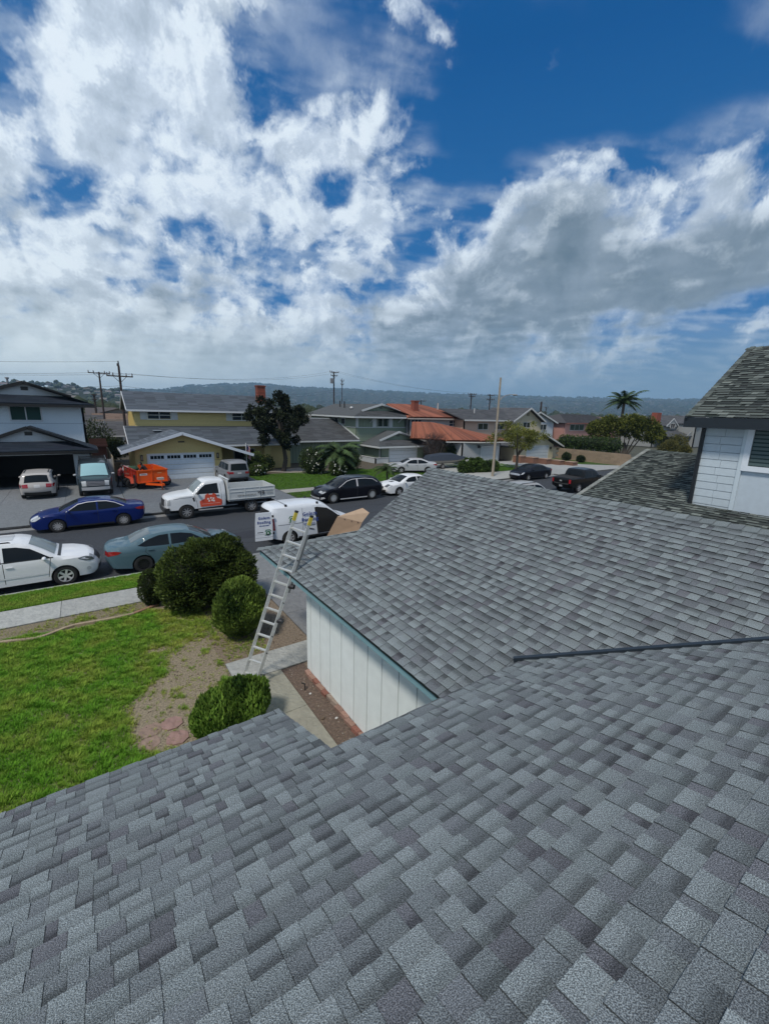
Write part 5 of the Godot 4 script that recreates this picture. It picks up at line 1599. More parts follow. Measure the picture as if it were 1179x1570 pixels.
func boat() -> void:
	var root := thing("covered_boat", "small boat on a trailer under a dark canvas cover beside the sage green garage", "boat", Vector3(33.6, 0, -36.7), deg_to_rad(-6))
	var b := MB.new()
	b.col = lin(0.42, 0.38, 0.33)
	var st := [[-2.6, 0.85, 0.55, 1.0], [-1.0, 1.0, 0.45, 1.02], [0.8, 1.0, 0.5, 1.05], [2.2, 0.6, 0.65, 1.12], [2.9, 0.05, 0.95, 1.2]]
	for i in st.size() - 1:
		var a: Array = st[i]; var c: Array = st[i + 1]
		for s: float in [1.0, -1.0]:
			var q := [Vector3(a[0], a[2], 0), Vector3(c[0], c[2], 0), Vector3(c[0], lerpf(c[2], c[3], 0.4), s * c[1] * 0.85), Vector3(a[0], lerpf(a[2], a[3], 0.4), s * a[1] * 0.85), Vector3(c[0], c[3], s * c[1]), Vector3(a[0], a[3], s * a[1])]
			if s > 0: b.quad(q[3], q[2], q[1], q[0]); b.quad(q[5], q[4], q[2], q[3])
			else: b.quad(q[0], q[1], q[2], q[3]); b.quad(q[3], q[2], q[4], q[5])
	b.quad(Vector3(-2.6, 1.0, -0.85), Vector3(-2.6, 1.0, 0.85), Vector3(-2.6, 0.55, 0.5), Vector3(-2.6, 0.55, -0.5))
	part("hull", b, M.paint, root, 30.0)
	b = MB.new()
	b.col = lin(0.03, 0.042, 0.06)
	var cv := [[-2.7, 0.95, 0.86, 1.05], [-2.3, 1.55, 0.9, 1.02], [-0.6, 1.72, 1.06, 1.04], [0.9, 1.68, 1.06, 1.06], [2.2, 1.32, 0.66, 1.14], [3.0, 1.2, 0.05, 1.2]]
	for i in cv.size() - 1:
		var a: Array = cv[i]; var c: Array = cv[i + 1]
		for s: float in [1.0, -1.0]:
			var q := [Vector3(a[0], a[1], 0), Vector3(c[0], c[1], 0), Vector3(c[0], lerpf(c[3], c[1], 0.75), s * c[2] * 0.6), Vector3(a[0], lerpf(a[3], a[1], 0.75), s * a[2] * 0.6), Vector3(c[0], c[3] - 0.1, s * c[2] * 1.04), Vector3(a[0], a[3] - 0.1, s * a[2] * 1.04)]
			if s > 0: b.quad(q[3], q[2], q[1], q[0]); b.quad(q[5], q[4], q[2], q[3])
			else: b.quad(q[0], q[1], q[2], q[3]); b.quad(q[3], q[2], q[4], q[5])
	part("canvas_cover", b, M.fabric, root, 25.0)
	b = MB.new()
	b.col = lin(0.45, 0.46, 0.46)
	b.bar(Vector3(-2.4, 0.42, 0.7), Vector3(2.2, 0.42, 0.7), 0.08, 0.1); b.bar(Vector3(-2.4, 0.42, -0.7), Vector3(2.2, 0.42, -0.7), 0.08, 0.1); b.bar(Vector3(2.2, 0.42, 0.7), Vector3(3.6, 0.42, 0), 0.08, 0.1); b.bar(Vector3(2.2, 0.42, -0.7), Vector3(3.6, 0.42, 0), 0.08, 0.1)
	part("trailer_frame", b, M.aluminium, root)
	for z: float in [1.0, -1.0]: wheel(root, Vector3(-0.9, 0.3, z * 0.95), 0.3, 0.18, 5, lin(0.4, 0.4, 0.4), z)
	b = MB.new()
	b.col = lin(0.6, 0.6, 0.6)
	b.cyl(Vector3(3.5, 0.1, 0), Vector3(3.5, 0.85, 0), 0.05, 0.05, 8); b.box(Vector3(3.3, 0.7, 0), Vector3(0.35, 0.2, 0.2))
	part("winch", b, M.paint, root)


# ---------------------------------------------------------------- houses
func rod(x0: float, x1: float, y0: float, y1: float, z0: float, z1: float, b: MB) -> void:
	b.box(Vector3((x0 + x1) * 0.5, (y0 + y1) * 0.5, (z0 + z1) * 0.5), Vector3(absf(x1 - x0), absf(y1 - y0), absf(z1 - z0)))


func piece(parent: Node, called: String, m: Material, col: Color, boxes: Array) -> MeshInstance3D:  # boxes: [x0, x1, y0, y1, z0, z1]
	var b := MB.new()
	b.col = col
	for q: Array in boxes: rod(q[0], q[1], q[2], q[3], q[4], q[5], b)
	return part(called, b, m, parent)


func roof(parent: Node, sheets: Array, col: Color, m: Material, thick := 0.12, trim := Color(0, 0, 0, 0), called := "roof") -> MeshInstance3D:
	var b := MB.new()
	b.col = col
	for p: Array in sheets: plate(b, p, thick)
	var o := part(called, b, m, parent)
	# rows of shingles, each a thin step, so that the slope is not flat
	var rows := MB.new()
	for p: Array in sheets:
		if p.size() != 4: continue
		var n := int(((p[0] as Vector3).distance_to(p[3]) + (p[1] as Vector3).distance_to(p[2])) * 0.5 / 0.22)
		var nn: Vector3 = (p[1] - p[0]).cross(p[2] - p[0]).normalized()
		if nn.y < 0.0: nn = -nn
		for i in n:
			var a: Vector3 = p[0].lerp(p[3], float(i) / n); var c: Vector3 = p[1].lerp(p[2], float(i) / n)
			var a1: Vector3 = p[0].lerp(p[3], (i + 1.0) / n); var c1: Vector3 = p[1].lerp(p[2], (i + 1.0) / n)
			var cuts := maxi(1, int(a.distance_to(c) / 0.9))
			for j in cuts:
				var f := rng.randf_range(0.78, 1.2)
				rows.col = Color(col.r * f, col.g * f, col.b * f)
				var t0 := float(j) / cuts; var t1 := (j + 1.0) / cuts
				rows.quad(a.lerp(c, t0) + nn * 0.025, a.lerp(c, t1) + nn * 0.025, a1.lerp(c1, t1) + nn * 0.004, a1.lerp(c1, t0) + nn * 0.004)
				rows.quad(a.lerp(c, t0), a.lerp(c, t1), a.lerp(c, t1) + nn * 0.025, a.lerp(c, t0) + nn * 0.025)
	if rows.v.size() > 0: part("shingle_rows", rows, m, o, -1.0, true)
	return o


func trims(parent: Node, lines: Array, col: Color, h := 0.2, w := 0.06, called := "fascia") -> void:
	for l: Array in lines:
		var b := MB.new()
		b.col = col
		b.bar(l[0], l[1], w, h)
		part(called, b, M.trim, parent)


func window(parent: Node, x0: float, x1: float, y0: float, y1: float, z: float, cols: int, rows: int, frame := Color(0.62, 0.64, 0.64), glass := Color(0.02, 0.03, 0.035), shutters := 0.0, depth := 1.0) -> void:
	var w := empty("window", parent)
	var t := 0.07
	piece(w, "frame", M.trim, frame, [[x0 - t, x1 + t, y1, y1 + t, z - 0.02, z + 0.06], [x0 - t, x1 + t, y0 - t, y0, z - 0.02, z + 0.08], [x0 - t, x0, y0, y1, z - 0.02, z + 0.06], [x1, x1 + t, y0, y1, z - 0.02, z + 0.06]])
	for i in cols:
		for j in rows:
			var a := lerpf(x0, x1, float(i) / cols); var c := lerpf(x0, x1, (i + 1.0) / cols)
			var d := lerpf(y0, y1, float(j) / rows); var e := lerpf(y0, y1, (j + 1.0) / rows)
			var g := rng.randf_range(0.8, 1.3)
			piece(w, "pane", M.glass, glass * g, [[a + 0.03, c - 0.03, d + 0.03, e - 0.03, z - 0.02, z + 0.015]])
	var bars := []
	for i in range(1, cols): bars.append([lerpf(x0, x1, float(i) / cols) - 0.035, lerpf(x0, x1, float(i) / cols) + 0.035, y0, y1, z - 0.02, z + 0.045])
	for j in range(1, rows): bars.append([x0, x1, lerpf(y0, y1, float(j) / rows) - 0.025, lerpf(y0, y1, float(j) / rows) + 0.025, z - 0.02, z + 0.04])
	if bars: piece(w, "mullion", M.trim, frame, bars)
	if shutters > 0.0:
		for s: Array in [[x0 - t - shutters, x0 - t - 0.02], [x1 + t + 0.02, x1 + t + shutters]]:
			var b := MB.new()
			b.col = lin(0.52, 0.54, 0.52)
			rod(s[0], s[1], y0 - 0.06, y1 + 0.06, z, z + 0.035, b)
			for k in 9:
				var y := lerpf(y0, y1, (k + 0.5) / 9.0)
				rod(s[0] + 0.05, s[1] - 0.05, y - 0.03, y + 0.03, z + 0.035, z + 0.045, b)
			part("shutter", b, M.trim, w)


func laps(parent: Node, x0: float, x1: float, y0: float, y1: float, z: float, col: Color, step := 0.2) -> void:  # horizontal siding on a face that looks to +z
	var b := MB.new()
	var y := y0
	while y < y1 - 0.02:
		var t := minf(y + step, y1)
		var f := rng.randf_range(0.95, 1.04)
		b.col = Color(col.r * f, col.g * f, col.b * f)
		b.quad(Vector3(x0, y, z + 0.035), Vector3(x1, y, z + 0.035), Vector3(x1, t, z + 0.008), Vector3(x0, t, z + 0.008))
		b.quad(Vector3(x0, y, z), Vector3(x1, y, z), Vector3(x1, y, z + 0.035), Vector3(x0, y, z + 0.035))
		y = t
	part("siding", b, M.siding, parent, -1.0, true)


func battens(parent: Node, x0: float, x1: float, y0: float, y1: float, z: float, col: Color, step := 0.4, along_z := false) -> void:
	var b := MB.new()
	b.col = col
	var x := x0
	while x <= x1:
		if along_z: rod(z - 0.03, z + 0.02, y0, y1, x - 0.025, x + 0.025, b)
		else: rod(x - 0.025, x + 0.025, y0, y1, z - 0.01, z + 0.03, b)
		x += step
	part("batten", b, M.siding, parent, -1.0, true)


func garage_door(parent: Node, x0: float, x1: float, y1: float, z: float, col: Color, lights: int) -> void:
	var d := empty("garage_door", parent)
	var rows := 5 if lights > 0 else 4
	var h := y1 / rows
	for j in rows:
		var b := MB.new()
		b.col = col
		rod(x0, x1, j * h + 0.012, (j + 1) * h - 0.012, z, z + 0.04, b)
		if not (lights > 0 and j == rows - 1):
			for i in 8:
				var a := lerpf(x0, x1, (i + 0.08) / 8.0); var c := lerpf(x0, x1, (i + 0.92) / 8.0)
				rod(a, c, j * h + 0.08, (j + 1) * h - 0.08, z + 0.04, z + 0.052, b)
		part("door_panel", b, M.paint, d)
	for i in lights:
		var a := lerpf(x0, x1, (i + 0.1) / lights); var c := lerpf(x0, x1, (i + 0.9) / lights)
		piece(d, "pane", M.glass, lin(0.015, 0.02, 0.025), [[a, c, y1 - h + 0.09, y1 - 0.06, z + 0.03, z + 0.05]])
		piece(d, "pane_bar", M.trim, col, [[(a + c) * 0.5 - 0.015, (a + c) * 0.5 + 0.015, y1 - h + 0.09, y1 - 0.06, z + 0.05, z + 0.056], [(a * 3 + c) * 0.25 - 0.015, (a * 3 + c) * 0.25 + 0.015, y1 - h + 0.09, y1 - 0.06, z + 0.05, z + 0.056], [(a + c * 3) * 0.25 - 0.015, (a + c * 3) * 0.25 + 0.015, y1 - h + 0.09, y1 - 0.06, z + 0.05, z + 0.056]])
	piece(d, "door_frame", M.trim, lin(0.6, 0.62, 0.62), [[x0 - 0.12, x0, 0.0, y1 + 0.12, z, z + 0.06], [x1, x1 + 0.12, 0.0, y1 + 0.12, z, z + 0.06], [x0, x1, y1, y1 + 0.12, z, z + 0.06]])


func gable_tri(parent: Node, x0: float, x1: float, y0: float, ax: float, ay: float, z: float, col: Color, called := "gable", depth := 0.1) -> void:
	var b := MB.new()
	b.col = col
	b.slab(PackedVector2Array([Vector2(x0, y0), Vector2(x1, y0), Vector2(ax, ay)]), Transform3D(Basis(), Vector3(0, 0, z - depth)), depth)
	part(called, b, M.siding, parent)


func V(x: float, y: float, z: float) -> Vector3:
	return Vector3(x, y, z)


func dutch(parent: Node, x0: float, x1: float, ye: float, ze: float, xs: float, xe: float, ys: float, zs: float, ax: float, ay: float, zb: float, col: Color, m: Material, wall: Color, trim: Color, vent: Color) -> void:
	# a gable over a hipped skirt: eave corners x0..x1 at ye,ze; skirt top xs..xe at ys,zs; ridge at ax,ay running back to zb
	roof(parent, [[V(x0, ye, ze), V(x1, ye, ze), V(xe, ys, zs), V(xs, ys, zs)], [V(x1, ye, ze), V(x1, ye, zb), V(ax, ay, zb), V(ax, ay, zs + 0.15), V(xe, ys, zs)], [V(x0, ye, zb), V(x0, ye, ze), V(xs, ys, zs), V(ax, ay, zs + 0.15), V(ax, ay, zb)]], col, m)
	gable_tri(parent, xs + 0.3, xe - 0.3, ys + 0.02, ax, ay - 0.14, zs - 0.1, wall)
	trims(parent, [[V(x0, ye - 0.14, ze + 0.02), V(x1, ye - 0.14, ze + 0.02)]], trim, 0.2, 0.05)
	trims(parent, [[V(x1 + 0.01, ye - 0.14, ze), V(x1 + 0.01, ye - 0.14, zb)], [V(x0 - 0.01, ye - 0.14, ze), V(x0 - 0.01, ye - 0.14, zb)]], trim, 0.2, 0.05)
	trims(parent, [[V(xs - 0.1, ys - 0.03, zs + 0.18), V(ax, ay - 0.06, zs + 0.18)], [V(ax, ay - 0.06, zs + 0.18), V(xe + 0.1, ys - 0.03, zs + 0.18)]], trim, 0.24, 0.06, "rake_board")
	piece(parent, "gable_vent", M.plastic, vent, [[ax - 0.22, ax + 0.22, ay - 0.62, ay - 0.36, zs - 0.1, zs - 0.06]])


func white_house() -> void:
	var h := thing("white_house", "white two-storey house with black hipped gables and an open dark garage, at the left edge", "house")
	var slate := lin(0.035, 0.045, 0.062); var black := lin(0.008, 0.009, 0.011); var white := lin(0.72, 0.82, 0.88)
	dutch(h, -7.7, 0.66, 2.78, -39.3, -6.0, -0.85, 3.33, -40.7, -3.4, 4.42, -43.1, slate, M.far_shingle, lin(0.5, 0.54, 0.56), black, black)
	dutch(h, -7.9, 0.85, 6.08, -42.2, -6.3, -0.7, 6.66, -43.6, -3.45, 7.66, -54.0, slate, M.far_shingle, lin(0.5, 0.54, 0.56), black, black)
	piece(h, "wall", M.stucco, white, [[-7.3, 0.1, 2.7, 6.0, -43.15, -43.0], [-0.05, 0.1, 0.0, 6.0, -53.0, -43.0], [-7.3, -7.15, 0.0, 6.0, -53.0, -43.0], [-7.3, 0.1, 0.0, 6.0, -53.1, -53.0], [-0.93, 0.22, 0.0, 2.66, -40.65, -40.5], [-7.3, -6.2, 0.0, 2.66, -40.65, -40.5], [0.1, 0.22, 0.0, 2.66, -43.0, -40.5], [-7.3, -7.18, 0.0, 2.66, -43.0, -40.5], [-7.3, 0.22, 2.38, 2.66, -40.65, -40.5]])
	piece(h, "wall_band", M.trim, lin(0.36, 0.42, 0.48), [[-7.3, 0.12, 4.56, 4.60, -43.0, -42.97]])
	piece(h, "garage_inside", M.paint, lin(0.03, 0.03, 0.032), [[-7.1, 0.05, 0.0, 2.6, -47.1, -47.0], [-7.1, 0.05, 2.5, 2.62, -47.0, -40.66], [-0.04, 0.08, 0.0, 2.5, -47.0, -40.66], [-7.15, -7.0, 0.0, 2.5, -47.0, -40.66], [-7.0, -0.05, 0.021, 0.03, -47.0, -41.2]])
	piece(h, "shelf", M.paint, lin(0.25, 0.24, 0.22), [[-3.3, -1.6, 2.05, 2.09, -46.4, -46.0], [-3.0, -2.0, 1.95, 2.0, -46.4, -46.2]])
	window(h, -4.45, -2.63, 4.8, 5.84, -43.0, 2, 1, lin(0.55, 0.58, 0.6), lin(0.03, 0.065, 0.06))
	var b := MB.new()
	b.col = lin(0.25, 0.25, 0.26)
	b.cyl(V(-4.6, 7.0, -46), V(-4.6, 7.95, -46), 0.07, 0.07, 8); b.cyl(V(-4.6, 7.9, -46), V(-4.6, 8.02, -46), 0.13, 0.13, 8)
	part("vent_pipe", b, M.dark_metal, h)
	piece(h, "gutter_elbow", M.trim, lin(0.6, 0.6, 0.6), [[0.2, 0.3, 2.45, 2.6, -40.3, -40.2]])
	# side gate and fences between the two houses
	var g := thing("side_gate", "pale side gate and post between the white house and the yellow house", "gate")
	for i in 8: piece(g, "board", M.siding, lin(0.42, 0.43, 0.43) * rng.randf_range(0.92, 1.05), [[0.24 + i * 0.16, 0.385 + i * 0.16, 0.05, 1.85, -41.05, -41.0]])
	piece(g, "post", M.siding, lin(0.4, 0.4, 0.38), [[1.52, 1.62, 0.0, 1.95, -41.08, -40.98]])
	var f := thing("boundary_fence", "tall tan board fence running back between the white and yellow houses", "fence")
	for i in 46: piece(f, "board", M.siding, lin(0.36, 0.30, 0.205) * rng.randf_range(0.85, 1.1), [[1.62, 1.66, 0.0, 2.0 + (0.02 if i % 3 == 0 else 0.0), -41.2 - i * 0.31, -40.91 - i * 0.31]])
	var rw := thing("red_shed", "low red-brown shed behind the white house's corner", "shed")
	piece(rw, "wall", M.brick, lin(0.22, 0.085, 0.055), [[0.35, 1.5, 0.0, 2.35, -47.6, -47.5], [0.35, 0.45, 0.0, 2.35, -50, -47.6], [1.4, 1.5, 0.0, 2.35, -50, -47.6]])
	roof(rw, [[V(0.2, 2.4, -47.2), V(1.6, 2.4, -47.2), V(1.6, 2.9, -50.2), V(0.2, 2.9, -50.2)]], lin(0.25, 0.11, 0.08), M.far_shingle, 0.08)


func yellow_house() -> void:
	var h := thing("yellow_house", "pale yellow two-storey house with white garage door, grey roofs and red brick chimney", "house")
	var yel := lin(0.60, 0.485, 0.20); var grey := lin(0.115, 0.135, 0.16); var white := lin(0.55, 0.58, 0.60)
	# upper storey
	piece(h, "wall", M.siding, yel, [[3.9, 17.2, 0.0, 5.7, -46.6, -46.45], [3.9, 4.05, 0.0, 5.7, -53, -46.6], [17.05, 17.2, 0.0, 5.7, -53, -46.6], [3.9, 17.2, 0.0, 5.7, -53.1, -53.0], [3.15, 10.0, 0.0, 2.5, -40.55, -40.4], [3.15, 3.3, 0.0, 2.5, -46.5, -40.4], [9.85, 10.0, 0.0, 2.5, -46.5, -40.4], [10.0, 12.0, 0.0, 2.5, -44.15, -44.0], [14.2, 18.0, 0.0, 2.5, -44.15, -44.0], [12.0, 14.2, 0.0, 0.9, -44.15, -44.0], [12.0, 14.2, 2.1, 2.5, -44.15, -44.0]])
	laps(h, 3.9, 17.2, 4.2, 5.68, -46.45, yel)
	laps(h, 3.17, 9.98, 2.45, 2.65, -40.4, yel)
	gable_tri(h, 3.9, 3.9 + 0.01, 5.6, 3.9, 7.1, -49.6, yel, "gable", 0.05)
	var b := MB.new()
	b.col = yel
	b.slab(PackedVector2Array([Vector2(46.0, 5.6), Vector2(53.2, 5.6), Vector2(49.6, 7.25)]), Transform3D(Basis(Vector3(0, 0, -1), Vector3.UP, Vector3.RIGHT), V(3.92, 0, 0)), 0.12)
	part("side_gable", b, M.siding, h)
	battens(h, -52.8, -46.6, 0.2, 5.7, 3.9, yel * 1.1, 0.6, true)
	roof(h, [[V(3.3, 5.72, -45.9), V(17.8, 5.72, -45.9), V(17.8, 7.42, -49.6), V(3.3, 7.42, -49.6)], [V(17.8, 5.72, -53.4), V(3.3, 5.72, -53.4), V(3.3, 7.42, -49.6), V(17.8, 7.42, -49.6)]], grey, M.far_shingle, 0.1, Color(0, 0, 0, 0), "upper_roof")
	trims(h, [[V(3.3, 5.66, -45.87), V(17.8, 5.66, -45.87)], [V(3.28, 5.62, -45.9), V(3.28, 7.34, -49.6)], [V(3.28, 7.34, -49.6), V(3.28, 5.62, -53.4)]], white, 0.16)
	window(h, 5.0, 6.95, 4.9, 5.62, -46.42, 2, 2, lin(0.6, 0.62, 0.58), lin(0.03, 0.04, 0.045), 0.55)
	window(h, 12.75, 14.65, 4.85, 5.6, -46.42, 2, 2, lin(0.6, 0.62, 0.58), lin(0.03, 0.04, 0.045), 0.55)
	# lower roof across the front
	roof(h, [[V(3.0, 2.62, -43.0), V(18.6, 2.62, -43.0), V(18.6, 4.26, -46.5), V(3.0, 4.26, -46.5)]], grey * 0.9, M.far_shingle, 0.1, Color(0, 0, 0, 0), "lower_roof")
	trims(h, [[V(3.0, 2.54, -42.97), V(18.6, 2.54, -42.97)], [V(2.98, 2.54, -43.0), V(2.98, 4.18, -46.5)]], white, 0.16)
	# garage gable
	roof(h, [[V(2.2, 2.55, -44.0), V(2.2, 2.55, -39.5), V(6.68, 3.98, -39.5), V(6.68, 3.98, -45.9)], [V(12.5, 2.02, -39.5), V(12.5, 2.02, -43.2), V(6.68, 3.98, -45.9), V(6.68, 3.98, -39.5)]], grey * 1.25, M.far_shingle, 0.1, Color(0, 0, 0, 0), "garage_roof")
	trims(h, [[V(2.1, 2.44, -39.46), V(6.68, 3.93, -39.46)], [V(6.68, 3.93, -39.46), V(12.6, 1.93, -39.46)]], lin(0.55, 0.6, 0.66), 0.24, 0.06, "rake_board")
	trims(h, [[V(2.18, 2.47, -44.0), V(2.18, 2.47, -39.5)]], white, 0.16)
	b = MB.new()
	b.col = yel
	b.slab(PackedVector2Array([Vector2(3.15, 2.5), Vector2(10.0, 2.5), Vector2(10.0, 2.76), Vector2(6.68, 3.84), Vector2(3.15, 2.76)]), Transform3D(Basis(), V(0, 0, -40.5)), 0.1)
	part("gable", b, M.siding, h)
	piece(h, "gable_vent", M.plastic, lin(0.05, 0.04, 0.02), [[6.45, 6.95, 3.12, 3.24, -40.4, -40.36]])
	garage_door(h, 4.12, 9.2, 2.12, -40.4, lin(0.66, 0.74, 0.80), 4)
	for x: float in [3.62, 9.6]:
		var l := empty("wall_lantern", h)
		piece(l, "lantern_frame", M.dark_metal, lin(0.015, 0.015, 0.015), [[x - 0.09, x + 0.09, 2.1, 2.16, -40.4, -40.2], [x - 0.1, x + 0.1, 1.68, 1.73, -40.38, -40.18], [x - 0.08, x - 0.06, 1.73, 2.1, -40.36, -40.2], [x + 0.06, x + 0.08, 1.73, 2.1, -40.36, -40.2]])
		piece(l, "lantern_glass", M.lamp, lin(0.3, 0.28, 0.22), [[x - 0.055, x + 0.055, 1.75, 2.08, -40.34, -40.23]])
	flat(h, "house_number", v2([9.3, 1.5, 9.9, 1.5, 9.9, 1.56, 9.3, 1.56]), Transform3D(Basis(), V(0, 0, -40.395)), lin(0.3, 0.25, 0.12), M.print)
	window(h, 12.1, 14.1, 0.95, 2.05, -44.05, 2, 1, lin(0.5, 0.5, 0.46), lin(0.012, 0.016, 0.018))
	piece(h, "porch_post", M.siding, yel * 0.9, [[14.9, 15.6, 0.0, 2.4, -43.4, -43.25]])
	piece(h, "skylight", M.glass, lin(0.4, 0.45, 0.48), [[5.2, 5.9, 3.86, 3.92, -45.6, -45.2]])
	# chimney of brick courses
	var ch := empty("chimney", h)
	piece(ch, "stack", M.brick, lin(0.27, 0.075, 0.05), [[16.0, 16.85, 5.0, 8.5, -48.6, -47.9]])
	for i in 16: piece(ch, "brick_course", M.brick, lin(0.30, 0.085, 0.055) * rng.randf_range(0.8, 1.15), [[15.985, 16.865, 5.4 + i * 0.19, 5.56 + i * 0.19, -48.62, -47.88]])
	piece(ch, "cap", M.brick, lin(0.24, 0.07, 0.05), [[15.93, 16.92, 8.42, 8.56, -48.68, -47.82]])
	# bins beside the garage
	for q: Array in [[2.45, -40.6, "black wheeled bin beside the yellow garage wall"], [2.5, -42.0, "black wheeled bin farther back beside the yellow garage"]]:
		var bn := thing("wheeled_bin", q[2], "bin", V(q[0], 0, q[1]))
		piece(bn, "tub", M.plastic, lin(0.02, 0.02, 0.022), [[-0.28, 0.28, 0.1, 0.98, -0.3, 0.3]])
		var lid := MB.new()
		lid.col = lin(0.3, 0.31, 0.32)
		plate(lid, [V(-0.31, 1.0, 0.36), V(0.31, 1.0, 0.36), V(0.31, 1.1, -0.33), V(-0.31, 1.1, -0.33)], 0.05)
		part("lid", lid, M.plastic, bn)
		var wb := MB.new()
		wb.col = lin(0.015, 0.015, 0.015)
		wb.cyl(V(-0.32, 0.12, -0.28), V(0.32, 0.12, -0.28), 0.12, 0.12, 10)
		part("wheel", wb, M.rubber, bn)
	# stack of tan blocks between bin and fence
	var blk := thing("garden_wall", "short tan block wall closing the gap left of the orange trailer", "wall")
	for j in 4:
		for i in 2: piece(blk, "block", M.brick, lin(0.33, 0.27, 0.21) * rng.randf_range(0.88, 1.08), [[1.72 + i * 0.36, 2.07 + i * 0.36, j * 0.3, j * 0.3 + 0.29, -44.7, -44.5]])


func green_house() -> void:
	var h := thing("sage_house", "sage green two-storey house with hipped gables and a white garage door", "house")
	var sage := lin(0.22, 0.275, 0.20); var grey := lin(0.105, 0.11, 0.115); var white := lin(0.52, 0.55, 0.55)
	piece(h, "wall", M.siding, sage, [[27.95, 35.7, 0.0, 5.4, -47.15, -47.0], [27.95, 28.1, 0.0, 5.4, -60, -47.0], [35.55, 35.7, 0.0, 5.4, -60, -47.0], [27.95, 35.7, 0.0, 5.4, -60.1, -60.0], [29.3, 36.2, 0.0, 2.0, -43.65, -43.5], [29.3, 29.45, 0.0, 2.0, -47, -43.5], [36.05, 36.2, 0.0, 2.0, -47, -43.5], [18.6, 27.95, 0.0, 2.5, -47.35, -47.2], [18.6, 18.75, 0.0, 2.5, -58, -47.2]])
	battens(h, 28.2, 35.6, 4.15, 5.35, -47.0, sage * 0.85, 0.4)
	battens(h, -46.9, -43.6, 0.6, 2.0, 29.3, sage * 0.85, 0.35, true)
	battens(h, 18.8, 27.9, 0.2, 2.45, -47.2, sage * 0.8, 0.4)
	laps(h, 28.0, 35.7, 2.4, 4.05, -47.0, sage)
	piece(h, "belt_trim", M.trim, white, [[27.9, 35.75, 4.05, 4.13, -47.0, -46.95], [27.9, 27.95, 4.05, 4.13, -49.5, -46.95]])
	piece(h, "corner_board", M.trim, white, [[27.9, 28.25, 4.1, 5.3, -47.0, -46.94], [30.4, 30.95, 4.13, 5.3, -47.0, -46.96], [32.95, 33.5, 4.13, 5.3, -47.0, -46.96]])
	dutch(h, 27.2, 36.6, 5.5, -46.2, 29.0, 34.8, 6.15, -47.4, 31.95, 7.05, -60.3, grey, M.far_shingle, sage, white, lin(0.1, 0.12, 0.1))
	dutch(h, 28.6, 37.0, 2.06, -42.7, 29.6, 35.4, 2.66, -44.1, 32.4, 3.72, -47.0, grey, M.far_shingle, sage, white, lin(0.1, 0.12, 0.1))
	for x: float in [30.0, 34.4]:
		trims(h, [[V(x, 4.7, -46.95), V(x + 0.25, 5.3, -46.3)]], white, 0.1, 0.1, "bracket")
	window(h, 31.15, 32.8, 4.2, 5.2, -47.0, 2, 1, lin(0.45, 0.48, 0.46), lin(0.02, 0.035, 0.03))
	for z: float in [-50.2, -52.0]:
		var b := empty("side_window", h)
		piece(b, "frame", M.trim, white, [[27.9, 27.96, 4.35, 5.15, z - 0.45, z + 0.45]])
		piece(b, "pane", M.glass, lin(0.02, 0.025, 0.03), [[27.87, 27.89, 4.42, 5.08, z - 0.38, z - 0.03]])
		piece(b, "pane", M.glass, lin(0.02, 0.025, 0.03), [[27.87, 27.89, 4.42, 5.08, z + 0.03, z + 0.38]])
	garage_door(h, 30.7, 34.9, 1.85, -43.5, lin(0.72, 0.76, 0.8), 0)
	piece(h, "downpipe", M.trim, white, [[29.22, 29.3, 0.6, 1.95, -43.6, -43.5]])
	roof(h, [[V(17.9, 2.62, -46.2), V(28.0, 2.62, -46.2), V(28.0, 5.0, -53.0), V(17.9, 5.0, -53.0)]], grey * 0.95, M.far_shingle, 0.1, Color(0, 0, 0, 0), "wing_roof")
	trims(h, [[V(17.9, 2.52, -46.17), V(28.0, 2.52, -46.17)], [V(17.9, 4.98, -52.95), V(28.0, 4.98, -52.95)], [V(27.93, 2.7, -46.2), V(27.93, 5.08, -53.0)]], white, 0.16)
	var v := MB.new()
	v.col = lin(0.5, 0.5, 0.5)
	v.ball(V(29.6, 6.45, -51), V(0.25, 0.22, 0.25), 10)
	part("turbine_vent", v, M.aluminium, h, 60.0)
	var c := MB.new()
	c.col = lin(0.03, 0.03, 0.03)
	for q: Vector3 in [V(30.6, 7.1, -56), V(30.2, 7.0, -54), V(33.5, 6.6, -55)]: c.cyl(q - Vector3(0, 0.6, 0), q + Vector3(0, 0.35, 0), 0.09, 0.09, 7)
	part("vent_pipe", c, M.dark_metal, h)
	# low white wall before the garage
	var w := thing("planter_wall", "low white wall beside the sage house's garage", "wall")
	piece(w, "wall", M.stucco, lin(0.5, 0.54, 0.56), [[28.3, 28.45, 0.0, 0.62, -46.8, -43.0], [28.3, 30.2, 0.0, 0.62, -43.15, -43.0]])
	piece(w, "coping", M.concrete, lin(0.55, 0.57, 0.58), [[28.26, 28.49, 0.622, 0.67, -46.8, -42.96], [28.26, 30.24, 0.622, 0.672, -43.19, -42.955]])


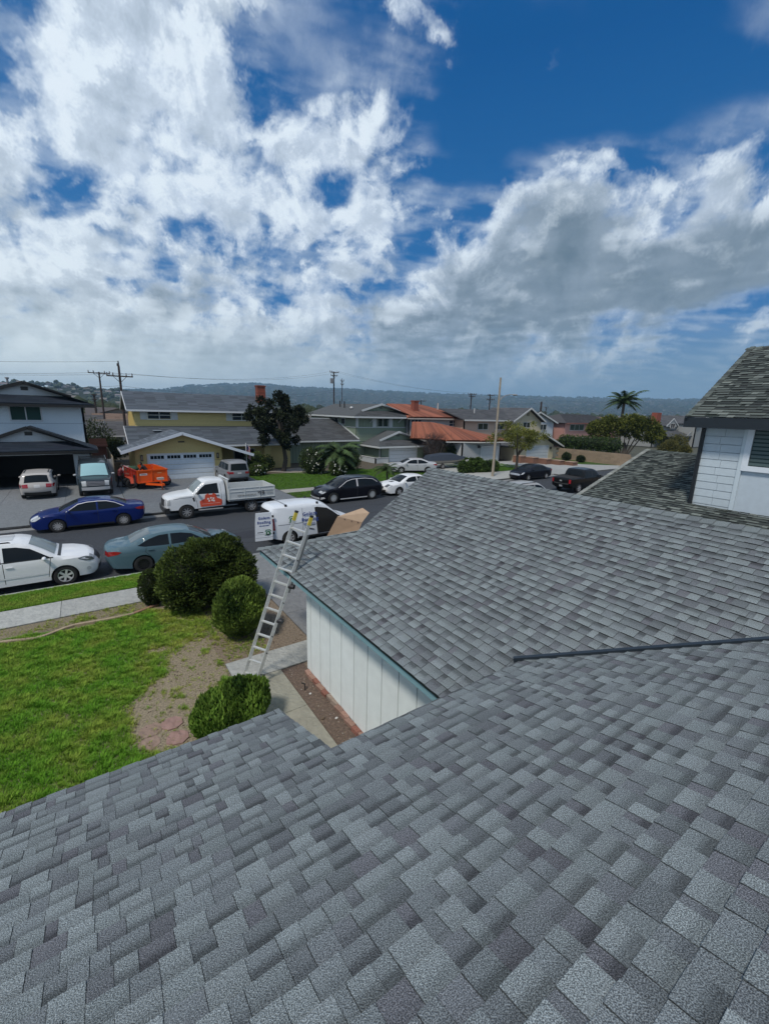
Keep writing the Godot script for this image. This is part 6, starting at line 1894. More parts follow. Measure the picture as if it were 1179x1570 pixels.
func tile_sheet(b: MB, p: Array, col: Color) -> void:  # rows and columns of round clay tiles on a slope p0 p1 (eave) p2 p3 (top)
	var nn: Vector3 = (p[1] - p[0]).cross(p[2] - p[0]).normalized()
	if nn.y < 0.0: nn = -nn
	var cols := int((p[0] as Vector3).distance_to(p[1]) / 0.33)
	var rows := int((p[0] as Vector3).distance_to(p[3]) / 0.42)
	for j in rows:
		for i in cols:
			var f := rng.randf_range(0.5, 1.3)
			b.col = Color(col.r * f, col.g * f, col.b * f)
			var q := []
			for k: Array in [[i, j], [i + 0.5, j], [i + 1.0, j], [i, j + 1.0], [i + 0.5, j + 1.0], [i + 1.0, j + 1.0]]:
				var a: Vector3 = p[0].lerp(p[1], k[0] / cols); var t: Vector3 = p[3].lerp(p[2], k[0] / cols)
				q.append(a.lerp(t, k[1] / rows))
			b.quad(q[0], q[1] + nn * 0.2, q[4] + nn * 0.08, q[3]); b.quad(q[1] + nn * 0.2, q[2], q[5], q[4] + nn * 0.08)
			b.tri(q[0], q[2], q[1] + nn * 0.2)


func red_tile_house() -> void:
	var h := thing("tile_roof_house", "white house with orange-red clay tile roofs, upper and lower", "house")
	var tile := lin(0.30, 0.10, 0.055); var white := lin(0.52, 0.54, 0.55)
	piece(h, "wall", M.stucco, white, [[35.9, 46.3, 0.0, 5.3, -46.75, -46.6], [35.9, 36.05, 0.0, 5.3, -56, -46.6], [46.15, 46.3, 0.0, 5.3, -56, -46.6], [38.2, 45.2, 0.0, 2.6, -38.75, -38.6], [38.2, 38.35, 0.0, 2.6, -46, -38.6], [45.05, 45.2, 0.0, 2.6, -46, -38.6]])
	garage_door(h, 41.6, 44.6, 2.0, -38.6, lin(0.55, 0.58, 0.6), 0)
	var up := empty("upper_roof", h)
	var b := MB.new()
	for p: Array in [[V(35.2, 5.38, -46.0), V(47.0, 5.38, -46.0), V(41.5, 7.15, -51.0), V(35.3, 7.15, -51.0)], [V(47.0, 5.38, -46.0), V(47.0, 5.38, -56.0), V(41.5, 7.15, -51.0), V(41.4, 7.15, -50.9)]]: tile_sheet(b, p, tile)
	part("roof_tiles", b, M.tile, up, -1.0, true)
	roof(up, [[V(35.2, 5.36, -46.0), V(47.0, 5.36, -46.0), V(41.5, 7.13, -51.0), V(35.2, 7.13, -51.0)].slice(0, 3), [V(35.2, 5.36, -46.0), V(41.5, 7.13, -51.0), V(35.2, 7.13, -51.0)], [V(35.2, 7.13, -51), V(41.5, 7.13, -51), V(35.2, 5.36, -56)]], tile * 0.6, M.tile, 0.08, Color(0, 0, 0, 0), "roof_base")
	trims(up, [[V(35.2, 5.28, -45.97), V(47.0, 5.28, -45.97)]], lin(0.5, 0.45, 0.4), 0.14)
	var low := empty("lower_roof", h)
	b = MB.new()
	for p: Array in [[V(36.2, 2.78, -39.4), V(40.6, 2.75, -37.9), V(40.6, 4.3, -43.0), V(37.8, 4.85, -44.0)], [V(40.6, 2.75, -37.9), V(46.6, 2.72, -37.7), V(44.2, 3.55, -41.6), V(40.6, 4.3, -43.0)], [V(46.6, 2.72, -37.7), V(46.6, 2.72, -44.0), V(44.2, 3.55, -43.6), V(44.2, 3.55, -41.6)], [V(33.6, 2.85, -43.2), V(36.2, 2.78, -39.4), V(37.8, 4.85, -44.0), V(35.6, 4.85, -45.5)]]: tile_sheet(b, p, tile * 0.85)
	part("roof_tiles", b, M.tile, low, -1.0, true)
	roof(low, [[V(36.2, 2.74, -39.4), V(40.6, 2.71, -37.9), V(40.6, 4.26, -43.0)], [V(36.2, 2.74, -39.4), V(40.6, 4.26, -43.0), V(37.8, 4.81, -44.0)], [V(40.6, 2.71, -37.9), V(46.6, 2.68, -37.7), V(44.2, 3.5, -41.6)], [V(40.6, 2.71, -37.9), V(44.2, 3.5, -41.6), V(40.6, 4.26, -43)], [V(40.6, 4.26, -43), V(44.2, 3.5, -43.6), V(44.2, 3.5, -46), V(37.8, 4.81, -46), V(37.8, 4.81, -44)]], tile * 0.55, M.tile, 0.06, Color(0, 0, 0, 0), "roof_base")
	trims(low, [[V(40.6, 2.64, -37.88), V(46.6, 2.61, -37.68)], [V(36.2, 2.68, -39.38), V(40.6, 2.64, -37.88)]], lin(0.6, 0.6, 0.58), 0.12)
	window(h, 36.3, 38.0, 4.35, 5.1, -46.6, 3, 2, lin(0.6, 0.62, 0.62), lin(0.03, 0.045, 0.07))
	window(h, 43.2, 45.4, 4.3, 5.05, -46.6, 3, 2, lin(0.6, 0.62, 0.62), lin(0.03, 0.045, 0.07))
	var ch := MB.new()
	ch.col = lin(0.30, 0.09, 0.055)
	ch.box(V(38.3, 6.6, -48.5), V(0.8, 2.0, 0.7)); ch.box(V(38.3, 7.62, -48.5), V(0.92, 0.14, 0.82))
	part("chimney", ch, M.brick, h)
	var lp := empty("wall_lantern", h)
	piece(lp, "lantern", M.dark_metal, lin(0.02, 0.02, 0.02), [[40.9, 41.15, 1.9, 2.25, -38.6, -38.4]])
	var vp := MB.new()
	vp.col = lin(0.5, 0.45, 0.4)
	vp.cyl(V(43.0, 6.2, -49), V(43.0, 7.5, -49), 0.09, 0.09, 8)
	part("vent_pipe", vp, M.trim, h)


func right_houses() -> void:
	var h := thing("cream_house", "cream gabled house with peach upper front and white garage door behind the young tree", "house")
	var cream := lin(0.55, 0.485, 0.34); var peach := lin(0.60, 0.44, 0.33); var grey := lin(0.12, 0.125, 0.135); var white := lin(0.52, 0.53, 0.52)
	piece(h, "wall", M.siding, peach, [[44.2, 53.4, 0.0, 5.2, -44.75, -44.6], [44.2, 44.35, 0.0, 5.2, -52, -44.6]])
	piece(h, "gable_wall", M.siding, cream, [[53.4, 60.4, 0.0, 5.1, -43.9, -43.75], [53.4, 53.55, 0.0, 5.1, -52, -43.9], [60.25, 60.4, 0.0, 5.1, -52, -43.9], [47.6, 56.2, 0.0, 2.0, -38.35, -38.2], [47.6, 47.75, 0.0, 2.0, -44, -38.3], [56.05, 56.2, 0.0, 2.0, -44, -38.3]])
	gable_tri(h, 53.4, 60.4, 5.1, 56.9, 7.0, -43.75, cream)
	gable_tri(h, 47.6, 56.2, 2.0, 52.6, 3.6, -38.2, cream)
	roof(h, [[V(43.6, 5.3, -44.0), V(54.0, 5.3, -44.0), V(56.9, 6.75, -48.0), V(42.4, 6.75, -48.0)], [V(53.0, 5.15, -51), V(53.0, 5.15, -43.2), V(56.9, 7.2, -43.2), V(56.9, 7.2, -51)], [V(60.9, 5.15, -43.2), V(60.9, 5.15, -51), V(56.9, 7.2, -51), V(56.9, 7.2, -43.2)], [V(47.0, 1.9, -44), V(47.0, 1.9, -37.6), V(52.8, 3.78, -37.6), V(52.8, 3.78, -44)], [V(57.9, 1.82, -37.6), V(57.9, 1.82, -44), V(52.8, 3.78, -44), V(52.8, 3.78, -37.6)]], grey, M.far_shingle)
	trims(h, [[V(43.6, 5.2, -43.97), V(53.4, 5.2, -43.97)], [V(53.0, 5.07, -43.17), V(56.9, 7.12, -43.17)], [V(56.9, 7.12, -43.17), V(60.9, 5.07, -43.17)], [V(47.0, 1.82, -37.57), V(52.8, 3.7, -37.57)], [V(52.8, 3.7, -37.57), V(57.9, 1.74, -37.57)]], white, 0.22)
	window(h, 47.0, 49.0, 3.9, 4.75, -44.6, 2, 1, white, lin(0.05, 0.06, 0.045))
	window(h, 50.6, 52.6, 3.9, 4.75, -44.6, 2, 1, white, lin(0.05, 0.06, 0.045))
	window(h, 56.0, 57.6, 4.2, 5.0, -43.75, 2, 1, white, lin(0.04, 0.05, 0.045))
	piece(h, "gable_vent", M.plastic, lin(0.2, 0.17, 0.1), [[56.6, 57.2, 6.0, 6.5, -43.75, -43.7]])
	garage_door(h, 50.2, 54.9, 1.85, -38.2, lin(0.52, 0.56, 0.6), 0)
	piece(h, "lantern", M.dark_metal, lin(0.04, 0.035, 0.03), [[55.4, 55.6, 1.4, 1.75, -38.2, -38.05]])
	var vp := MB.new()
	vp.col = lin(0.45, 0.45, 0.45)
	vp.cyl(V(48, 6.0, -46.5), V(48, 6.9, -46.5), 0.09, 0.09, 8)
	part("vent_pipe", vp, M.trim, h)
	# stepped brick planter wall by its drive
	var pw := thing("brick_planter_wall", "stepped low red brick wall along the cream house's driveway", "wall")
	for i in 5:
		var x := 46.2 + i * 1.05
		piece(pw, "course", M.brick, lin(0.27, 0.14, 0.095) * rng.randf_range(0.9, 1.1), [[x, x + 1.04, 0.0, 0.85 - i * 0.11, -37.2 + i * 1.2, -36.0 + i * 1.2]])
		piece(pw, "coping", M.concrete, lin(0.35, 0.24, 0.18), [[x - 0.03, x + 1.06, 0.86 - i * 0.11, 0.93 - i * 0.11, -37.2 + i * 1.2, -35.95 + i * 1.2]])
	# grey-blue house
	h = thing("blue_grey_house", "blue-grey house with white front gable and dark roof beyond the cream house", "house")
	var blue := lin(0.20, 0.23, 0.28)
	piece(h, "wall", M.siding, blue, [[75.6, 75.75, 0.0, 4.9, -62, -52.1], [75.6, 76.2, 0.0, 4.9, -62, -61.9]])
	piece(h, "front_wall", M.siding, lin(0.5, 0.54, 0.58), [[66.4, 75.7, 0.0, 4.9, -52.15, -52.0], [66.4, 66.55, 0.0, 4.9, -62, -52.1]])
	gable_tri(h, 66.4, 75.7, 4.9, 70.6, 6.6, -52.0, lin(0.5, 0.54, 0.58))
	roof(h, [[V(65.6, 4.7, -62), V(65.6, 4.7, -51.5), V(70.6, 6.75, -51.5), V(70.6, 6.75, -62)], [V(76.4, 4.75, -51.5), V(76.4, 4.75, -62), V(70.6, 6.75, -62), V(70.6, 6.75, -51.5)], [V(76.4, 4.75, -52.5), V(84.0, 4.75, -57.5), V(84, 6.4, -63), V(73.5, 6.4, -58)]], lin(0.07, 0.08, 0.09), M.far_shingle)
	piece(h, "side_wall", M.siding, blue, [[75.75, 83.0, 0.0, 4.7, -58.6, -58.5]])
	trims(h, [[V(65.6, 4.6, -51.47), V(70.6, 6.65, -51.47)], [V(70.6, 6.65, -51.47), V(76.4, 4.65, -51.47)]], white, 0.26)
	window(h, 71.4, 73.5, 3.4, 4.4, -52.0, 2, 1, white, lin(0.03, 0.04, 0.045))
	# pink house
	h = thing("pink_house", "dusty pink house with dark grey roof behind the clipped hedge", "house")
	var pink := lin(0.55, 0.30, 0.26)
	piece(h, "wall", M.stucco, pink, [[79.5, 99.0, 0.0, 4.75, -52.15, -52.0], [79.5, 79.65, 0.0, 4.75, -62, -52.1], [98.9, 99.0, 0.0, 4.75, -62, -52.1]])
	roof(h, [[V(78.9, 4.78, -51.3), V(99.6, 4.85, -51.3), V(95.0, 6.5, -56.5), V(84.0, 6.5, -56.5)], [V(78.9, 4.78, -62), V(78.9, 4.78, -51.3), V(84.0, 6.5, -56.5)], [V(99.6, 4.85, -51.3), V(99.6, 4.85, -62), V(95, 6.5, -56.5)]], lin(0.085, 0.085, 0.09), M.far_shingle)
	trims(h, [[V(78.9, 4.7, -51.27), V(99.6, 4.77, -51.27)]], lin(0.25, 0.1, 0.08), 0.16)
	window(h, 81.3, 86.2, 3.3, 4.4, -52.0, 3, 1, white, lin(0.05, 0.075, 0.06))
	piece(h, "patio_cover", M.trim, white, [[77.2, 83.4, 1.75, 2.0, -51.0, -48.0], [77.3, 77.5, 0.0, 1.75, -48.3, -48.1], [83.0, 83.2, 0.0, 1.75, -48.3, -48.1]])
	window(h, 93.0, 96.5, 0.6, 1.6, -52.0, 2, 1, lin(0.65, 0.66, 0.66), lin(0.04, 0.05, 0.05))
	# far grey house at the right
	h = thing("grey_gabled_house", "small grey house with twin white-trimmed gables and red chimney, far right past the round tree", "house")
	var g := lin(0.30, 0.315, 0.31)
	piece(h, "wall", M.siding, g, [[101.5, 112.0, 0.0, 4.5, -45.15, -45.0], [101.5, 101.7, 0.0, 4.5, -55, -45], [112.0, 119.0, 0.0, 5.2, -41.2, -41.0], [112.0, 112.2, 0.0, 5.2, -50, -41.0], [104.0, 110.0, 0.0, 2.3, -42.2, -42.0]])
	gable_tri(h, 106.0, 111.0, 4.3, 108.5, 6.0, -44.4, g)
	gable_tri(h, 112.0, 119.0, 5.2, 115.5, 6.7, -41.0, g)
	gable_tri(h, 109.0, 114.5, 2.2, 111.8, 3.6, -41.6, g)
	roof(h, [[V(101, 4.55, -44.6), V(113, 4.55, -44.6), V(113, 6.4, -50), V(101, 6.4, -50)], [V(111.6, 5.1, -50), V(111.6, 5.1, -40.5), V(115.5, 6.85, -40.5), V(115.5, 6.85, -50)], [V(119.6, 5.1, -40.5), V(119.6, 5.1, -50), V(115.5, 6.85, -50), V(115.5, 6.85, -40.5)], [V(101, 2.4, -41.5), V(112, 2.4, -41.5), V(112, 3.6, -45), V(101, 3.6, -45)]], lin(0.12, 0.125, 0.135), M.far_shingle)
	trims(h, [[V(105.4, 4.4, -44.3), V(108.5, 6.1, -44.3)], [V(108.5, 6.1, -44.3), V(111.6, 4.4, -44.3)], [V(111.6, 5.0, -40.45), V(115.5, 6.75, -40.45)], [V(115.5, 6.75, -40.45), V(119.6, 5.0, -40.45)]], white, 0.26)
	window(h, 107.5, 109.5, 4.1, 5.0, -44.35, 2, 1, white, lin(0.03, 0.03, 0.035))
	piece(h, "chimney", M.brick, lin(0.33, 0.09, 0.055), [[101.6, 103.6, 2.0, 7.3, -46.0, -44.9]])
	h = thing("tan_roof_house", "low white house with tan roof at far right, half hidden by the neighbour's black downspout", "house")
	piece(h, "wall", M.stucco, lin(0.5, 0.51, 0.5), [[122, 140, 0.0, 4.4, -44.2, -44.0]])
	roof(h, [[V(121, 4.4, -43.2), V(141, 4.4, -43.2), V(138, 6.2, -50), V(123, 6.2, -50)]], lin(0.34, 0.24, 0.19), M.far_shingle)
	window(h, 124, 127, 2.6, 3.8, -44.0, 2, 1, white, lin(0.03, 0.035, 0.04))
	# block wall on the cross street
	var w := thing("block_wall", "long tan block wall beyond the far lawn, below the clipped hedge", "wall")
	var k := 0
	for j in 5:
		for i in 13:
			var z := -38.2 + i * 0.82 + (0.4 if j % 2 else 0.0)
			piece(w, "block", M.brick, lin(0.36, 0.275, 0.19) * rng.randf_range(0.88, 1.08), [[57.0, 57.2, j * 0.31, j * 0.31 + 0.302, z, z + 0.812]])
			k += 1


func back_houses() -> void:
	rng.seed = 18
	# roofs in the gap between the white and the yellow house, and a second row behind
	var list := [
		[1.0, -66, 5.5, 7, 2.5, 4.0, "grey", "flat grey-brown roofed bungalow low in the gap behind the white house"],
		[4.6, -78, 6, 8, 2.6, 3.9, "white", "pale bungalow with dim brown roof behind the middle power pole"],
		[-1.5, -92, 8, 8, 2.8, 4.2, "grey", "grey bungalow far back in the gap beside the short dark pole"],
		[6.5, -104, 9, 8, 3.0, 4.3, "tan", "tan-roofed house far back in the gap, beside the yellow house's wall"],
		[-16, -70, 10, 9, 4.6, 6.0, "grey", "grey-roofed house behind the white house, off the left side"],
		[23, -78, 11, 9, 4.0, 5.6, "grey", "low grey roof peeping between the dark tree and the sage house"],
		[52, -75, 11, 9, 4.2, 6.0, "tan", "tan house in the second row behind the clay tile roof"],
		[70, -88, 12, 9, 4.6, 6.2, "grey", "grey-roofed house in the second row behind the cream house"],
		[94, -84, 12, 9, 4.4, 6.0, "white", "pale house in the second row behind the pink house"],
		[118, -70, 12, 9, 4.2, 6.1, "tan", "tan-roofed house in the second row at far right behind the round tree"],
		[136, -66, 12, 9, 4.0, 5.8, "grey", "grey-roofed house in the second row at far right edge"],
	]
	for q: Array in list:
		var h := thing("distant_house", q[7], "house", V(q[0], 0, q[1]), rng.randf_range(-0.05, 0.05), "houses behind the street")
		var w: float = q[2] * 0.5; var d: float = q[3] * 0.5; var e: float = q[4]; var r: float = q[5]
		var wall: Color = {"grey": lin(0.34, 0.34, 0.33), "white": lin(0.48, 0.48, 0.46), "tan": lin(0.40, 0.34, 0.27)}[q[6]]
		var rc: Color = {"grey": lin(0.12, 0.12, 0.125), "white": lin(0.17, 0.145, 0.125), "tan": lin(0.25, 0.18, 0.14)}[q[6]]
		piece(h, "wall", M.stucco, wall, [[-w, w, 0, e, d - 0.15, d], [-w, -w + 0.15, 0, e, -d, d - 0.15], [w - 0.15, w, 0, e, -d, d - 0.15], [-w, w, 0, e, -d - 0.1, -d]])
		roof(h, [[V(-w - 0.5, e - 0.05, d + 0.5), V(w + 0.5, e - 0.05, d + 0.5), V(w + 0.5, r, 0), V(-w - 0.5, r, 0)], [V(w + 0.5, e - 0.05, -d - 0.5), V(-w - 0.5, e - 0.05, -d - 0.5), V(-w - 0.5, r, 0), V(w + 0.5, r, 0)]], rc, M.far_shingle)
		trims(h, [[V(-w - 0.5, e - 0.14, d + 0.52), V(w + 0.5, e - 0.14, d + 0.52)]], lin(0.5, 0.5, 0.5), 0.16)
		window(h, -w * 0.6, -w * 0.2, e - 1.5, e - 0.5, d, 2, 1)
		window(h, w * 0.25, w * 0.65, e - 1.5, e - 0.5, d, 2, 1)
		var v := MB.new()
		v.col = lin(0.3, 0.3, 0.3)
		v.cyl(V(w * 0.4, r - 1.0, 1.0), V(w * 0.4, r + 0.1, 1.0), 0.08, 0.08, 6)
		part("vent_pipe", v, M.dark_metal, h)


func houses() -> void:
	rng.seed = 17
	white_house()
	yellow_house()
	green_house()
	red_tile_house()
	right_houses()
	back_houses()


# ---------------------------------------------------------------- plants
func leaves(b: MB, blobs: Array, n: int, size: float, aspect: float, dark: Color, light: Color, upright := 0.0, shell := 0.55) -> void:
	# blobs: [centre, radii]; small folded leaf-like faces spread through their volume
	var total := 0.0
	for q: Array in blobs: total += q[1].x * q[1].z + q[1].x * q[1].y
	var nz := noise(0.5, 2, 41)
	for q: Array in blobs:
		var k := int(n * (q[1].x * q[1].z + q[1].x * q[1].y) / total)
		var tone := rng.randf_range(0.0, 0.45)
		for i in k:
			var d := Vector3(rng.randfn(), rng.randfn(), rng.randfn()).normalized()
			var r := lerpf(shell, 1.0, sqrt(rng.randf()))
			var p: Vector3 = q[0] + d * q[1] * r
			var clump := nz.get_noise_3dv(p * 3.0)
			p += d * clump * q[1].x * 0.22
			var f := (d + Vector3(rng.randfn(), rng.randfn(), rng.randfn()) * 0.75).normalized()
			f = f.lerp(Vector3.UP, upright).normalized()
			var s := f.cross(Vector3(rng.randfn(), rng.randfn(), rng.randfn())).normalized()
			var z := size * rng.randf_range(0.6, 1.3)
			var c := dark.lerp(light, clampf(tone + clump * 0.7 + rng.randf() * 0.35, 0.0, 1.0)) * rng.randf_range(0.75, 1.2)
			c.a = 1.0
			b.col = c
			var nrm := f.cross(s) * z * 0.25
			b.tri(p, p + f * z * 0.5 + s * z * aspect + nrm, p + f * z); b.tri(p, p + f * z, p + f * z * 0.5 - s * z * aspect + nrm)


func core(b: MB, blobs: Array, col: Color, k := 0.72) -> void:  # solid dark balls added inside the foliage to block light
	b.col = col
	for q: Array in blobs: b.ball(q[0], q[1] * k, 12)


func near_bush(called: String, label: String, at: Vector3, blobs: Array, n: int, size: float, dark: Color, light: Color, upright: float, stems: int) -> void:
	var o := thing(called, label, "bush", at)
	var b := MB.new()
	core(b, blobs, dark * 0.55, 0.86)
	part("added_core", b, M.leaf, o, 80.0)
	b = MB.new()
	leaves(b, blobs, n, size, 0.22, dark, light, upright, 0.84)
	part("foliage", b, M.leaf, o, -1.0, true)
	if stems:
		b = MB.new()
		b.col = lin(0.16, 0.13, 0.10)
		for i in stems:
			var a := TAU * i / stems
			b.cyl(Vector3(cos(a) * 0.25, -0.02, sin(a) * 0.2), Vector3(cos(a) * 0.4, 0.6, sin(a) * 0.35), 0.05, 0.035, 6)
		part("stem", b, M.bark, o)


func tree(called: String, label: String, at: Vector3, trunk: Array, limbs: Array, blobs: Array, n: int, size: float, aspect: float, dark: Color, light: Color, group := "", shell := 0.3, bark := Color(0.10, 0.085, 0.07)) -> Node3D:
	var o := thing(called, label, "tree", at, 0.0, group)
	var b := MB.new()
	b.col = bark
	b.pipe(trunk[0], trunk[1], trunk[2], 9)
	var tr := part("trunk", b, M.bark, o, 60.0)
	for l: Array in limbs:
		b = MB.new()
		b.col = bark
		b.pipe(l[0], l[1], l[1] * 0.35, 6)
		part("limb", b, M.bark, tr, 60.0)
	b = MB.new()
	leaves(b, blobs, n, size, aspect, dark, light, 0.0, shell)
	part("crown", b, M.leaf, o, -1.0, true)
	return o


func frond(b: MB, base: Vector3, dir: float, rise: float, long: float, droop: float, col: Color) -> void:
	var out := Vector3(cos(dir), 0, sin(dir))
	var prev := base
	var n := 12
	for i in n:
		var t := (i + 1.0) / n
		var p := base + out * long * t + Vector3.UP * (rise * long * t - droop * long * t * t)
		var f := (p - prev).normalized()
		var side := f.cross(Vector3.UP).normalized()
		b.col = col * rng.randf_range(0.8, 1.2); b.col.a = 1.0
		b.bar(prev, p, 0.03 * long * 0.5, 0.02)
		var w := long * 0.26 * sin(PI * clampf(t * 0.9 + 0.08, 0.0, 1.0))
		for s: float in [1.0, -1.0]:
			for k in 4:
				var q := prev.lerp(p, 0.125 + 0.25 * k)
				var tip := q + side * s * w + f * w * 0.5 - Vector3.UP * w * rng.randf_range(0.25, 0.6)
				b.tri(q - f * 0.02 * long, tip, q + f * 0.025 * long)
		prev = p


func palm(label: String, at: Vector3, h: float, fronds: int, long: float, col: Color, thick: float, group := "") -> void:
	var o := thing("palm_tree", label, "palm", at, 0.0, group)
	var b := MB.new()
	b.col = lin(0.17, 0.14, 0.11)
	var pts := []
	for i in 7: pts.append(Vector3(sin(i * 0.7) * 0.04, h * i / 6.0, cos(i) * 0.03))
	b.pipe(pts, thick, thick * 0.8, 9)
	part("trunk", b, M.bark, o, 60.0)
	for i in fronds:
		var m := MB.new()
		var t := float(i) / fronds
		frond(m, Vector3(0, h, 0), TAU * i * 0.382 + rng.randf() * 0.4, lerpf(1.7, 0.3, t) if h > 4.0 else lerpf(1.3, 0.1, t), (0.85 if h > 4.0 else 1.0) * long * rng.randf_range(0.85, 1.1), lerpf(0.95, 0.85, t), col.lerp(col * 0.6, rng.randf()))
		part("frond", m, M.leaf, o)


func plants() -> void:
	rng.seed = 19
	var dk := lin(0.010, 0.017, 0.006); var lt := lin(0.105, 0.15, 0.032)
	near_bush("clipped_bush", "largest dark clipped bush, broad and round, beside the kerb-side driveway corner", Vector3(2.65, 0, -13.4), [
		[Vector3(-0.55, 1.05, 0), Vector3(0.85, 1.05, 0.8)], [Vector3(0.35, 1.2, -0.1), Vector3(0.95, 1.08, 0.85)], [Vector3(0.85, 1.05, 0.1), Vector3(0.6, 0.85, 0.75)], [Vector3(0.0, 1.5, 0.0), Vector3(0.9, 0.75, 0.7)]], 26000, 0.095, dk, lt, 0.45, 5)
	near_bush("clipped_bush", "small dark bush tucked against the left side of the largest bush", Vector3(1.2, 0, -14.55), [[Vector3(0, 0.55, 0), Vector3(0.34, 0.58, 0.45)]], 4000, 0.06, dk, lin(0.06, 0.085, 0.022), 0.3, 0)
	near_bush("clipped_bush", "medium egg-shaped bush with bright green crown left of the ladder", Vector3(2.95, 0, -11.1), [[Vector3(0, 0.86, 0), Vector3(0.68, 0.72, 0.66)], [Vector3(0.02, 0.55, 0), Vector3(0.5, 0.55, 0.5)]], 12000, 0.11, lin(0.022, 0.05, 0.013), lin(0.20, 0.29, 0.055), 0.6, 0)
	near_bush("clipped_bush", "ragged bright green bush by the ladder's foot, cut off by the roof edge", Vector3(1.78, 0, -7.55), [[Vector3(-0.28, 0.42, 0.0), Vector3(0.46, 0.44, 0.46)], [Vector3(0.22, 0.5, 0.02), Vector3(0.48, 0.5, 0.46)], [Vector3(0.1, 0.7, 0.05), Vector3(0.28, 0.36, 0.28)]], 8500, 0.13, lin(0.025, 0.06, 0.014), lin(0.18, 0.30, 0.05), 0.75, 0)
	# across the street
	var blobs := []
	for i in 50:
		var d := Vector3(rng.randfn(), rng.randfn(), rng.randfn()).normalized()
		blobs.append([Vector3(-0.55, 4.95, 0) + d * Vector3(3.0, 2.55, 2.4) * rng.randf_range(0.5, 1.0), Vector3.ONE * rng.randf_range(0.3, 0.55)])
	var lim := []
	for i in 14:
		var q: Array = blobs[i * 3 + 1]
		lim.append([[Vector3(-0.15, 2.6, 0), Vector3(-0.3, 3.8, 0).lerp(q[0], 0.4), q[0]], 0.11])
	tree("dark_tree", "dark tree with separate rounded leaf clumps before the yellow house's right end", Vector3(16.1, 0, -41.2), [[Vector3(0, 0, 0), Vector3(0.25, 1.2, 0), Vector3(0.1, 2.2, 0), Vector3(-0.2, 3.6, 0), Vector3(-0.4, 5.6, 0)], 0.26, 0.1], lim, blobs, 11000, 0.24, 0.3, lin(0.010, 0.015, 0.010), lin(0.035, 0.045, 0.02), "", 0.1)
	palm("drooping green palm among shrubs in front of the sage house", Vector3(20.1, 0, -37.2), 2.1, 26, 2.3, lin(0.06, 0.10, 0.035), 0.17)
	palm("small young palm standing on the parkway strip behind the black crossover", Vector3(20.7, 0, -29.6), 1.35, 13, 1.25, lin(0.04, 0.065, 0.022), 0.09)
	palm("tall palm with upswept fronds rising behind the round-headed tree at right", Vector3(71.5, 0, -36.8), 8.3, 22, 3.6, lin(0.06, 0.10, 0.04), 0.25)
	for q: Array in [[12.9, -39.6, 1.0, 0.62, 0.8, true, "low hedge with white blossoms beside the flagpole and grey off-road SUV"], [18.2, -38.6, 1.3, 1.45, 1.2, true, "tall dark shrub with white flowers left of the drooping palm"], [19.6, -36.4, 1.1, 0.8, 0.9, true, "dark shrub with white flowers at the lawn's edge in front of the palm"], [22.2, -39.2, 1.5, 1.2, 1.0, false, "dark shrub right of the drooping palm, before the sage house"], [14.0, -42.3, 1.4, 1.0, 0.8, false, "dark shrub under the yellow house's low eave"], [37.4, -40.3, 1.5, 1.25, 1.0, false, "dark green shrub against the white wall of the clay tile house"]]:
		var o := thing("shrub", q[6], "shrub", Vector3(q[0], 0, q[1]))
		var bl := []
		for i in 5: bl.append([Vector3(rng.randf_range(-0.6, 0.6) * q[2], q[3] * rng.randf_range(0.6, 1.1), rng.randf_range(-0.4, 0.4) * q[4]), Vector3(q[2] * 0.6, q[3] * 0.9, q[4] * 0.7)])
		var b := MB.new()
		leaves(b, bl, 3600, 0.16, 0.3, lin(0.02, 0.036, 0.012), lin(0.085, 0.125, 0.03), 0.1, 0.5)
		part("foliage", b, M.leaf, o, -1.0, true)
		b = MB.new()
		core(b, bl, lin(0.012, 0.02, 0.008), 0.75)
		part("added_core", b, M.leaf, o, 80.0)
		if q[5]:
			b = MB.new()
			b.col = lin(0.62, 0.62, 0.56)
			for i in 46:
				var w: Array = bl[rng.randi() % bl.size()]
				var d := Vector3(rng.randfn() * 0.9, rng.randfn() + 0.2, absf(rng.randfn()) + 0.4).normalized()
				b.ball(w[0] + d * w[1] * 1.0, Vector3.ONE * rng.randf_range(0.04, 0.08), 6)
			part("flowers", b, M.leaf, o, -1.0, true)
	# bare twiggy shrub before the clay tile house
	var o2 := thing("bare_shrub", "bare grey-brown twiggy shrub before the clay tile house, behind the boat", "shrub", Vector3(35.6, 0, -40.6))
	var tb := MB.new()
	for i in 9:
		tb = MB.new()
		tb.col = lin(0.30, 0.25, 0.2) if i < 4 else lin(0.08, 0.065, 0.055)
		var a := rng.randf() * TAU
		var top := Vector3(cos(a) * 1.5, rng.randf_range(2.2, 3.2), sin(a) * 0.8)
		tb.pipe([Vector3(cos(a) * 0.5, 0, sin(a) * 0.3), top * Vector3(0.6, 0.55, 0.6), top], 0.06, 0.03, 5)
		part("stem", tb, M.bark, o2)
	tb = MB.new()
	for i in 900:
		tb.col = lin(0.075, 0.055, 0.05) * rng.randf_range(0.6, 1.3)
		tb.col.a = 1.0
		var p := Vector3(rng.randfn() * 0.95, rng.randf_range(0.9, 3.3), rng.randfn() * 0.6)
		tb.cyl(p, p + Vector3(rng.randfn() * 0.3, rng.randf_range(0.3, 0.7), rng.randfn() * 0.25), 0.016, 0.006, 3, false)
	part("twigs", tb, M.bark, o2, -1.0, true)
	# young street tree
	blobs = []
	for i in 34:
		var d := Vector3(rng.randfn(), rng.randfn(), rng.randfn()).normalized()
		blobs.append([Vector3(0.2, 3.75, 0) + d * Vector3(4.0, 1.6, 2.8) * rng.randf_range(0.35, 1.0), Vector3(0.75, 0.4, 0.7) * rng.randf_range(0.6, 1.2)])
	lim = []
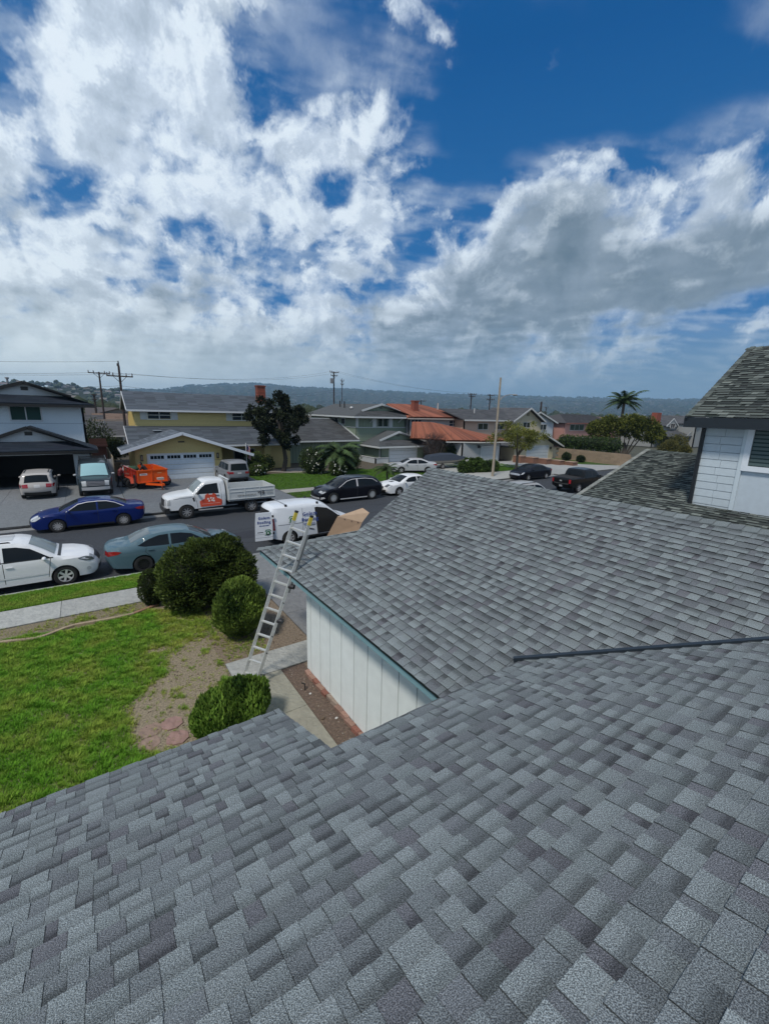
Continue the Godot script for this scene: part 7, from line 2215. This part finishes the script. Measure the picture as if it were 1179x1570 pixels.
	for i in 9: lim.append([[Vector3(0, 1.5, 0), Vector3(0, 2.1, 0).lerp(blobs[i * 2][0], 0.5), blobs[i * 2][0]], 0.07])
	tree("street_tree", "young yellow-green street tree with bent limbs right of the light pole", Vector3(40.2, 0, -31.8), [[Vector3(0, 0, 0), Vector3(0.05, 0.9, 0), Vector3(0, 1.7, 0)], 0.17, 0.12], lim, blobs, 6500, 0.19, 0.2, lin(0.075, 0.09, 0.02), lin(0.26, 0.27, 0.055), "", 0.1)
	# round-headed tree at the right
	var vw := Vector3(0.447, 0, 0.894)
	blobs = [[vw * -3.6 + Vector3(0, 4.3, 0), Vector3(1.6, 1.5, 1.6)], [vw * -2.0 + Vector3(0, 4.7, 0), Vector3(1.6, 1.6, 1.8)], [vw * 0.6 + Vector3(0, 4.9, 0), Vector3(2.0, 1.7, 2.0)], [vw * 2.6 + Vector3(0, 4.4, 0), Vector3(1.8, 1.7, 1.8)], [vw * 3.8 + Vector3(0, 3.7, 0), Vector3(1.1, 1.2, 1.2)]]
	var more := []
	for q: Array in blobs:
		for i in 9:
			var d := Vector3(rng.randfn(), absf(rng.randfn()) * 0.8 - 0.15, rng.randfn()).normalized()
			more.append([q[0] + d * q[1] * 0.75, q[1] * 0.38])
	blobs.append_array(more)
	lim = []
	for i in 8: lim.append([[Vector3(0, 0.6, 0) + vw * (i - 4) * 0.2, Vector3(0, 2.2, 0) + vw * (i - 4) * 0.5, Vector3(0, 3.9, 0) + vw * (i - 4) * 0.8], 0.14])
	tree("round_tree", "big round-headed olive green tree at right, its crown spreading over the block wall", Vector3(67.0, 0, -33.6), [[Vector3(0, 0, 0), Vector3(0.2, 1.2, 0.2), Vector3(0, 2.4, 0)], 0.35, 0.25], lim, blobs, 15000, 0.30, 0.28, lin(0.035, 0.052, 0.012), lin(0.19, 0.205, 0.04), "", 0.55)
	# clipped hedges
	for q: Array in [[58.6, -38.2, 58.6, -30.6, 1.5, 3.35, 1.0, "long clipped hedge growing above the tan block wall"], [32.6, -32.6, 36.6, -32.0, 0.0, 1.15, 0.55, "low clipped hedge on the lawn left of the light pole"], [37.2, -37.9, 40.2, -37.6, 0.0, 0.7, 0.5, "low ragged hedge along the foot of the white garage wall"]]:
		var hd := thing("hedge", q[7], "hedge")
		var a := Vector3(q[0], 0, q[1]); var c := Vector3(q[2], 0, q[3])
		var bl := []
		var n := int(a.distance_to(c) / 0.8)
		for i in n + 1: bl.append([a.lerp(c, float(i) / n) + Vector3(0, (q[4] + q[5]) * 0.5, 0), Vector3(q[6] * 0.95, (q[5] - q[4]) * 0.55, q[6])])
		var b := MB.new()
		leaves(b, bl, 5000, 0.2, 0.3, lin(0.022, 0.042, 0.013), lin(0.085, 0.14, 0.03), 0.0, 0.6)
		part("foliage", b, M.leaf, hd, -1.0, true)
		b = MB.new()
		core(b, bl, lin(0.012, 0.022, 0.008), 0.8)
		part("added_core", b, M.leaf, hd, 80.0)
	var i := 0
	for q: Array in [[57.0 - 1.2, -35.6, 0.6, "round dark bush at the foot of the block wall, left of the pair"], [55.2, -33.2, 0.5, "smaller dark bush at the foot of the block wall, nearer the road"], [78.0, -32.0, 1.7, "yellow-green shrub just right of the round tree"], [88.0, -34.5, 2.0, "loose yellow-green shrub before the grey gabled house"], [84.0, -31.5, 1.2, "pale dry shrub between the two yellow-green shrubs at right"], [23.5, -56.0, 2.6, "dull green tree top behind the dark clumped tree"], [2.6, -56.0, 1.5, "ivy-like shrub topping the fence between the white and yellow houses"], [0.9, -60.0, 2.6, "dark narrow tree at the white house's back corner"]]:
		var o := thing("garden_bush", q[3], "bush", Vector3(q[0], 0, q[1]))
		var r: float = q[2]
		var bl := []
		for k in 5: bl.append([Vector3(rng.randf_range(-0.4, 0.4) * r, r * rng.randf_range(0.7, 1.1) + (2.4 if i == 5 else 0.0), rng.randf_range(-0.4, 0.4) * r), Vector3(r * 0.7, r * 0.7, r * 0.7)])
		var b := MB.new()
		var yl: bool = i in [2, 3, 4]
		leaves(b, bl, 2200, 0.22, 0.3, lin(0.05, 0.055, 0.015) if yl else lin(0.02, 0.032, 0.014), lin(0.15, 0.14, 0.04) if yl else lin(0.055, 0.075, 0.03), 0.1, 0.3)
		part("foliage", b, M.leaf, o, -1.0, true)
		if i == 5:
			b = MB.new()
			b.col = lin(0.09, 0.07, 0.06)
			b.pipe([Vector3.ZERO, Vector3(0, 3.5, 0)], 0.2, 0.14, 7)
			part("trunk", b, M.bark, o)
		i += 1


# ---------------------------------------------------------------- poles and wires
func power_pole(label: String, at: Vector3, h: float, arms: Array, r: float, extra := 0, turn := 0.0) -> void:
	var o := thing("power_pole", label, "power pole", at, turn)
	var b := MB.new()
	b.col = lin(0.055, 0.043, 0.037)
	b.cyl(Vector3.ZERO, Vector3(0, h, 0), r, r * 0.7, 9)
	part("pole", b, M.bark, o, 60.0)
	for a: Array in arms:  # [height, half length]
		b = MB.new()
		b.col = lin(0.075, 0.06, 0.05)
		b.box(Vector3(0, a[0], r), Vector3(a[1] * 2.0, 0.14, 0.12))
		b.bar(Vector3(-a[1] * 0.5, a[0] - 0.05, r), Vector3(0, a[0] - 0.75, r), 0.05, 0.05); b.bar(Vector3(a[1] * 0.5, a[0] - 0.05, r), Vector3(0, a[0] - 0.75, r), 0.05, 0.05)
		var arm := part("crossarm", b, M.bark, o)
		for x: float in [-0.95, 0.95] if a[1] < 1.0 else [-0.95, -0.5, 0.5, 0.95]:
			var c := MB.new()
			c.col = lin(0.12, 0.09, 0.085)
			c.cyl(Vector3(a[1] * x, a[0] + 0.07, r), Vector3(a[1] * x, a[0] + 0.38, r), 0.07, 0.05, 7)
			part("insulator", c, M.lamp, arm)
	if extra == 1:
		for x: float in [-0.55, -0.2]:
			b = MB.new()
			b.col = lin(0.22, 0.23, 0.24)
			b.cyl(Vector3(x - 0.25, h * 0.82, 0.35), Vector3(x - 0.25, h * 0.82 + 1.1, 0.35), 0.28, 0.28, 10)
			part("transformer", b, M.dark_metal, o, 40.0)
	if extra == 2:
		b = MB.new()
		b.col = lin(0.07, 0.06, 0.055)
		b.cyl(Vector3(0, h, 0), Vector3(0, h + 0.55, 0), 0.1, 0.06, 7); b.box(Vector3(-0.12, h + 0.1, 0), Vector3(0.12, 0.3, 0.12))
		part("pole_top_pin", b, M.dark_metal, o)


func wires(label: String, spans: Array, sag: float) -> void:
	var o := thing("power_lines", label, "power lines")
	for s: Array in spans:
		var b := MB.new()
		b.col = lin(0.03, 0.03, 0.032)
		var pts := []
		for i in 13:
			var t := i / 12.0
			pts.append((s[0] as Vector3).lerp(s[1], t) - Vector3(0, sag * 4.0 * t * (1.0 - t), 0))
		b.pipe(pts, 0.014, 0.014, 3)
		part("wire", b, M.wire, o)


func street_things() -> void:
	rng.seed = 20
	power_pole("tallest wooden power pole, standing between the white and yellow houses", Vector3(4.15, 0, -62), 10.6, [[9.4, 1.35]], 0.17, 2)
	power_pole("slimmer wooden power pole just left of the tallest one", Vector3(2.72, 0, -80), 10.8, [[10.6, 1.4]], 0.16)
	power_pole("short dark power pole at the white house's roof corner", Vector3(2.3, 0, -105), 8.0, [[7.8, 0.5], [6.9, 0.4]], 0.24)
	power_pole("power pole with hanging transformers rising above the sage house", Vector3(47.6, 0, -90), 14.5, [[14.3, 1.1], [13.6, 0.8]], 0.19, 1)
	power_pole("slim second pole right behind the transformer pole", Vector3(53.0, 0, -96), 13.6, [[13.0, 0.45], [12.2, 0.35]], 0.09)
	power_pole("power pole standing behind the clay tile roof's chimney", Vector3(78.0, 0, -96), 9.4, [[9.1, 1.6]], 0.16)
	power_pole("power pole with double crossarm behind the cream house's roof", Vector3(85.2, 0, -84), 11.3, [[11.0, 1.5], [10.5, 1.2]], 0.2)
	power_pole("power pole right behind the street light pole", Vector3(92.4, 0, -84), 11.3, [[11.0, 1.3], [9.9, 1.5]], 0.2)
	power_pole("bare dark utility pole between the cream and blue-grey houses", Vector3(73.3, 0, -53.5), 8.7, [], 0.24)
	power_pole("small distant pole above the blue-grey house's roof", Vector3(126.0, 0, -90), 8.8, [[8.5, 0.8]], 0.16)
	var a := []
	for k: float in [-1.28, 1.28]:
		a.append([Vector3(4.15 + k, 9.75, -61.8), Vector3(-46 + k, 9.6, -61)])
		a.append([Vector3(4.15 + k, 9.75, -61.8), Vector3(48 + k * 0.8, 14.5, -89.8)])
	a.append([Vector3(4.15, 11.1, -62), Vector3(-46, 10.6, -61)]); a.append([Vector3(4.15, 8.3, -62), Vector3(-46, 8.0, -61)]); a.append([Vector3(4.15, 8.3, -62), Vector3(47.6, 10.5, -90)]); a.append([Vector3(4.15, 7.9, -62), Vector3(47.6, 10.0, -90)])
	wires("sagging power lines running left and right from the tallest wooden pole", a, 1.2)
	wires("thin power lines strung from the transformer pole towards the right-hand poles", [[Vector3(48.6, 14.6, -90), Vector3(86.5, 11.3, -84)], [Vector3(46.6, 14.6, -90), Vector3(84, 11.3, -84)], [Vector3(85.2, 11.3, -84), Vector3(150, 11, -70)], [Vector3(92.4, 10.2, -84), Vector3(73.3, 8.6, -53.5)]], 0.9)
	# street light
	var o := thing("street_light", "tall pale concrete street light pole with one curved arm", "street light", Vector3(33.6, 0, -29.4))
	var b := MB.new()
	b.col = lin(0.37, 0.32, 0.25)
	b.cyl(Vector3.ZERO, Vector3(0, 9.6, 0), 0.145, 0.085, 12)
	part("pole", b, M.concrete, o, 50.0)
	b = MB.new()
	b.col = lin(0.40, 0.38, 0.34)
	b.pipe([Vector3(0, 7.3, 0), Vector3(0.4, 7.75, 0), Vector3(1.0, 8.0, 0), Vector3(1.7, 8.1, 0), Vector3(2.0, 8.1, 0)], 0.04, 0.03, 8)
	part("arm", b, M.aluminium, o, 60.0)
	b = MB.new()
	b.col = lin(0.42, 0.42, 0.4)
	b.ball(Vector3(2.3, 8.08, 0), Vector3(0.4, 0.09, 0.15), 12)
	part("lamp_head", b, M.aluminium, o, 60.0)
	# flag
	o = thing("flagpole", "short white flagpole with a drooping striped flag by the blossoming hedge", "flag", Vector3(12.1, 0, -40.1))
	b = MB.new()
	b.col = lin(0.55, 0.56, 0.56)
	b.cyl(Vector3.ZERO, Vector3(0, 3.0, 0), 0.045, 0.035, 8)
	part("pole", b, M.trim, o, 50.0)
	var red := MB.new(); red.col = lin(0.42, 0.03, 0.04)
	var wh := MB.new(); wh.col = lin(0.6, 0.6, 0.6)
	var cn := MB.new(); cn.col = lin(0.02, 0.03, 0.12)
	# the cloth hangs in folds; stripes run down along it
	for i in 9:
		for j in 8:
			var q := []
			for k: Array in [[i, j], [i + 1, j], [i + 1, j + 1], [i, j + 1]]:
				var u := float(k[0]) / 9.0; var w := float(k[1]) / 8.0
				q.append(Vector3(0.04 + u * 0.30 + w * 0.08, 2.85 - w * 1.25 - u * 0.25, 0.05 + sin(u * 9.0 + w * 2.0) * 0.07))
			var t: MB = cn if (j < 3 and i < 5) else (red if i % 2 == 0 else wh)
			t.quad(q[0], q[1], q[2], q[3])
	part("red_stripes", red, M.fabric, o); part("white_stripes", wh, M.fabric, o); part("canton", cn, M.fabric, o)


# ---------------------------------------------------------------- people
func body(parent: Node3D, bones: Array, cell: float, col_of: Callable, called: String) -> void:
	# surface nets over a smooth union of tapered capsules; bones: [a, b, ra, rb]
	var lo := Vector3.INF; var hi := -Vector3.INF
	for q: Array in bones:
		for k in 2:
			lo = lo.min(q[k] - Vector3.ONE * (q[2] + 0.08)); hi = hi.max(q[k] + Vector3.ONE * (q[2] + 0.08))
	var n := Vector3i(((hi - lo) / cell).ceil()) + Vector3i.ONE
	var f := PackedFloat32Array()
	f.resize(n.x * n.y * n.z); f.fill(1.0)
	var at := func(x: int, y: int, z: int) -> int: return x + n.x * (y + n.y * z)
	for q: Array in bones:
		var a: Vector3 = q[0]; var c: Vector3 = q[1]
		var m := maxf(q[2], q[3]) + 0.06
		var l := Vector3i(((a.min(c) - Vector3.ONE * m - lo) / cell).floor()).clamp(Vector3i.ZERO, n - Vector3i.ONE)
		var h := Vector3i(((a.max(c) + Vector3.ONE * m - lo) / cell).ceil()).clamp(Vector3i.ZERO, n - Vector3i.ONE)
		var ab := c - a
		var ll := maxf(ab.length_squared(), 1e-6)
		for z in range(l.z, h.z + 1):
			for y in range(l.y, h.y + 1):
				for x in range(l.x, h.x + 1):
					var p := lo + Vector3(x, y, z) * cell
					var t := clampf((p - a).dot(ab) / ll, 0.0, 1.0)
					var d := p.distance_to(a + ab * t) - lerpf(q[2], q[3], t)
					var i := x + n.x * (y + n.y * z)
					var e := f[i]
					var k := clampf(0.5 + 0.5 * (e - d) / 0.035, 0.0, 1.0)
					f[i] = lerpf(e, d, k) - 0.035 * k * (1.0 - k)
	var vert := {}
	var b := MB.new()
	for z in n.z - 1:
		for y in n.y - 1:
			for x in n.x - 1:
				var s := Vector3.ZERO
				var cnt := 0
				for e: Array in [[0, 0, 0, 1, 0, 0], [0, 1, 0, 1, 1, 0], [0, 0, 1, 1, 0, 1], [0, 1, 1, 1, 1, 1], [0, 0, 0, 0, 1, 0], [1, 0, 0, 1, 1, 0], [0, 0, 1, 0, 1, 1], [1, 0, 1, 1, 1, 1], [0, 0, 0, 0, 0, 1], [1, 0, 0, 1, 0, 1], [0, 1, 0, 0, 1, 1], [1, 1, 0, 1, 1, 1]]:
					var v0 := f[at.call(x + e[0], y + e[1], z + e[2])]; var v1 := f[at.call(x + e[3], y + e[4], z + e[5])]
					if (v0 < 0.0) != (v1 < 0.0):
						s += Vector3(x + e[0], y + e[1], z + e[2]).lerp(Vector3(x + e[3], y + e[4], z + e[5]), v0 / (v0 - v1))
						cnt += 1
				if cnt: vert[Vector3i(x, y, z)] = lo + s / cnt * cell
	for k: Vector3i in vert:
		for ax: Array in [[Vector3i(1, 0, 0), Vector3i(0, 1, 0), Vector3i(0, 0, 1)], [Vector3i(0, 1, 0), Vector3i(0, 0, 1), Vector3i(1, 0, 0)], [Vector3i(0, 0, 1), Vector3i(1, 0, 0), Vector3i(0, 1, 0)]]:
			var v0 := f[at.call(k.x, k.y, k.z)]
			var w: Vector3i = k + ax[0]
			var v1 := f[at.call(w.x, w.y, w.z)]
			if (v0 < 0.0) == (v1 < 0.0): continue
			var q := [k, k - ax[1], k - ax[1] - ax[2], k - ax[2]]
			if not (vert.has(q[1]) and vert.has(q[2]) and vert.has(q[3])): continue
			b.col = col_of.call(vert[k])
			if v0 < 0.0: b.quad(vert[q[0]], vert[q[1]], vert[q[2]], vert[q[3]])
			else: b.quad(vert[q[3]], vert[q[2]], vert[q[1]], vert[q[0]])
	part(called, b, M.skin, parent, 80.0)


func person(label: String, at: Vector3, turn: float, lean: float, shirt: Color, legs: Color) -> void:
	var o := thing("person", label, "person", at, turn)
	# local: faces +x; the trunk leans forward from the hips
	var hip := Vector3(0, 0.90, 0)
	var fwd := Vector3(sin(lean), cos(lean), 0)
	var chest := hip + fwd * 0.36; var neck := hip + fwd * 0.54; var head := neck + Vector3(sin(lean * 0.8), cos(lean * 0.8), 0) * 0.2
	var bones := [[hip, chest, 0.135, 0.155], [chest, neck, 0.15, 0.075], [neck, head, 0.06, 0.075], [head, head + Vector3(0.02, 0.045, 0), 0.098, 0.09]]
	for s: float in [1.0, -1.0]:
		var hj := hip + Vector3(0, -0.03, 0.095 * s)
		var knee := Vector3(0.06 + 0.1 * s, 0.48, 0.11 * s); var ank := Vector3(0.0 + 0.14 * s, 0.08, 0.12 * s)
		bones.append([hj, knee, 0.092, 0.062]); bones.append([knee, ank, 0.06, 0.042]); bones.append([ank - Vector3(0.04, 0.03, 0), ank + Vector3(0.17, -0.04, 0), 0.048, 0.036])
		var sh := neck + Vector3(0, -0.05, 0.17 * s) - fwd * 0.04
		var el := sh + Vector3(0.10 + 0.14 * sin(lean), -0.26, 0.05 * s); var wr := el + Vector3(0.22, -0.08, -0.03 * s)
		bones.append([neck - fwd * 0.05, sh, 0.075, 0.062]); bones.append([sh, el, 0.056, 0.044]); bones.append([el, wr, 0.042, 0.03])
		# palm, four fingers and thumb, half closed
		var pm := wr + Vector3(0.08, -0.02, 0)
		bones.append([wr, pm, 0.028, 0.032])
		for k in 4:
			var f0 := pm + Vector3(0.02, 0.0, (k - 1.5) * 0.021); var f1 := f0 + Vector3(0.04, -0.012, 0); var f2 := f1 + Vector3(0.012, -0.03 - 0.004 * (1 if k in [1, 2] else 0), 0)
			bones.append([f0, f1, 0.010, 0.009]); bones.append([f1, f2, 0.009, 0.008])
		bones.append([wr + Vector3(0.03, 0.0, -0.03 * s), wr + Vector3(0.075, -0.02, -0.06 * s), 0.012, 0.009])
	var skin := lin(0.30, 0.17, 0.11); var hair := lin(0.012, 0.010, 0.009)
	var pick := func(p: Vector3) -> Color:
		var rel := p - head
		if p.distance_to(head) < 0.14 and (p - neck).dot(fwd) > 0.08: return skin if (rel.x > 0.045 and rel.y < 0.045) else hair
		if p.y < 0.1: return lin(0.02, 0.02, 0.02)
		if p.y < 0.9 and absf(p.z) < 0.22 and p.x < 0.24: return legs
		for s: float in [1.0, -1.0]:
			var sh := neck + Vector3(0, -0.05, 0.17 * s) - fwd * 0.04
			var el := sh + Vector3(0.10 + 0.14 * sin(lean), -0.26, 0.05 * s)
			if p.x > el.x + 0.03 and p.y < el.y + 0.06: return skin
		return shirt
	body(o, bones, 0.022, pick, "body")
	# face: eyes, nose, ears, mouth
	var b := MB.new()
	b.col = lin(0.02, 0.015, 0.012)
	for s: float in [1.0, -1.0]: b.ball(head + Vector3(0.092, 0.015, 0.034 * s), Vector3(0.008, 0.008, 0.012), 6)
	b.box(head + Vector3(0.092, -0.055, 0), Vector3(0.012, 0.008, 0.045))
	part("face_features", b, M.skin, o)
	b = MB.new()
	b.col = skin
	b.ball(head + Vector3(0.105, -0.015, 0), Vector3(0.018, 0.022, 0.014), 6)
	for s: float in [1.0, -1.0]: b.ball(head + Vector3(0.0, -0.005, 0.1 * s), Vector3(0.022, 0.034, 0.012), 6)
	part("nose_and_ears", b, M.skin, o)


func people() -> void:
	person("person in maroon top and dark trousers bending at the orange trailer's left side", Vector3(1.78, 0.02, -38.0), deg_to_rad(10), 0.35, lin(0.16, 0.03, 0.035), lin(0.02, 0.022, 0.028))
	person("person in black leaning forward inside the orange trailer, before the white garage door", Vector3(3.7, 0.2, -38.3), deg_to_rad(165), 0.6, lin(0.012, 0.012, 0.014), lin(0.012, 0.012, 0.014))


# ---------------------------------------------------------------- far land
func far_land() -> void:
	rng.seed = 21
	# hills: a ring of land whose crest follows the skyline
	var nz := noise(0.35, 5, 51)
	var az := [-70.0, -40.0, -20.0, -6.5, 0.0, 7.0, 11.4, 15.0, 18.0, 22.8, 28.5, 35.0, 43.6, 51.5, 59.0, 65.5, 75.0, 95.0, 120.0]
	var el := [1.2, 1.0, 0.9, 0.75, 1.15, 1.55, 2.2, 2.5, 2.72, 2.5, 2.42, 2.32, 2.1, 2.02, 1.95, 1.85, 1.78, 1.6, 1.2]
	var crest := func(a: float) -> float:
		for i in az.size() - 1:
			if a <= az[i + 1]: return lerpf(el[i], el[i + 1], smoothstep(0.0, 1.0, (a - az[i]) / (az[i + 1] - az[i])))
		return 1.2
	var b := MB.new()
	var rad := [1900.0, 2300.0, 2700.0, 3100.0, 3500.0, 3900.0, 4300.0, 4700.0, 5100.0, 5600.0, 6400.0]
	var height := func(a: float, i: int) -> float:
		var r: float = rad[i]
		var top: float = tan(deg_to_rad(crest.call(a))) * 4700.0 + 6.0
		var t := clampf((r - 1900.0) / 2800.0, 0.0, 1.0)
		var n := nz.get_noise_2d(a * 1.2, r * 0.004) * 0.5 + nz.get_noise_2d(a * 5.0, r * 0.01 + 50) * 0.2
		var h := top * (smoothstep(0.0, 1.0, t) * (1.0 + n * 0.10) + n * 0.35 * t * (1.0 - t) * 2.0)
		if r > 4700.0: h = top * (1.0 + n * 0.10) - (r - 4700.0) * 0.06
		return h - (2.0 if i == 0 else 0.0)
	var steps := 420
	for k in steps:
		var a0 := -70.0 + 190.0 * k / steps; var a1 := -70.0 + 190.0 * (k + 1) / steps
		for i in rad.size() - 1:
			var q := []
			for e: Array in [[a0, i], [a1, i], [a1, i + 1], [a0, i + 1]]:
				var t := deg_to_rad(e[0])
				q.append(Vector3(sin(t) * rad[e[1]], height.call(e[0], e[1]), -cos(t) * rad[e[1]]))
			var f := 0.75 + 0.5 * nz.get_noise_2d(a0 * 3.0, rad[i] * 0.02 + 9.0)
			var g := clampf(0.5 + nz.get_noise_2d(a0 * 8.0 + 70.0, rad[i] * 0.03), 0.0, 1.0)
			b.col = lin(0.045, 0.062, 0.036).lerp(lin(0.12, 0.105, 0.07), g * 0.7) * f
			b.col.a = 1.0
			b.quad(q[0], q[1], q[2], q[3])
	struct("hills", b, M.hill, 80.0)
	# left-hand slope closer by
	b = MB.new()
	var near_h := func(a: float, r: float) -> float:
		return maxf(0.0, smoothstep(700.0, 1500.0, r) * (46.0 + 14.0 * nz.get_noise_2d(a * 2.0, 3.0)) * smoothstep(16.0, -2.0, a)) - (1.0 if r < 710.0 else 0.0)
	for k in 90:
		var a0 := -60.0 + 80.0 * k / 90; var a1 := -60.0 + 80.0 * (k + 1) / 90
		for r: float in [700.0, 860.0, 1020.0, 1180.0, 1340.0, 1500.0]:
			var q := []
			for e: Array in [[a0, r], [a1, r], [a1, r + 160.0], [a0, r + 160.0]]:
				var t := deg_to_rad(e[0])
				q.append(Vector3(sin(t) * e[1], near_h.call(e[0], e[1]), -cos(t) * e[1]))
			b.col = lin(0.06, 0.07, 0.045) * (0.8 + 0.5 * nz.get_noise_2d(a0 * 6.0, r * 0.02))
			b.col.a = 1.0
			b.quad(q[0], q[1], q[2], q[3])
	struct("hills", b, M.hill, 80.0)
	# the town on the flats and up the slopes: plain gabled blocks and round trees
	var hm := MB.new()
	hm.hexa([Vector3(-0.5, 0, 0.5), Vector3(0.5, 0, 0.5), Vector3(0.5, 0, -0.5), Vector3(-0.5, 0, -0.5), Vector3(-0.5, 0.6, 0.5), Vector3(0.5, 0.6, 0.5), Vector3(0.5, 0.6, -0.5), Vector3(-0.5, 0.6, -0.5)])
	hm.col = Color(0.45, 0.42, 0.42)
	hm.quad(Vector3(-0.55, 0.6, 0.58), Vector3(0.55, 0.6, 0.58), Vector3(0.55, 1.0, 0), Vector3(-0.55, 1.0, 0)); hm.quad(Vector3(0.55, 0.6, -0.58), Vector3(-0.55, 0.6, -0.58), Vector3(-0.55, 1.0, 0), Vector3(0.55, 1.0, 0))
	hm.col = Color.WHITE
	hm.tri(Vector3(0.5, 0.6, 0.5), Vector3(0.5, 0.6, -0.5), Vector3(0.5, 1, 0)); hm.tri(Vector3(-0.5, 0.6, -0.5), Vector3(-0.5, 0.6, 0.5), Vector3(-0.5, 1, 0))
	var house_mesh := hm.mesh(M.town)
	var tm := MB.new()
	for k in 5: tm.ball(Vector3(rng.randfn() * 0.22, 0.5 + rng.randf() * 0.3, rng.randfn() * 0.22), Vector3.ONE * rng.randf_range(0.25, 0.4), 6)
	var tree_mesh := tm.mesh(M.leaf, 80.0)
	var hx := []; var hc := []; var tx := []; var tc := []
	for i in 9000:
		var a := rng.randf_range(-14.0, 82.0)
		var u := rng.randf()
		var r := lerpf(120.0, 2400.0, u * u) if i < 5200 else rng.randf_range(2400.0, 4300.0)
		var t := deg_to_rad(a)
		var p := Vector3(sin(t) * r, 0, -cos(t) * r)
		if p.z > -95.0: continue
		if r > 700.0: p.y = maxf(0.0, near_h.call(a, minf(r, 1500.0)))
		if r > 1900.0:
			var j := clampi(int((r - 1900.0) / 400.0), 0, 7)
			p.y = maxf(p.y, lerpf(height.call(a, j), height.call(a, j + 1), (r - rad[j]) / 400.0))
		var is_house := rng.randf() < (0.42 if r < 2400.0 else 0.4)
		if is_house:
			var w := rng.randf_range(9, 17)
			hx.append(Transform3D(Basis(Vector3.UP, [0.0, PI / 2][rng.randi() % 2] + rng.randfn() * 0.06).scaled_local(Vector3(w, rng.randf_range(4.0, 5.4) if r < 600 else rng.randf_range(4.5, 8.0), w * 0.75)), p))
			var f := rng.randf_range(0.16, 0.5) if r < 2400.0 else rng.randf_range(0.10, 0.24)
			hc.append(Color(f, f * rng.randf_range(0.9, 1.0), f * rng.randf_range(0.78, 1.0)))
		else:
			var s := rng.randf_range(4.0, 7.0) if r < 600 else rng.randf_range(6.0, 13.0)
			tx.append(Transform3D(Basis(Vector3.UP, rng.randf() * TAU).scaled_local(Vector3(s, s * rng.randf_range(0.7, 1.1), s)), p))
			var f := rng.randf_range(0.7, 1.4)
			tc.append(Color(0.03 * f, 0.042 * f, 0.022 * f))
	# trees along the skyline
	for i in 1500:
		var a := rng.randf_range(-10.0, 80.0)
		var t := deg_to_rad(a)
		var r := 4690.0
		var s := rng.randf_range(8.0, 26.0)
		tx.append(Transform3D(Basis(Vector3.UP, rng.randf() * TAU).scaled_local(Vector3(s * 1.6, s, s)), Vector3(sin(t) * r, float(height.call(a, 7)) - 3.0, -cos(t) * r)))
		tc.append(Color(0.03, 0.04, 0.024))
	for i in 260:
		var a := rng.randf_range(-14.0, 7.0)
		var t := deg_to_rad(a)
		var s := rng.randf_range(5.0, 12.0)
		tx.append(Transform3D(Basis(Vector3.UP, rng.randf() * TAU).scaled_local(Vector3(s * 1.3, s, s)), Vector3(sin(t) * 1500.0, float(near_h.call(a, 1500.0)) - 1.0, -cos(t) * 1500.0)))
		tc.append(Color(0.03, 0.042, 0.026))
	tag(spread(house_mesh, hx, hc, numbered("distant_town"), self), "distant town of small pale houses spread over the flats below the hills", "town")
	tag(spread(tree_mesh, tx, tc, numbered("distant_trees"), self), "distant trees scattered through the town and along the hill crest", "trees")


func _ready() -> void:
	var t0 := Time.get_ticks_msec()
	rng.seed = 7
	set_up()
	materials()
	ground()
	home()
	neighbour()
	lone_shingles()
	houses()
	far_land()
	plants()
	street_things()
	cars()
	yard_things()
	ladder()
	people()
	grass()
	print("built in ", Time.get_ticks_msec() - t0, " ms")
